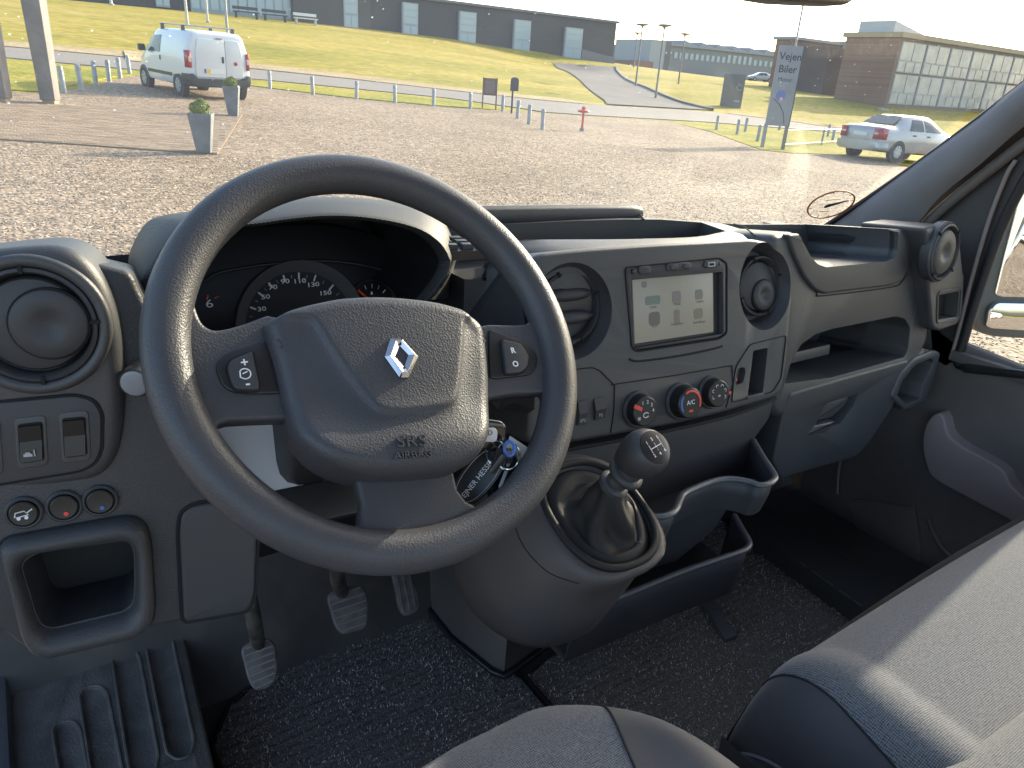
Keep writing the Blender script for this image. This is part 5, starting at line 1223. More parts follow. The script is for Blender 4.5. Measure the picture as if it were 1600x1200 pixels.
# ================================================================== STEERING WHEEL
WC = np.array([0.2765, 0.6036, 1.503])
SW = Frame(WC, 0, 40.6, -7.5)
sw = thing('steering_wheel', 'dark grey three spoke steering wheel with a chrome diamond badge', 'steering wheel', WC)
RR, TR = 0.1900, 0.0192
rings = []
for i in range(120):
    q = 2 * math.pi * i / 120; ring = []
    for j in range(20):
        w = 2 * math.pi * j / 20; r = RR + TR * math.cos(w) * 1.02; c = TR * math.sin(w) * 0.98
        ring.append(SW.pt(r * math.cos(q), r * math.sin(q), c))
    rings.append(ring)
loft('rim', rings, M_WHEEL, sw, loop=True, smooth=80)
def swp(*pts, h=0.0): return [SW.px(x, y, h) for x, y in pts]
def arc(p, q, n_=8):
    a0 = math.atan2(p[1], p[0]); a1 = math.atan2(q[1], q[0]); d = (a1 - a0 + math.pi) % (2 * math.pi) - math.pi
    return [((RR - 0.002) * math.cos(a0 + d * i / n_), (RR - 0.002) * math.sin(a0 + d * i / n_)) for i in range(n_ + 1)]
A, B = SW.px(292, 455), SW.px(872, 458); C_, D = SW.px(884, 655), SW.px(800, 828); E_, F_ = SW.px(505, 868), SW.px(285, 700)
h0 = -0.006
sp_l = arc(F_, A) + swp(*smooth_open([(300, 462), (306, 488), (314, 507), (326, 517), (342, 519), (375, 511), (416, 496)], 4), (520, 520), (545, 640), (458, 658), (400, 660), (355, 662), (341, 666), (337, 682), h=h0)
sp_r = swp((690, 525), (760, 510), (805, 511), (822, 509), (832, 497), (838, 478), h=h0) + arc(B, C_) + swp((858, 650), (855, 632), (847, 616), (800, 619), (770, 624), (690, 645), h=h0)
sp_b = swp((690, 690), (705, 738), (712, 768), (725, 785), (745, 795), (768, 797), h=h0) + arc(D, E_) + swp((545, 838), (560, 818), (563, 790), (553, 748), (560, 690), h=h0)
for P_ in (sp_l, sp_r, sp_b): prism('spoke', SW, P_, -0.020, 0.001, M_WHEEL, sw, 0.0045, 4, smooth=50, back=True)
# airbag cover as a shaped pad
hubpx = [(415, 502), (436, 491), (460, 483), (500, 474), (540, 468), (600, 467), (667, 473), (705, 481), (733, 490), (752, 501), (760, 515), (765, 550), (768, 600), (765, 650), (758, 685), (742, 715), (715, 735), (685, 742), (620, 747), (570, 746), (533, 736), (505, 722), (483, 704), (462, 677), (447, 627), (433, 567), (421, 527)]
hub = smooth_closed(swp(*hubpx, h=0.016), 6)
sh = np.array(smooth_closed(swp((440, 494), (470, 497), (490, 506), (515, 548), (545, 593), (575, 632), (592, 645), (620, 648), (660, 644), (690, 638), (707, 625), (714, 595), (719, 545), (722, 506), (732, 495), (700, 470), (620, 458), (540, 458), (470, 472), h=0.022), 4))
def sdist(p, poly):
    a = poly; b_ = np.roll(poly, -1, 0); d = b_ - a; t = np.clip(((p - a) * d).sum(1) / np.maximum((d * d).sum(1), 1e-12), 0, 1)
    r = np.sqrt((((a + d * t[:, None]) - p) ** 2).sum(1)).min()
    return r if inside(p, [tuple(q) for q in poly]) else -r
hc = np.mean(hub, axis=0); V = []; F = []; K = len(hub); NR = 46
H = np.array(hub)
for i in range(NR):
    s = 1 - (i / (NR - 1)) ** 1.25 * 0.985
    for j in range(K):
        p = hc + (H[j] - hc) * s
        de = np.linalg.norm(H[j] - hc) * (1 - s)
        edge = 0.014 * (1 - max(0.0, 1 - de / 0.014) ** 2) ** 0.5 if de < 0.014 else 0.014
        x, y = p
        q_ = sdist(p, sh); st = 1 / (1 + math.exp(-q_ / 0.0008)) if abs(q_) < 0.012 else (1.0 if q_ > 0 else 0.0)
        below = max(0.0, -q_)
        dome = 0.010 * (1 - (x / 0.14) ** 2) * (1 - max(0, (y + 0.01)) ** 2 / 0.02)
        scoop = -0.006 * (below / 0.03) * math.exp(-below / 0.03) * 2.2 * (0 if y > 0.03 else 1)
        lowlip = 0.012 * math.exp(-((y + 0.105) / 0.03) ** 2)
        V.append(SW.pt(x, y, 0.004 + edge + dome + 0.0032 * st + scoop + lowlip))
for i in range(NR - 1):
    for j in range(K): F.append((i * K + j, i * K + (j + 1) % K, (i + 1) * K + (j + 1) % K, (i + 1) * K + j))
F.append(tuple(range((NR - 1) * K, NR * K)))
Vb = [SW.pt(a, b_, -0.022) for a, b_ in hub]; kb = len(V); V += Vb
for j in range(K): F.append((kb + j, kb + (j + 1) % K, (j + 1) % K, j))
pad = mesh('airbag_cover', V, F, M_PAD, sw, smooth=60)
def pad_h(x, y): return 0.004 + 0.014 + 0.010 * (1 - (x / 0.14) ** 2) * (1 - max(0, (y + 0.01)) ** 2 / 0.02)
# diamond badge
hb = 0.0315
o6 = [SW.px(x, y, hb) for x, y in ((609.4, 528), (627.4, 528), (654, 557.5), (638.6, 591), (624, 591), (600, 557.5))]
i4 = [SW.px(x, y, hb) for x, y in ((624, 540.6), (637.5, 555), (631, 574), (617, 557.5))]
oc = np.mean(o6, axis=0)
prism('badge_seat', SW, [tuple(oc + (np.array(p) - oc) * 1.16) for p in o6], 0.018, 0.0300, M_BLACK, pad, 0.002)
i6 = [i4[0], i4[0], i4[1], i4[2], i4[2], i4[3]]
mid6 = [tuple((np.array(a) + np.array(b_)) / 2) for a, b_ in zip(o6, i6)]
R6 = [[SW.pt(*p, 0.0290) for p in o6], [SW.pt(*tuple(oc + (np.array(p) - oc) * .97), 0.0322) for p in o6], [SW.pt(*p, 0.0352) for p in mid6], [SW.pt(*p, 0.0325) for p in i6], [SW.pt(*p, 0.0290) for p in i6]]
mesh('diamond_badge', [p for r in R6 for p in r], [(i * 6 + j, i * 6 + (j + 1) % 6, (i + 1) * 6 + (j + 1) % 6, (i + 1) * 6 + j) for i in range(4) for j in range(6)], M_CHROME, pad, 0)
for a, b_ in ((i4[0], o6[1]), (i4[2], o6[4])): tube('badge_cut', [SW.pt(*a, 0.0338), SW.pt(*b_, 0.0333)], 0.0008, M_SEAM, pad, 6)
a, b_ = SW.px(642, 703, 0.032); f_ = SW.moved(a, b_, 0, -2)
M_EMB = grain('embossed_plastic', (0.056, 0.057, 0.063), 0.4, 480, 0.3)
text('embossed_lettering', 'SRS', f_, 0.0, 0.0065, 0.0150, M_EMB, pad, 0.0012, c=0.0358, sx=1.25)
text('embossed_lettering', 'AIRBAG', f_, 0.0, -0.0055, 0.0088, M_EMB, pad, 0.0012, c=0.0358, sx=1.15)
for q, fl in (((453, 532), 1), ((750, 523), -1)):
    a, b_ = SW.px(*q, 0.024); f_ = SW.moved(a, b_, 0.0150 if fl < 0 else 0.0165)
    tube('horn_symbol', [f_.pt(fl * x_, y_, 0.001) for x_, y_ in ((-.010, .004), (-.006, .0), (.002, .004), (.008, .003), (.0095, -.001), (.006, -.004), (.001, -.003), (-.005, -.0005), (-.0085, -.004))], 0.0007, M_EMB, pad, 6)
# button pods on the spokes
for panel_px, btn_px, prints in (([(337, 575), (341, 562), (362, 549), (420, 532), (446, 614), (400, 616), (362, 613), (346, 601)], [(355, 573), (360, 562), (395, 547), (407, 609), (368, 608), (361, 596)], (('+', (382, 567), .011), ('-', (387, 599), .012))),
                                ([(763, 512), (786, 522), (815, 531), (832, 545), (840, 556), (839, 575), (828, 586), (775, 592), (765, 590)], [(784, 529), (814, 536), (827, 555), (825, 573), (815, 582), (791, 584)], (('R', (801.5, 548), .0085), ('O', (805.5, 569), .0085)))):
    pp = prism('button_pod', SW, rounded(swp(*panel_px, h=0.003), 0.006, 4), -0.004, 0.0035, M_BLACK, sw, 0.0015)
    P = rounded(swp(*btn_px, h=0.008), 0.004, 3)
    prism('button_gap', SW, offset(P, -0.0014), 0.003, 0.0042, M_SEAM, pp, 0)
    prism('button', SW, P, 0.003, 0.0085, M_DASH2, pp, 0.002)
    for s_, q, z_ in prints:
        a, b_ = SW.px(*q, 0.0085); text('print', s_, SW, a, b_, z_, M_PRINT, pp, 0.0002, c=0.0087, rot=5, bold=0.0002)
a, b_ = SW.px(383, 584, 0.0085); f_ = SW.moved(a, b_, 0.0087)
tube('print', [f_.pt(0.0046 * math.cos(t_), 0.0046 * math.sin(t_)) for t_ in np.linspace(-2.2, 2.6, 14)] + [f_.pt(-.004, -.003), f_.pt(-.0026, -.0037)], 0.0006, M_PRINT, sw.children[-2] if False else pp, 5)
tube('print', [f_.pt(-.002, 0), f_.pt(.002, .002)], 0.0006, M_PRINT, pp, 5)

# ------------------------------------------------------------------ column, stalk, ignition key, papers
col_t = thing('steering_column', 'black steering column shroud behind the wheel', 'column', WC + np.array([0, .15, -.12]))
loft('shroud', [[WC + SW.n * c + np.array([a * w, 0, 0]) + SW.v * (d * hgt - .012) for a, d in rounded([(-1, -1), (1, -1), (1, 1), (-1, 1)], 0.5, 4)] for c, w, hgt in ((-0.035, .052, .050), (-0.08, .066, .062), (-0.16, .072, .066), (-0.26, .075, .07))], M_BLACK, col_t, smooth=50)
e = at_d(206, 596, 0.655); s_ = WC + SW.n * -0.085 + np.array([-.05, 0, 0])
dirn = _unit(e - s_); st = thing('wiper_stalk', 'stubby control stalk with a grey end cap left of the wheel', 'stalk', e)
cap_dir = _unit(CAM_POS + np.array([-.25, .05, -.05]) - e)
tube('arm', smooth_open([s_, (s_ + e) / 2 + np.array([0, .01, -.004]), e - cap_dir * 0.045, e - cap_dir * 0.012], 5), [.011] * 10 + [.0135] * 6, M_BLACK, st, 16)
fe = frame_axes(e - cap_dir * .014, np.cross((0, 0, 1), cap_dir), (0, 0, 1))
lathe('end_ring', fe, [(.0135, -.016), (.0142, -.006), (.0142, .0065), (.0132, .0085), (.0124, .0085)], M_BLACK, st, 28)
lathe('end_cap', fe, [(.0124, .0078), (.0118, .0088), (.010, .0096), (.002, .0098)], mat('pale_grey_cap', (0.20, 0.21, 0.23), 0.35), st, 28, cap1=True)
# pale sheet lying behind the lower left of the wheel
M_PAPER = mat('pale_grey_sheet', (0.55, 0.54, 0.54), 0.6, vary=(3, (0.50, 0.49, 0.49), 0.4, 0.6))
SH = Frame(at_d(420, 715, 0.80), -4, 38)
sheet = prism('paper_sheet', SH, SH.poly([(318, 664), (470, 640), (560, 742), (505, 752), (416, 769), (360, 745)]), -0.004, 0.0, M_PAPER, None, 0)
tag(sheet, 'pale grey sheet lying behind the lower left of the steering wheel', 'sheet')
prism('sheet_holder', SH, SH.poly([(330, 745), (416, 769), (506, 751), (560, 742), (565, 800), (430, 830), (340, 800)]), -0.03, 0.002, M_BLACK, dash, 0.002)
KF = Frame(at_d(772, 680, 0.725), -8, 10)
key = thing('car_key', 'black car key with a grey lock button in the ignition', 'key', KF.o)
prism('key_body', KF, rounded(KF.poly([(728, 655), (752, 652), (782, 656), (790, 664), (788, 700), (778, 706), (728, 700)]), 0.006, 4), -0.010, 0.006, M_GLOSS, key, 0.004)
bt = prism('lock_button', KF, rounded(KF.poly([(748, 664), (770, 666), (773, 671), (772, 684), (768, 688), (748, 687)]), 0.003, 3), 0.004, 0.0075, mat('key_button_grey', (0.55, 0.55, 0.56), 0.4), key, 0.001)
a, b_ = KF.px(763, 677, .0075); text('lock_symbol', '=D', KF, a, b_, 0.007, M_SIGNDARK, bt, 0.0002, c=0.0077)
for q, r_ in (((776, 708), .012), ((794, 712), .014)):
    c_ = at_d(*q, .72); tube('key_ring', [c_ + ROT @ np.array([r_ * .8 * math.cos(t_), r_ * math.sin(t_), .004 * math.sin(t_ * 2)]) for t_ in np.linspace(0, 2 * math.pi, 24, endpoint=False)], 0.0011, M_CHROME, key, 6, closed=True)
c_ = at_d(796, 701, .715); tube('blue_tag_loop', [c_ + ROT @ np.array([.005 * math.cos(t_), .007 * math.sin(t_), 0]) for t_ in np.linspace(0, 2 * math.pi, 14, endpoint=False)], 0.0018, M_BLUEP, key, 6, closed=True)
TG = frame_axes(at_d(747, 745, .725), ROT @ np.array([.62, -.78, 0.0]), ROT @ np.array([-.78, -.62, 0.25]))
tg = thing('key_tag', 'black leather key tag with pale stamped lettering hanging from the key', 'key tag', TG.o)
prism('leather', TG, smooth_closed([(-.034, 0), (-.024, .013), (0, .017), (.024, .014), (.036, .006), (.036, -.006), (.024, -.014), (0, -.017), (-.024, -.013)], 4), -.003, .0, mat('black_leather', (0.014, 0.014, 0.015), 0.45, bump=('noise', 300, .3, .0005)), tg, .001)
text('stamped_lettering', 'EJNER HESSEL', TG, -.001, -.001, .0078, M_PRINT, tg, .0002, c=.0004)
tube('stitching', [TG.pt(a, b_, .0004) for a, b_ in smooth_closed([(-.030, 0), (-.021, .0105), (0, .0138), (.021, .0115), (.032, .004), (.032, -.004), (.021, -.0115), (0, -.0138), (-.021, -.0105)], 3)], .0004, M_PRINTDIM, tg, 5, closed=True)
tube('strap', [TG.pt(.034, 0, .002), at_d(770, 735, .71), at_d(788, 712, .71)], .0035, M_BLACK, tg, 8)
CD = Frame(at_d(808, 712, .75), -20, 20)
tag(prism('paper_tag', CD, CD.poly([(797, 681), (838, 708), (816, 742), (778, 722)]), -.001, 0, mat('white_card', (0.62, 0.61, 0.56), 0.6), None, 0), 'small white card tag hanging beside the ignition key', 'card')
# second, bunched fob behind the ring
FB = at_d(788, 742, .74)
kf = thing('black_fob', 'glossy black fob hanging below the key ring', 'key fob', FB)
loft('fob', [[FB + ROT @ np.array([math.cos(t_) * w + o_, math.sin(t_) * w * .8 + d, -.01 * math.sin(t_)]) for t_ in np.linspace(0, 2 * math.pi, 16, endpoint=False)] for d, w, o_ in ((-.024, .004, .004), (-.018, .010, .003), (0, .014, 0), (.02, .013, -.004), (.03, .005, -.006))], M_GLOSS, kf, smooth=80)
tube('cord', [FB + ROT @ np.array([.004, -.024, 0]), at_d(794, 716, .725)], .002, M_BLACK, kf, 6)

# ================================================================== GEAR LEVER AND ITS POD
M_LEATHER = mat('black_gaiter_leather', (0.020, 0.019, 0.019), 0.60, spec=.2, bump=('voronoi', 500, .3, .0006))
M_THREADG = mat('grey_stitch', (0.10, 0.10, 0.10), 0.7)
M_PODG = grain('gear_pod_plastic', (0.052, 0.046, 0.046), 0.48, 1100, 0.25)
gpod = thing('gear_pod', 'bulging dark plastic gear lever pod below the centre panel', 'console', (0.52, 0.66, 1.0))
def egg(c, a, b_, tilt=0.0, n_=44, sq=2.4):
    P = []
    for j in range(n_):
        t_ = 2 * math.pi * j / n_; x = a * math.copysign(abs(math.cos(t_)) ** (2 / sq), math.cos(t_)); y = b_ * math.copysign(abs(math.sin(t_)) ** (2 / sq), math.sin(t_))
        P.append(np.array([c[0] + x, c[1] + y, c[2] + y * math.tan(tilt)]))
    return P
TL = 0.42
E_top = at_d(934, 803, 0.905)
gr_ = [egg((.512, .70, 1.068), .055, .075, .10, sq=2.0), egg((.510, .685, 1.076), .072, .092, .15, sq=2.0), egg((.508, .672, 1.095), .086, .108, .2, sq=2.1), egg((.509, .657, 1.13), .094, .114, .28), egg((.514, .640, 1.168), .094, .108, .34, sq=2.7), egg((.522, .620, 1.205), .089, .100, .38, sq=2.9), egg((.529, .603, 1.236), .084, .093, .41, sq=3.0),
       egg(E_top + np.array([-.003, .012, -.008]), .080, .086, TL, sq=3.0), egg(E_top, .076, .080, TL, sq=2.9), egg(E_top + np.array([0, -.002, .003]), .070, .074, TL, sq=2.7), egg(E_top + np.array([0, -.002, -.002]), .064, .068, TL), egg(E_top + np.array([0, 0, -.02]), .062, .066, TL)]
loft('pod_shell', gr_, M_PODG, gpod, smooth=70, cap1=True)
seam_px = [(806, 826), (815, 848), (832, 872), (858, 895), (885, 906), (905, 912)]
from mathutils.bvhtree import BVHTree
_pod = [c for c in gpod.children if c.name.startswith('pod_shell')][0]
_bv = BVHTree.FromPolygons([v.co for v in _pod.data.vertices], [tuple(p.vertices) for p in _pod.data.polygons])
_sp = []
for q in smooth_open(seam_px, 4):
    h_ = _bv.ray_cast(Vector(CAM_POS), Vector(ray(*q)))
    if h_[0] is not None: _sp.append(np.array(h_[0]))
if len(_sp) > 2: tube('mould_seam', _sp, .0008, M_SEAM, gpod, 6)
K_ = at_d(1012, 708, 0.83); CL_ = at_d(962, 754, 0.865); B_ = at_d(938, 800, 0.905)
ax = _unit(K_ - CL_)
lev = thing('gear_lever', 'black ball topped gear lever rising from a leather gaiter', 'gear lever', B_)
# gaiter: folded leather cone
gl = []
base_c = E_top + np.array([0, 0, -.004]); tip_c = CL_ - ax * 0.004
fk = frame_axes(tip_c, np.cross((0, 1, 0), ax), np.cross(ax, np.cross((0, 1, 0), ax)))
for i in range(15):
    s_ = i / 14; ring = []
    for j in range(48):
        t_ = 2 * math.pi * j / 48
        e0 = np.array([base_c[0] + .064 * math.cos(t_), base_c[1] + .068 * math.sin(t_), base_c[2] + .068 * math.sin(t_) * math.tan(TL)])
        e1 = tip_c + .0165 * (math.cos(t_) * np.array([1, 0, 0]) + math.sin(t_) * _unit(np.array([0, 1, 0]) - ax * ax[1]))
        w = s_ ** 0.62
        p = e0 * (1 - w) + e1 * w
        fold = 0.0085 * math.sin(math.pi * s_) * (math.sin(5 * t_ + 3 * s_) * .6 + math.sin(3 * t_ + 8 * s_) * .5)
        out = np.array([math.cos(t_), math.sin(t_), 0])
        p = p + out * fold + np.array([0, 0, -0.022 * math.sin(math.pi * s_ ** .8) + 0.006 * math.sin(math.pi * min(1, s_ * 5)) * (s_ < .2)])
        ring.append(p)
    gl.append(ring)
loft('gaiter', gl, M_LEATHER, lev, smooth=70, cap0=False, cap1=False)
tube('stitching', [np.array(gl[i][40]) + np.array([-.0006, -.0012, .0008]) for i in range(1, 14)], .0004, M_THREADG, lev, 5)
tube('gaiter_hem', [np.array(p) + np.array([0, 0, .003]) for p in egg(E_top + np.array([0, -.002, .001]), .066, .070, TL)], .0045, M_LEATHER, lev, 10, closed=True)
fk = frame_axes(CL_, np.cross((0, 0, 1), ax), np.cross(ax, np.cross((0, 0, 1), ax)))
lathe('collar', fk, [(.016, -.010), (.0185, -.008), (.0190, -.002), (.0165, .001), (.0135, .002), (.013, .010), (.0145, .012), (.0150, .018)], M_DASH2, lev, 32)
L_ = float(np.linalg.norm(K_ - CL_))
K_ = at_d(1004, 710, .835); ax2 = _unit(_unit(at_d(1027, 702, .808) - K_) * .75 + ax * .45)
fn = frame_axes(K_, np.cross((0, 0, 1), ax2), np.cross(ax2, np.cross((0, 0, 1), ax2)))
lathe('neck', fk, [(.0135, .014), (.0215, .016), (.0228, .020), (.0215, .0235), (.016, .025), (.0155, .045)], M_DASH2, lev, 32, smooth=60)
kn = lathe('knob', fn, [(.004, -.039), (.012, -.0375), (.0165, -.034), (.0205, -.026), (.0250, -.014), (.0275, -.002), (.0278, .006), (.0262, .014), (.0232, .020), (.0205, .0232), (.0195, .0236)], mat('knob_soft_plastic', (0.042, 0.042, 0.044), 0.45, spec=.35), lev, 40, smooth=60, cap0=True)
cap = lathe('knob_cap', fn, [(.0200, .0222), (.0196, .0245), (.012, .0258), (.002, .0262)], mat('knob_cap_black', (0.02, 0.02, 0.022), 0.25, spec=.4), kn, 36, cap1=True, smooth=60)
fc_ = fn.moved(0, 0, .0264, 10)
for s_, (x_, y_) in zip('135246', ((-.009, .008), (0, .009), (.009, .008), (-.009, -.008), (0, -.009), (.009, -.008))): text('shift_number', s_, fc_, x_, y_, .0055, M_PRINT, cap, .0002, c=-.0006)
for x_ in (-.009, 0, .009): tube('shift_line', [fc_.pt(x_, -.005, -.0006), fc_.pt(x_, .005, -.0004)], .0004, M_PRINT, cap, 5)
tube('shift_line', [fc_.pt(-.009, 0, -.0003), fc_.pt(0, 0, 0), fc_.pt(.009, 0, -.0003)], .0004, M_PRINT, cap, 5)
# moulded skirt under the pod, running to the floor
skirt = []
c0 = at_z(788, 1048, 0.765); r0 = at_z(915, 1003, 0.80); l0 = at_z(640, 905, 0.765)
for z, k in ((0.755, 0.0), (0.775, .004), (0.82, .02), (0.90, .045), (1.02, .075)):
    skirt.append([np.array(p) + np.array([k * sx, k * .9, 0]) for p, sx in zip([(l0[0], l0[1], z), (c0[0] - .035, c0[1] + .13, z), (c0[0] - .012, c0[1] + .02, z), (c0[0], c0[1], z), (c0[0] + .025, c0[1] + .004, z), (c0[0] + .16, c0[1] + .035, z), (1.00, c0[1] + .06, z), (1.0, 1.2, z), (l0[0], 1.2, z)], (1, 1, .9, .7, 0, 0, 0, 0, 1))])
loft('floor_skirt', skirt, grain('skirt_leather_grain', (0.075, 0.063, 0.060), 0.5, 480, .5), gpod, smooth=60)
tube('skirt_edge', [np.array(p) + np.array([-.004, -.006, .004]) for p in skirt[0][:6]], .006, M_BLACK, gpod, 8)

# ================================================================== FLOOR, MATS, STEP, PEDALS
FZ = 0.745
fl = wbox('van_floor', -0.22, 1.70, -0.55, 1.35, FZ - .05, FZ, mat('black_floor_liner', (0.05, 0.045, 0.042), 0.85)); tag(fl, kind='structure')
V = [(-.22, 1.02, FZ), (1.70, 1.02, FZ), (1.70, 1.22, .98), (-.22, 1.22, .98), (1.70, 1.14, 1.40), (-.22, 1.14, 1.40)]
bh = mesh('bulkhead', V + [(x, y + .05, z - .03) for x, y, z in V], [(0, 1, 2, 3), (3, 2, 4, 5), (6, 9, 8, 7), (9, 11, 10, 8), (0, 6, 7, 1), (5, 4, 10, 11)], mat('black_bulkhead_lining', (0.06, 0.053, 0.049), 0.85, vary=(8, (0.13, 0.108, 0.09), 0.5, 0.8)), None, 0); tag(bh, kind='structure')
M_CARPET = mat('black_ribbed_carpet', (0.080, 0.072, 0.068), 0.95, bump=('noise', 900, .8, .002), vary=(500, (0.26, 0.24, 0.225), 0.42, 0.8))
def ribbed_mat(name, label, poly, y0, y1, x0, x1, z):
    xs_ = np.linspace(x0, x1, 50); ys_ = np.arange(y0, y1, .0035); V = []; idx = {}; F = []
    for j, y in enumerate(ys_):
        for i, x in enumerate(xs_):
            idx[(i, j)] = len(V); V.append((x, y, z + .0032 * max(0, math.sin(y * 2 * math.pi / .0165 + x * .6)) + .0012 * math.sin(x * 31) * math.sin(y * 23)))
    for j in range(len(ys_) - 1):
        for i in range(len(xs_) - 1):
            c = ((xs_[i] + xs_[i + 1]) / 2, (ys_[j] + ys_[j + 1]) / 2)
            if inside(c, poly): F.append((idx[(i, j)], idx[(i + 1, j)], idx[(i + 1, j + 1)], idx[(i, j + 1)]))
    o = thing(name, label, 'mat', (np.mean([p[0] for p in poly]), np.mean([p[1] for p in poly]), z))
    mesh('ribbed_carpet', V, F, M_CARPET, o, 60)
    edge = [(x, y, z + .002) for x, y in poly]; tube('edge_binding', edge, .004, M_BLACK, o, 8, closed=True)
    # short loose pile, uncountable
    n = 42000; p = np.stack([RNG.uniform(x0, x1, n), RNG.uniform(y0, y1, n)], 1); keep = np.array([inside(q, poly) for q in p]); p = p[keep]; n = len(p)
    h = RNG.uniform(.002, .0055, n); a = RNG.uniform(0, 6.28, n); dx, dy = np.cos(a) * .0009, np.sin(a) * .0009; tx, ty = RNG.normal(0, .0022, n), RNG.normal(0, .0022, n)
    zb_ = z + .0032 * np.maximum(0, np.sin(p[:, 1] * 2 * math.pi / .0165 + p[:, 0] * .6))
    W = np.stack([np.stack([p[:, 0] - dx, p[:, 1] - dy, zb_], 1), np.stack([p[:, 0] + dx, p[:, 1] + dy, zb_], 1), np.stack([p[:, 0] + tx, p[:, 1] + ty, zb_ + h], 1)], 1).reshape(-1, 3)
    m_ = bpy.data.materials.get('carpet_pile')
    if not m_:
        m_ = mat('carpet_pile', (0.03, 0.03, 0.034), 0.9); nt, b = nodes_of(m_); gi = nt.nodes.new('ShaderNodeNewGeometry'); rp = nt.nodes.new('ShaderNodeValToRGB')
        rp.color_ramp.elements.new(.8)
        for e, (q, c) in zip(rp.color_ramp.elements, [(0, (0.06, 0.055, 0.052)), (.5, (0.27, 0.245, 0.23)), (1, (0.80, 0.74, 0.70))]): e.position = q; e.color = (*c, 1)
        nt.links.new(gi.outputs['Random Per Island'], rp.inputs[0]); nt.links.new(rp.outputs[0], b.inputs['Base Color'])
    f_ = mesh('pile', W, np.arange(n * 3).reshape(-1, 3), m_, o, 0); f_['kind'] = 'stuff'
    return o
dm = [(.14, -.2), (.14, .55), (.125, .93), (.17, 1.0), (.36, 1.08), (.545, 1.10), (.60, .86), (.625, .80), (.63, -.2)]
ribbed_mat('floor_mat', 'black ribbed carpet mat under the pedals on the driver side', dm, -.2, 1.12, .10, .66, FZ + .004)
pm = [(.635, -.2), (.635, .80), (.80, .84), (1.02, .86), (1.08, 1.0), (1.36, 1.0), (1.40, .6), (1.40, -.2)]
ribbed_mat('floor_mat', 'black ribbed carpet mat on the passenger side floor', pm, -.2, 1.02, .63, 1.42, FZ + .005)
st_ = [at_z(x, y, FZ + .014) for x, y in ((1093, 932), (1112, 936), (1152, 993), (1133, 1000))]
tag(prism('metal_strip', WORLD, [(p[0], p[1]) for p in st_], FZ + .004, FZ + .016, mat('grey_strip', (0.07, 0.072, 0.082), 0.5), None, .002), 'flat grey strip lying on the passenger side mat', 'strip')
q0, q1 = at_z(1270, 918, FZ + .02), at_z(1325, 958, FZ + .02)
sill = thing('door_sill', 'dark door sill edge with a worn pale line on the passenger side', 'sill', q0)
_d = _unit(q1 - q0); fs_ = frame_axes(q0 - _d * .15, _d, (0, 0, 1))
box('sill_step', fs_, -.1, .55, -.06, .03, -.12, .0, mat('sill_dark', (0.02, 0.02, 0.021), 0.8), sill, bevel=.01)
for k in range(5): box('worn_mark', fs_, .10 + k * .035, .12 + k * .035 + .01 * (k % 2), .030, .0312, -.010, -.003, mat('worn_mark', (0.055, 0.05, 0.05), 0.8), sill)

# rubber step left of the pedals, with its grip channels
STZ = 0.835
M_STEP = mat('rubber_step', (0.085, 0.077, 0.072), 0.6, bump=('noise', 260, .7, .002), vary=(30, (0.12, 0.11, 0.104), 0.4, 0.7))
fst = frame_axes((0, 0, STZ), (1, 0, 0), (0, 1, 0))
stp = thing('rubber_step', 'black rubber foot step with long grip channels at lower left', 'step', at_z(200, 1100, STZ))
sp_ = [tuple(at_z(x, y, STZ)[:2]) for x, y in ((130, 985), (272, 965), (290, 1000), (342, 1230), (350, 1400), (-60, 1400), (20, 1080))]
bs = prism('tread', fst, rounded(sp_, .01, 3), -.07, .0, M_STEP, stp, .006)
chs = [[(229, 1000), (238, 986), (254, 985), (267, 1002), (300, 1158), (296, 1178), (279, 1185), (264, 1175)], [(178, 1028), (187, 1015), (204, 1014), (215, 1027), (244, 1180), (240, 1205), (215, 1215), (205, 1200)], [(127, 1086), (137, 1075), (155, 1074), (165, 1086), (190, 1215), (186, 1240), (160, 1250), (150, 1235)], [(85, 1140), (95, 1130), (112, 1129), (122, 1141), (140, 1240), (130, 1270), (112, 1275), (105, 1260)]]
cs = []
for c in chs:
    P = rounded([tuple(at_z(x, y, STZ)[:2]) for x, y in c], .006, 3); cs.append(P)
cut(bs, [prism('cutter', fst, P, -.006, .03, M_DEEP, None, 0) for P in cs], .002, 2)
for P in cs: tube('channel_rim', [fst.pt(a, b_, .0005) for a, b_ in offset(P, -.003)], .0022, M_STEP, bs, 6, closed=True)
wl = wbox('side_wall_trim', -.26, -.12, -.5, 1.2, .70, .86, mat('dark_side_trim', (0.07, 0.075, 0.08), 0.6), None, .01); tag(wl, kind='structure')

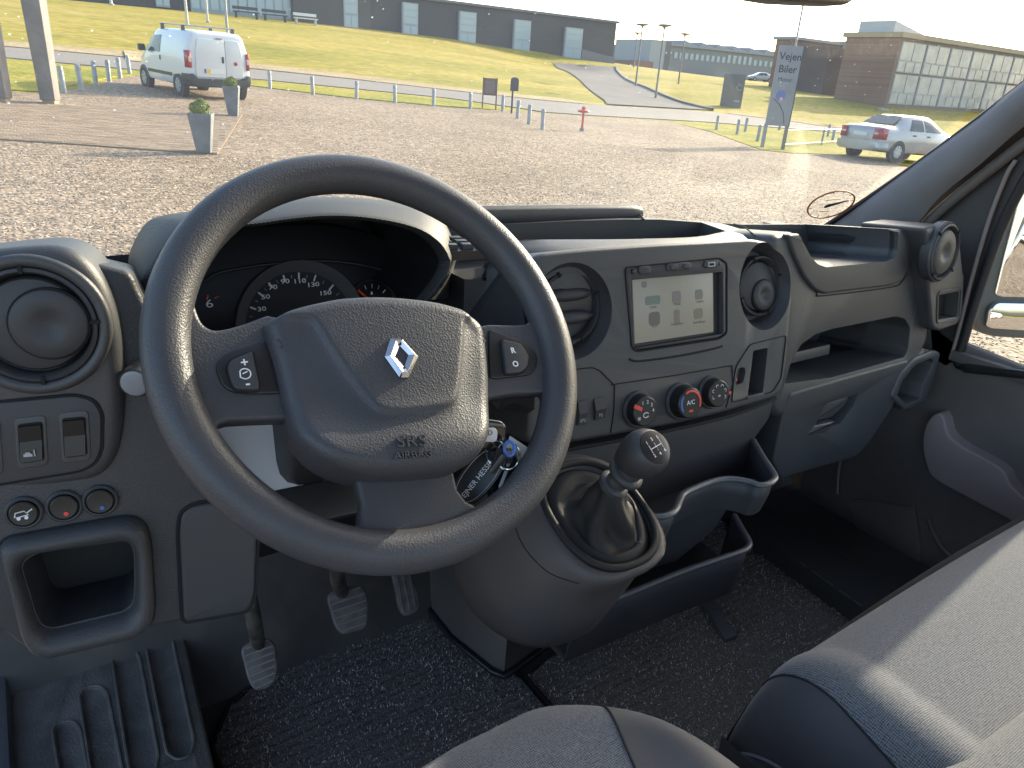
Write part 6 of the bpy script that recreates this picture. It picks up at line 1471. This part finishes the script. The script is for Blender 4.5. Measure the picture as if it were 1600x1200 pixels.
M_PEDAL = mat('worn_pedal_rubber', (0.10, 0.088, 0.085), 0.6, vary=(60, (0.16, 0.14, 0.13), 0.4, 0.65))
M_STEEL = mat('worn_steel', (0.20, 0.18, 0.165), 0.45, metal=0.6, vary=(40, (0.09, 0.08, 0.07), 0.4, 0.6))
def span(P, v, ax_):
    r = []
    for i in range(len(P)):
        a, c = P[i - 1], P[i]
        if (a[ax_] - v) * (c[ax_] - v) < 0: r.append(a[1 - ax_] + (c[1 - ax_] - a[1 - ax_]) * (v - a[ax_]) / (c[ax_] - a[ax_]))
    return r or [0, 0]
def pedal(name, label, fr, px, ribs, arm_px, vertical=False):
    t = thing(name, label, 'pedal', fr.o)
    P = rounded(fr.poly(px), .008, 4)
    pd = prism('pad', fr, P, -.012, 0, M_PEDAL, t, .003)
    xs_ = [p[0] for p in P]; ys_ = [p[1] for p in P]
    for k in range(ribs):
        s_ = (k + .7) / (ribs + .4)
        if vertical:
            x = min(xs_) + (max(xs_) - min(xs_)) * s_; yy = span(P, x, 0)
            tube('grip_rib', [fr.pt(x - .002, min(yy) + .008, .0004), fr.pt(x, (min(yy) + max(yy)) / 2, .0004), fr.pt(x + .002, max(yy) - .008, .0004)], .0016, M_PEDAL, pd, 6)
        else:
            y = min(ys_) + (max(ys_) - min(ys_)) * s_; xx = span(P, y, 1)
            tube('grip_rib', [fr.pt(min(xx) + .004, y - .002, .0004), fr.pt(max(xx) - .004, y + .002, .0004)], .0016, mat('rib_edge', (0.24, 0.20, 0.185), 0.6), pd, 6)
    Q = [np.array(q) for q in arm_px]
    tube('arm', Q, [.013] * len(Q), M_STEEL, t, 8, flat=.9, up=(1, 0, 0))
    return t
PD = Frame(at_z(405, 1040, 0.865), -6, 42)
pedal('clutch_pedal', 'worn ribbed clutch pedal, the leftmost and nearest pedal', PD, [(376, 1014), (392, 1001), (421, 997), (431, 1008), (435, 1045), (430, 1066), (418, 1076), (399, 1080), (389, 1064)], 7, [PD.pt(*PD.px(404, 1006), -.008), at_d(396, 965, 1.09), at_d(385, 915, 1.08)])
BD = Frame(at_z(545, 955, 0.875), -6, 40)
pedal('brake_pedal', 'worn brake pedal between clutch and accelerator', BD, [(511, 932), (524, 921), (560, 914), (572, 922), (577, 945), (574, 978), (566, 984), (535, 992), (524, 978)], 6, [BD.pt(*BD.px(535, 925), -.008), at_d(527, 905, 1.13), at_d(525, 870, 1.10)])
GD = Frame(at_z(636, 930, 0.87), -6, 48)
pedal('accelerator_pedal', 'narrow accelerator pedal with lengthwise ribs beside the gear pod', GD, [(612, 890), (640, 885), (654, 930), (657, 948), (650, 958), (633, 962), (624, 950)], 3, [GD.pt(*GD.px(628, 890), -.008), at_d(618, 860, 1.12)], True)
lc = prism('lower_cover', Frame((0.30, 0.95, 1.10), 0, -35), [(-.16, -.10), (.28, -.12), (.30, .14), (-.16, .14)], -.01, 0, M_BLACK, dash, .004)

# ================================================================== SEATS
M_FABRIC = bpy.data.materials.new('grey_woven_seat_fabric'); M_FABRIC.use_nodes = True
nt, b = nodes_of(M_FABRIC); b.inputs['Roughness'].default_value = 0.9; b.inputs['Sheen Weight'].default_value = 0.25; b.inputs['Specular IOR Level'].default_value = 0.2
tc = nt.nodes.new('ShaderNodeTexCoord')
wa = nt.nodes.new('ShaderNodeTexWave'); wa.inputs['Scale'].default_value = 145; wa.bands_direction = 'X'; wa.inputs['Distortion'].default_value = 1.2
wb_ = nt.nodes.new('ShaderNodeTexWave'); wb_.inputs['Scale'].default_value = 145; wb_.bands_direction = 'Y'; wb_.inputs['Distortion'].default_value = 1.2
no = nt.nodes.new('ShaderNodeTexNoise'); no.inputs['Scale'].default_value = 420; no.inputs['Detail'].default_value = 2
for q in (wa, wb_, no): nt.links.new(tc.outputs['Object'], q.inputs['Vector'])
ml = nt.nodes.new('ShaderNodeMath'); ml.operation = 'MULTIPLY'; nt.links.new(wa.outputs['Fac'], ml.inputs[0]); nt.links.new(wb_.outputs['Fac'], ml.inputs[1])
ad = nt.nodes.new('ShaderNodeMath'); ad.operation = 'ADD'; nt.links.new(ml.outputs[0], ad.inputs[0]); nt.links.new(no.outputs['Fac'], ad.inputs[1])
rp = nt.nodes.new('ShaderNodeValToRGB'); rp.color_ramp.elements[0].position = .35; rp.color_ramp.elements[0].color = (0.030, 0.031, 0.035, 1); rp.color_ramp.elements[1].position = 1.1; rp.color_ramp.elements[1].color = (0.160, 0.165, 0.178, 1)
nt.links.new(ad.outputs[0], rp.inputs[0]); nt.links.new(rp.outputs[0], b.inputs['Base Color'])
bp = nt.nodes.new('ShaderNodeBump'); bp.inputs['Strength'].default_value = .5; bp.inputs['Distance'].default_value = .0008
nt.links.new(ad.outputs[0], bp.inputs['Height']); nt.links.new(bp.outputs[0], b.inputs['Normal'])
M_BOLSTER = mat('dark_smooth_bolster_cloth', (0.030, 0.028, 0.032), 0.65, sheen=.25, vary=(12, (0.040, 0.038, 0.042), .4, .7), bump=('noise', 900, .25, .0006))
M_THREAD = mat('grey_seam_piping', (0.16, 0.16, 0.18), 0.7)
def cushion(t, name, m, zfun, us, vs, xy, parent=None):
    V = []; F = []
    for v_ in vs:
        for u_ in us: x, y = xy(u_, v_); V.append((x, y, zfun(x, y)))
    nu = len(us)
    for j in range(len(vs) - 1):
        for i in range(nu - 1): F.append((j * nu + i, j * nu + i + 1, (j + 1) * nu + i + 1, (j + 1) * nu + i))
    return mesh(name, V, F, m, parent or t, 80)
def roll(d, r):          # height lost towards a rounded edge
    d = max(0.0, min(d, r)); return r - math.sqrt(max(0.0, r * r - (r - d) ** 2))
# passenger bench
bench = thing('passenger_seat', 'grey woven passenger bench seat with dark smooth bolster', 'seat', (1.1, 0.1, FZ))
x0, yf, zt = 0.615, 0.378, 1.155
def bz_(x, y):
    front = roll(yf + .012 * math.sin((x - .6) * 2.5) - y, .10); side = roll(x - x0, .10)
    return zt - front * 0.95 - side * 1.0 + .010 * math.sin(min(1, (x - x0) / .12) * math.pi) * (1 if x < x0 + .12 else 0) - .018 * max(0, (0.28 - y)) / .3
bl = lambda y: 0.668 - (yf - y) * 0.12 if y > .15 else 0.6406
def dens(a, b_, n_): t_ = np.linspace(0, 1, n_); return a + (b_ - a) * t_ ** 2.0
vs_ = yf - dens(0.0005, .75, 60)
cushion(bench, 'bolster', M_BOLSTER, bz_, np.linspace(0, 1, 26), vs_, lambda u, v: (x0 + (bl(v) - x0) * u ** 1.8, v))
cushion(bench, 'fabric_panel', M_FABRIC, lambda x, y: bz_(x, y) + .004 * (1 - math.exp(-(x - bl(y)) / .006)), np.linspace(0, 1, 90), vs_, lambda u, v: (bl(v) + .0005 + (1.64 - bl(v)) * u ** 1.5, v))
tube('bolster_seam', [(bl(v), v, bz_(bl(v), v) + .0005) for v in vs_[2:]], .0014, M_SEAM, bench, 6)
cushion(bench, 'side_panel', M_BOLSTER, lambda x, y: 0, [0], [0], lambda u, v: (0, 0)) if False else None
sd = [[(x0 - .004, v, z) for z in (1.03, .96, .86)] for v in vs_]; sd = [[(x0, v, bz_(x0, v)), (x0 - .008, v, 1.035)] + r[1:] for v, r in zip(vs_, sd)]
loft('side_panel', sd, M_BOLSTER, bench, closed=False, smooth=60)
ft = [[(x, yf + .012 * math.sin((x - .6) * 2.5) * 1 - .0005, z) for z in (bz_(x, yf - .0005), 1.02, .95, .86)] for x in np.linspace(x0, 1.64, 30)]
loft('front_panel', ft, M_BOLSTER, bench, closed=False, smooth=60)
pp_ = [(x0 - .002, v, bz_(x0, v) + .002) for v in vs_[::-1]]
tube('piping', pp_, .0022, M_THREAD, bench, 6)
# raised second cushion towards the backrest
r0_, r1_ = at_z(1440, 1195, 1.135), at_z(1600, 1084, 1.135)
_dd = (r1_ - r0_)[:2]; _dd = _dd / np.linalg.norm(_dd); _nn = np.array([_dd[1], -_dd[0]])
V = []; F = []; nu = 40; nv = 26
for j in range(nv):
    for i in range(nu):
        s_ = -.12 + .95 * i / (nu - 1); w = .40 * (j / (nv - 1)) ** 1.7; p = r0_[:2] + _dd * s_ + _nn * w
        V.append((p[0], p[1], 1.118 + .055 * (1 - math.exp(-w / .02)) - .04 * max(0, w - .1)))
for j in range(nv - 1):
    for i in range(nu - 1): F.append((j * nu + i, j * nu + i + 1, (j + 1) * nu + i + 1, (j + 1) * nu + i))
mesh('rear_cushion', V, F, M_FABRIC, bench, 80)
base_ = wbox('seat_base', .66, 1.60, -.35, .30, FZ, .87, M_BLACK, bench, .01)

# driver's seat: only its front right corner shows
ds = thing('driver_seat', 'grey woven driver seat front edge with dark bolster at the bottom', 'seat', (0.28, 0.1, FZ))
zt2 = 1.165
def dsx_front(x): return .472 - .9 * max(0, x - .36) ** 2 * 8 - .10 * max(0, .28 - x)
def dz(x, y):
    d = dsx_front(x) - y; r_ = .533 - x
    return zt2 - roll(d, .085) - roll(r_ + .0, .085) * .85 + .012 * math.exp(-((x - .47) / .04) ** 2) - .02 * max(0, .40 - y) / .3
bl2 = lambda y: .432 + .10 * (.45 - y)
def row(xa, xb, m, name, n_):
    V = []; F = []; ts = dens(.0003, .7, 46)
    for t_ in ts:
        for i in range(n_):
            yb = 0
            u = i / (n_ - 1); x = xa(t_) + (xb(t_) - xa(t_)) * u; V.append((x, dsx_front(x) - t_, dz(x, dsx_front(x) - t_)))
    for j in range(len(ts) - 1):
        for i in range(n_ - 1): F.append((j * n_ + i, j * n_ + i + 1, (j + 1) * n_ + i + 1, (j + 1) * n_ + i))
    return mesh(name, V, F, m, ds, 80)
xs1 = lambda t_: .437 - .28 * t_ if t_ < .3 else .353
row(lambda t_: .0, xs1, M_FABRIC, 'fabric_panel', 60)
row(lambda t_: xs1(t_) + .0004, lambda t_: .531, M_BOLSTER, 'bolster', 24)
tube('bolster_seam', [(xs1(t_), dsx_front(xs1(t_)) - t_, dz(xs1(t_), dsx_front(xs1(t_)) - t_) + .0004) for t_ in dens(.002, .6, 40)], .0014, M_SEAM, ds, 6)
loft('front_panel', [[(x, dsx_front(x) - .0003, z) for z in (dz(x, dsx_front(x) - .0003), 1.02, .90)] for x in np.linspace(0, .531, 30)], M_BOLSTER, ds, closed=False, smooth=60)
loft('side_panel', [[(.531, y, z) for z in (dz(.531, y), 1.02, .90)] for y in np.linspace(dsx_front(.531), -.3, 30)], M_BOLSTER, ds, closed=False, smooth=60)
wbox('seat_base', .05, .50, -.30, .34, FZ, .91, M_BLACK, ds, .01)

# ================================================================== DOOR, PILLAR, ROOF, GLASS
DX = 1.665
def door_frame(x): return frame_axes((x, 0, 0), (0, -1, 0), (0, 0, 1))
DF = door_frame(DX)
M_DOOR = grain('door_panel_plastic', (0.105, 0.092, 0.087), 0.55, 900, .25)
M_ARM = grain('armrest_plastic', (0.21, 0.172, 0.165), 0.55, 900, .2)
M_RUBBER = mat('black_door_seal', (0.010, 0.010, 0.011), 0.55)
door = thing('passenger_door', 'dark passenger door panel with armrest, window frame and sail trim', 'door', (DX, .4, FZ))
zs = at_x(1550, 566, DX)[2]
dp = prism('door_panel', DF, [(-.98, .62), (.8, .62), (.8, zs - .005), (-.48, zs + .0), (-.70, zs + .02), (-.76, 1.30), (-.98, 1.34)], -.022, 0.0, M_DOOR, door, .008)
ar = smooth_closed(DF.poly([(1480, 641), (1488, 650), (1495, 674), (1516, 692), (1560, 716), (1582, 732), (1594, 754), (1640, 800), (1636, 832), (1590, 806), (1540, 780), (1474, 744), (1460, 722), (1454, 690), (1458, 662), (1468, 646)]), 4)
prism('armrest', DF, ar, -.01, .036, M_ARM, door, .005, 4, smooth=60)
tube('pocket_edge', [DF.pt(*DF.px(x, y), .004) for x, y in smooth_open([(1452, 810), (1462, 835), (1480, 862), (1510, 880)], 5)], .006, M_DOOR, door, 8)
spk_ = DF.poly([(1332, 780), (1420, 790), (1432, 795), (1440, 880), (1415, 905), (1380, 890), (1352, 850), (1335, 810)])
prism('speaker_panel', DF, smooth_closed(spk_, 4), -.002, .008, M_DOOR, door, .004)
tube('door_edge', [DF.pt(*DF.px(x, y), .01) for x, y in smooth_open([(1337, 672), (1322, 700), (1314, 735), (1312, 770)], 5)], .0035, M_ARM, door, 8)
box('sill_cap', DF, -.70, .6, zs - .02, zs + .004, -.02, .018, M_DOOR, door, bevel=.006)
lk = rounded(DF.poly([(1506, 570), (1516, 566), (1600, 576), (1640, 582), (1640, 592), (1590, 588), (1512, 580)]), .004, 3)
lo_ = prism('lock_plate', DF, lk, .010, .022, M_BLACK, door, .003)
prism('lock_slot', DF, rounded(DF.poly([(1520, 571), (1560, 574), (1562, 580), (1524, 577)]), .003, 3), .022, .0235, M_SEAM, lo_, 0)
# sail panel ahead of the window, with seal bead
sail = DF.poly([(1440, 372), (1452, 345), (1510, 298), (1610, 215), (1640, 190), (1640, 215), (1597, 285), (1560, 360), (1525, 460), (1505, 525), (1498, 562), (1478, 575), (1455, 560)])
prism('sail_panel', DF, rounded(sail, .006, 3), -.02, .0, mat('sail_panel_grey', (0.045, 0.041, 0.041), 0.6), door, .004)
tube('window_seal', [DF.pt(*DF.px(x, y), .004) for x, y in smooth_open([(1650, 205), (1600, 287), (1563, 362), (1528, 462), (1508, 528), (1500, 560), (1520, 574), (1700, 590)], 5)], .010, M_RUBBER, door, 10)
tube('seal_bead', [DF.pt(*DF.px(x, y), .008) for x, y in smooth_open([(1590, 250), (1575, 275), (1548, 345), (1520, 440), (1500, 520), (1488, 560)], 5)], .0045, M_ARM, door, 8)
tube('door_trim_strip', [DF.pt(*DF.px(x, y), .010) for x, y in smooth_open([(1446, 358), (1462, 338), (1500, 305), (1560, 258), (1620, 213), (1700, 160)], 5)], .011, mat('beige_grey_seal', (0.12, 0.105, 0.098), 0.6), door, 10)
prism('frame_filler', DF, DF.poly([(1390, 385), (1412, 345), (1470, 285), (1560, 212), (1660, 128), (1860, -45), (1900, 20), (1700, 170), (1600, 245), (1500, 335), (1450, 385)]), -.05, -.024, M_DOOR, door, 0)
prism('window_header', DF, DF.poly([(1700, 120), (2300, -250), (2300, -320), (1700, 60)]), -.03, .0, M_DOOR, door, .004)

M_GLASSP = bpy.data.materials.new('clear_glass'); M_GLASSP.use_nodes = True
def glass_nodes(m, dust):
    nt = m.node_tree; nt.nodes.clear(); out = nt.nodes.new('ShaderNodeOutputMaterial')
    tr = nt.nodes.new('ShaderNodeBsdfTransparent'); tr.inputs[0].default_value = (0.94, 0.965, 0.955, 1)
    gl = nt.nodes.new('ShaderNodeBsdfGlossy'); gl.inputs['Roughness'].default_value = 0.02
    lw = nt.nodes.new('ShaderNodeLayerWeight'); pw = nt.nodes.new('ShaderNodeMath'); pw.operation = 'POWER'; pw.inputs[1].default_value = 5.0
    fr = nt.nodes.new('ShaderNodeMath'); fr.operation = 'MULTIPLY_ADD'; fr.inputs[1].default_value = 0.5; fr.inputs[2].default_value = 0.02
    nt.links.new(lw.outputs['Facing'], pw.inputs[0]); nt.links.new(pw.outputs[0], fr.inputs[0])
    mx = nt.nodes.new('ShaderNodeMixShader'); nt.links.new(fr.outputs[0], mx.inputs[0]); nt.links.new(tr.outputs[0], mx.inputs[1]); nt.links.new(gl.outputs[0], mx.inputs[2])
    last = mx
    if dust:
        tc = nt.nodes.new('ShaderNodeTexCoord'); vo = nt.nodes.new('ShaderNodeTexVoronoi'); vo.inputs['Scale'].default_value = 120; vo.inputs['Randomness'].default_value = 1
        nt.links.new(tc.outputs['Object'], vo.inputs['Vector'])
        sp = nt.nodes.new('ShaderNodeSeparateColor'); nt.links.new(vo.outputs['Color'], sp.inputs[0])
        sz = nt.nodes.new('ShaderNodeMath'); sz.operation = 'POWER'; sz.inputs[1].default_value = 5; nt.links.new(sp.outputs[0], sz.inputs[0])
        th = nt.nodes.new('ShaderNodeMath'); th.operation = 'MULTIPLY'; th.inputs[1].default_value = 0.13; nt.links.new(sz.outputs[0], th.inputs[0])
        lt = nt.nodes.new('ShaderNodeMath'); lt.operation = 'LESS_THAN'; nt.links.new(vo.outputs['Distance'], lt.inputs[0]); nt.links.new(th.outputs[0], lt.inputs[1])
        no = nt.nodes.new('ShaderNodeTexNoise'); no.inputs['Scale'].default_value = 3.5; no.inputs['Detail'].default_value = 6; nt.links.new(tc.outputs['Object'], no.inputs['Vector'])
        mr = nt.nodes.new('ShaderNodeMapRange'); mr.inputs[1].default_value = .35; mr.inputs[2].default_value = .75; mr.inputs[3].default_value = 0.014; mr.inputs[4].default_value = 0.032; nt.links.new(no.outputs['Fac'], mr.inputs[0])
        ms = nt.nodes.new('ShaderNodeMath'); ms.operation = 'MULTIPLY_ADD'; ms.inputs[1].default_value = 0.5; nt.links.new(lt.outputs[0], ms.inputs[0]); nt.links.new(mr.outputs[0], ms.inputs[2])
        df = nt.nodes.new('ShaderNodeBsdfTranslucent'); df.inputs[0].default_value = (0.66, 0.72, 0.82, 1)
        m2 = nt.nodes.new('ShaderNodeMixShader'); nt.links.new(ms.outputs[0], m2.inputs[0]); nt.links.new(mx.outputs[0], m2.inputs[1]); nt.links.new(df.outputs[0], m2.inputs[2]); last = m2
    nt.links.new(last.outputs[0], out.inputs[0])
glass_nodes(M_GLASSP, False)
M_SCREENG = bpy.data.materials.new('dusty_windscreen_glass'); M_SCREENG.use_nodes = True; glass_nodes(M_SCREENG, True)
win = mesh('side_window', [DF.pt(*DF.px(x, y), -.03) for x, y in ((1490, 600), (1530, 440), (1600, 270), (1700, 120), (2300, -250), (2300, 900))], [(0, 1, 2, 3, 4, 5)], M_GLASSP, door, 0)
md = win.modifiers.new('solid', 'SOLIDIFY'); md.thickness = .004

# windscreen
WS = Frame((0.75, 1.035, 1.475), 0, -45)
ws = thing('windscreen', 'large raked windscreen speckled with dust', 'windscreen', WS.o)
pane = prism('glass', WS, [(-1.0, -.06), (.84, -.06), (.845, .10), (.80, .93), (-.93, .93)], -.005, 0, M_SCREENG, ws, 0)
tube('black_edge', [WS.pt(*WS.px(x, y), .002) for x, y in smooth_open([(1275, 362), (1297, 347), (1372, 297), (1450, 242), (1530, 183), (1600, 128), (1700, 50)], 4)], .006, M_RUBBER, ws, 8)
# parking disc sticker
c_ = WS.px(1298, 318); rr = np.linalg.norm(np.array(WS.px(1335, 310)) - np.array(WS.px(1261, 326))) / 2
pk_ = thing('parking_disc', 'thin orange parking dial sticker with a dark pointer on the windscreen', 'sticker', WS.pt(*c_, 0))
M_OR = mat('orange_sticker', (0.40, 0.13, 0.03), 0.6)
def ell(k_, t_): return WS.px(1298 + 37.5 * k_ * math.cos(t_) + 5 * k_ * math.sin(t_), 318.5 - 20.5 * k_ * math.sin(t_) - 7 * k_ * math.cos(t_))
_tt = np.linspace(0, 2 * math.pi, 56, endpoint=False)
loft('ring', [[WS.pt(*ell(k_, t_), c2) for t_ in _tt] for k_, c2 in ((1.0, .0008), (1.0, .0025), (.935, .0025), (.935, .0008))], M_OR, pk_, cap0=False, cap1=False)
for k in range(12):
    q = k * math.pi / 6; tube('hour_mark', [WS.pt(*ell(.82, q), .0015), WS.pt(*ell(.94, q), .0015)], .0009, M_OR, pk_, 6)
n0, n1 = np.array(WS.px(1291, 321)), np.array(WS.px(1326, 312)); dv = (n1 - n0) / np.linalg.norm(n1 - n0); pv = np.array([-dv[1], dv[0]])
prism('pointer', WS, smooth_closed([tuple(n0 - dv * .006), tuple(n0 + pv * .006), tuple(n0 + dv * .02 + pv * .0045), tuple(n1), tuple(n0 + dv * .02 - pv * .0045), tuple(n0 - pv * .006)], 4), .001, .003, mat('dark_pointer', (0.03, 0.02, 0.018), 0.5), pk_, 0)
for q, w in (((1301, 311), .024), ((1288, 329), .018)):
    a, b_ = WS.px(*q); box('yellow_bar', WS, a - w, a + w, b_ - .0015, b_ + .0015, .001, .002, mat('yellow_bar', (0.6, 0.33, 0.03), 0.5), pk_)

# right pillar trim
pil = thing('windscreen_pillar', 'grey plastic windscreen pillar trim on the passenger side', 'pillar', at_x(1350, 350, 1.6))
M_PILLAR = grain('pillar_trim', (0.135, 0.13, 0.132), 0.55, 1200, .15)
up_l = [(1262, 372), (1300, 347), (1372, 297), (1450, 241), (1530, 182), (1600, 126), (1760, 5), (2000, -190)]
lw_l = [(1405, 385), (1432, 352), (1470, 306), (1530, 258), (1580, 214), (1640, 165), (1790, 45), (2030, -150)]
rg = []
for (a, b_) in zip(smooth_open(up_l, 3), smooth_open(lw_l, 3)):
    A_ = np.array(WS.pt(*WS.px(*a))); B2 = at_x(*b_, 1.63); n_ = []
    ov = CAM_POS - (A_ + B2) / 2; ov = ov / np.linalg.norm(ov)
    for k in range(9):
        s_ = k / 8; n_.append(A_ * (1 - s_) + B2 * s_ + ov * .028 * math.sin(math.pi * s_) ** .8)
    n_ += [B2 + np.array([.05, .06, 0]), A_ + np.array([.10, .03, -.02])]
    rg.append(n_)
loft('trim', rg, M_PILLAR, pil, smooth=50)

# roof, header and the shell behind the seats
rf = wbox('roof', -.26, 1.74, -.75, .43, 2.16, 2.22, mat('pale_headliner', (0.42, 0.42, 0.42), 0.9), None, .02); tag(rf, kind='structure')
hdz = [(-.26, .43, 2.12), (1.74, .43, 2.12), (1.74, .36, 2.20), (-.26, .36, 2.20)]
sd_ = prism('side_wall', door_frame(1.70), [(.20, .65), (.75, .65), (.75, 2.16), (-.42, 2.16), (-.40, 2.08), (.20, 2.02)], -.06, 0, mat('side_lining', (0.28, 0.28, 0.285), 0.8), None, .01); tag(sd_, kind='structure')
fw2 = prism('front_wall', door_frame(1.72), [(-1.3, .65), (-.95, .65), (-.95, 1.35), (-1.05, 1.42), (-1.3, 1.42)], -.05, 0, M_DOOR, None, 0); tag(fw2, kind='structure')
mr_ = Frame(at_d(1265, -34, .76), 18, 4)
mir = thing('rear_view_mirror', 'dark interior rear view mirror peeking in at the top', 'mirror', mr_.o)
prism('housing', mr_, rounded(mr_.poly([(1178, -75), (1345, -80), (1345, -5), (1326, 8), (1240, 3), (1190, -6)]), .012, 4), -.03, 0, mat('mirror_housing', (0.035, 0.026, 0.024), 0.5), mir, .006)
tube('stem', [mr_.pt(0, .02, -.02), mr_.pt(0, .05, -.07)], .008, M_BLACK, mir, 8)

# outside mirror
MF = Frame(at_d(1600, 390, 1.78), -33, 4)
wm = thing('wing_mirror', 'large wing mirror with two glasses outside the passenger window', 'wing mirror', MF.o)
prism('housing', MF, rounded(MF.poly([(1521, 500), (1530, 520), (1555, 528), (1840, 545), (1840, 20), (1690, 60), (1630, 190), (1612, 240), (1580, 300), (1548, 400)]), .02, 4), -.14, -.004, mat('mirror_shell', (0.12, 0.125, 0.13), 0.5), wm, .012, 4)  # upper and outer part, out of view, enlarged to shade the bench
M_MIRROR = mat('mirror_glass', (0.85, 0.87, 0.88), 0.015, metal=1.0)
prism('upper_glass', MF, rounded(MF.poly([(1554, 460), (1570, 395), (1592, 310), (1628, 245), (1690, 120), (1800, 80), (1800, 468), (1565, 464)]), .012, 4), -.006, .0, M_MIRROR, wm, .001)
MF2 = Frame(MF.pt(0, 0, 0), -27, 6)
prism('lower_glass', MF2, rounded(MF2.poly([(1543, 512), (1546, 485), (1556, 473), (1600, 474), (1760, 480), (1760, 520), (1600, 516)]), .010, 4), -.008, .004, M_MIRROR, wm, .001)
tube('arm', [MF.pt(-.08, -.08, -.08), np.array([1.80, .80, 1.36]), np.array([1.70, .78, 1.33])], .020, mat('mirror_arm', (0.14, 0.145, 0.15), 0.5), wm, 12)
tube('arm', [MF.pt(-.08, .02, -.08), np.array([1.80, .82, 1.43]), np.array([1.70, .80, 1.42])], .018, wm.children[-1].data.materials[0], wm, 12)
# vans that show in the mirror, parked behind
def reflect(px, py, fr):
    r = ray(px, py); o = CAM_POS + r * (((fr.o - CAM_POS) @ fr.n) / (r @ fr.n)); return o, r - 2 * (r @ fr.n) * fr.n
for (px_, py_, d_, rz, lab) in ((1590, 372, 17, 2.6, 'white van parked behind, seen in the wing mirror nearest its edge'), (1640, 372, 21, 2.8, 'second white van parked behind, seen only in the wing mirror')):
    o_, r_ = reflect(px_, py_, MF); p = o_ + r_ * d_
    c2 = copy_tree(van, (p[0], p[1], lot(p[0], p[1]) + .03), rz); tag(c2, lab, 'van', 'white vans')
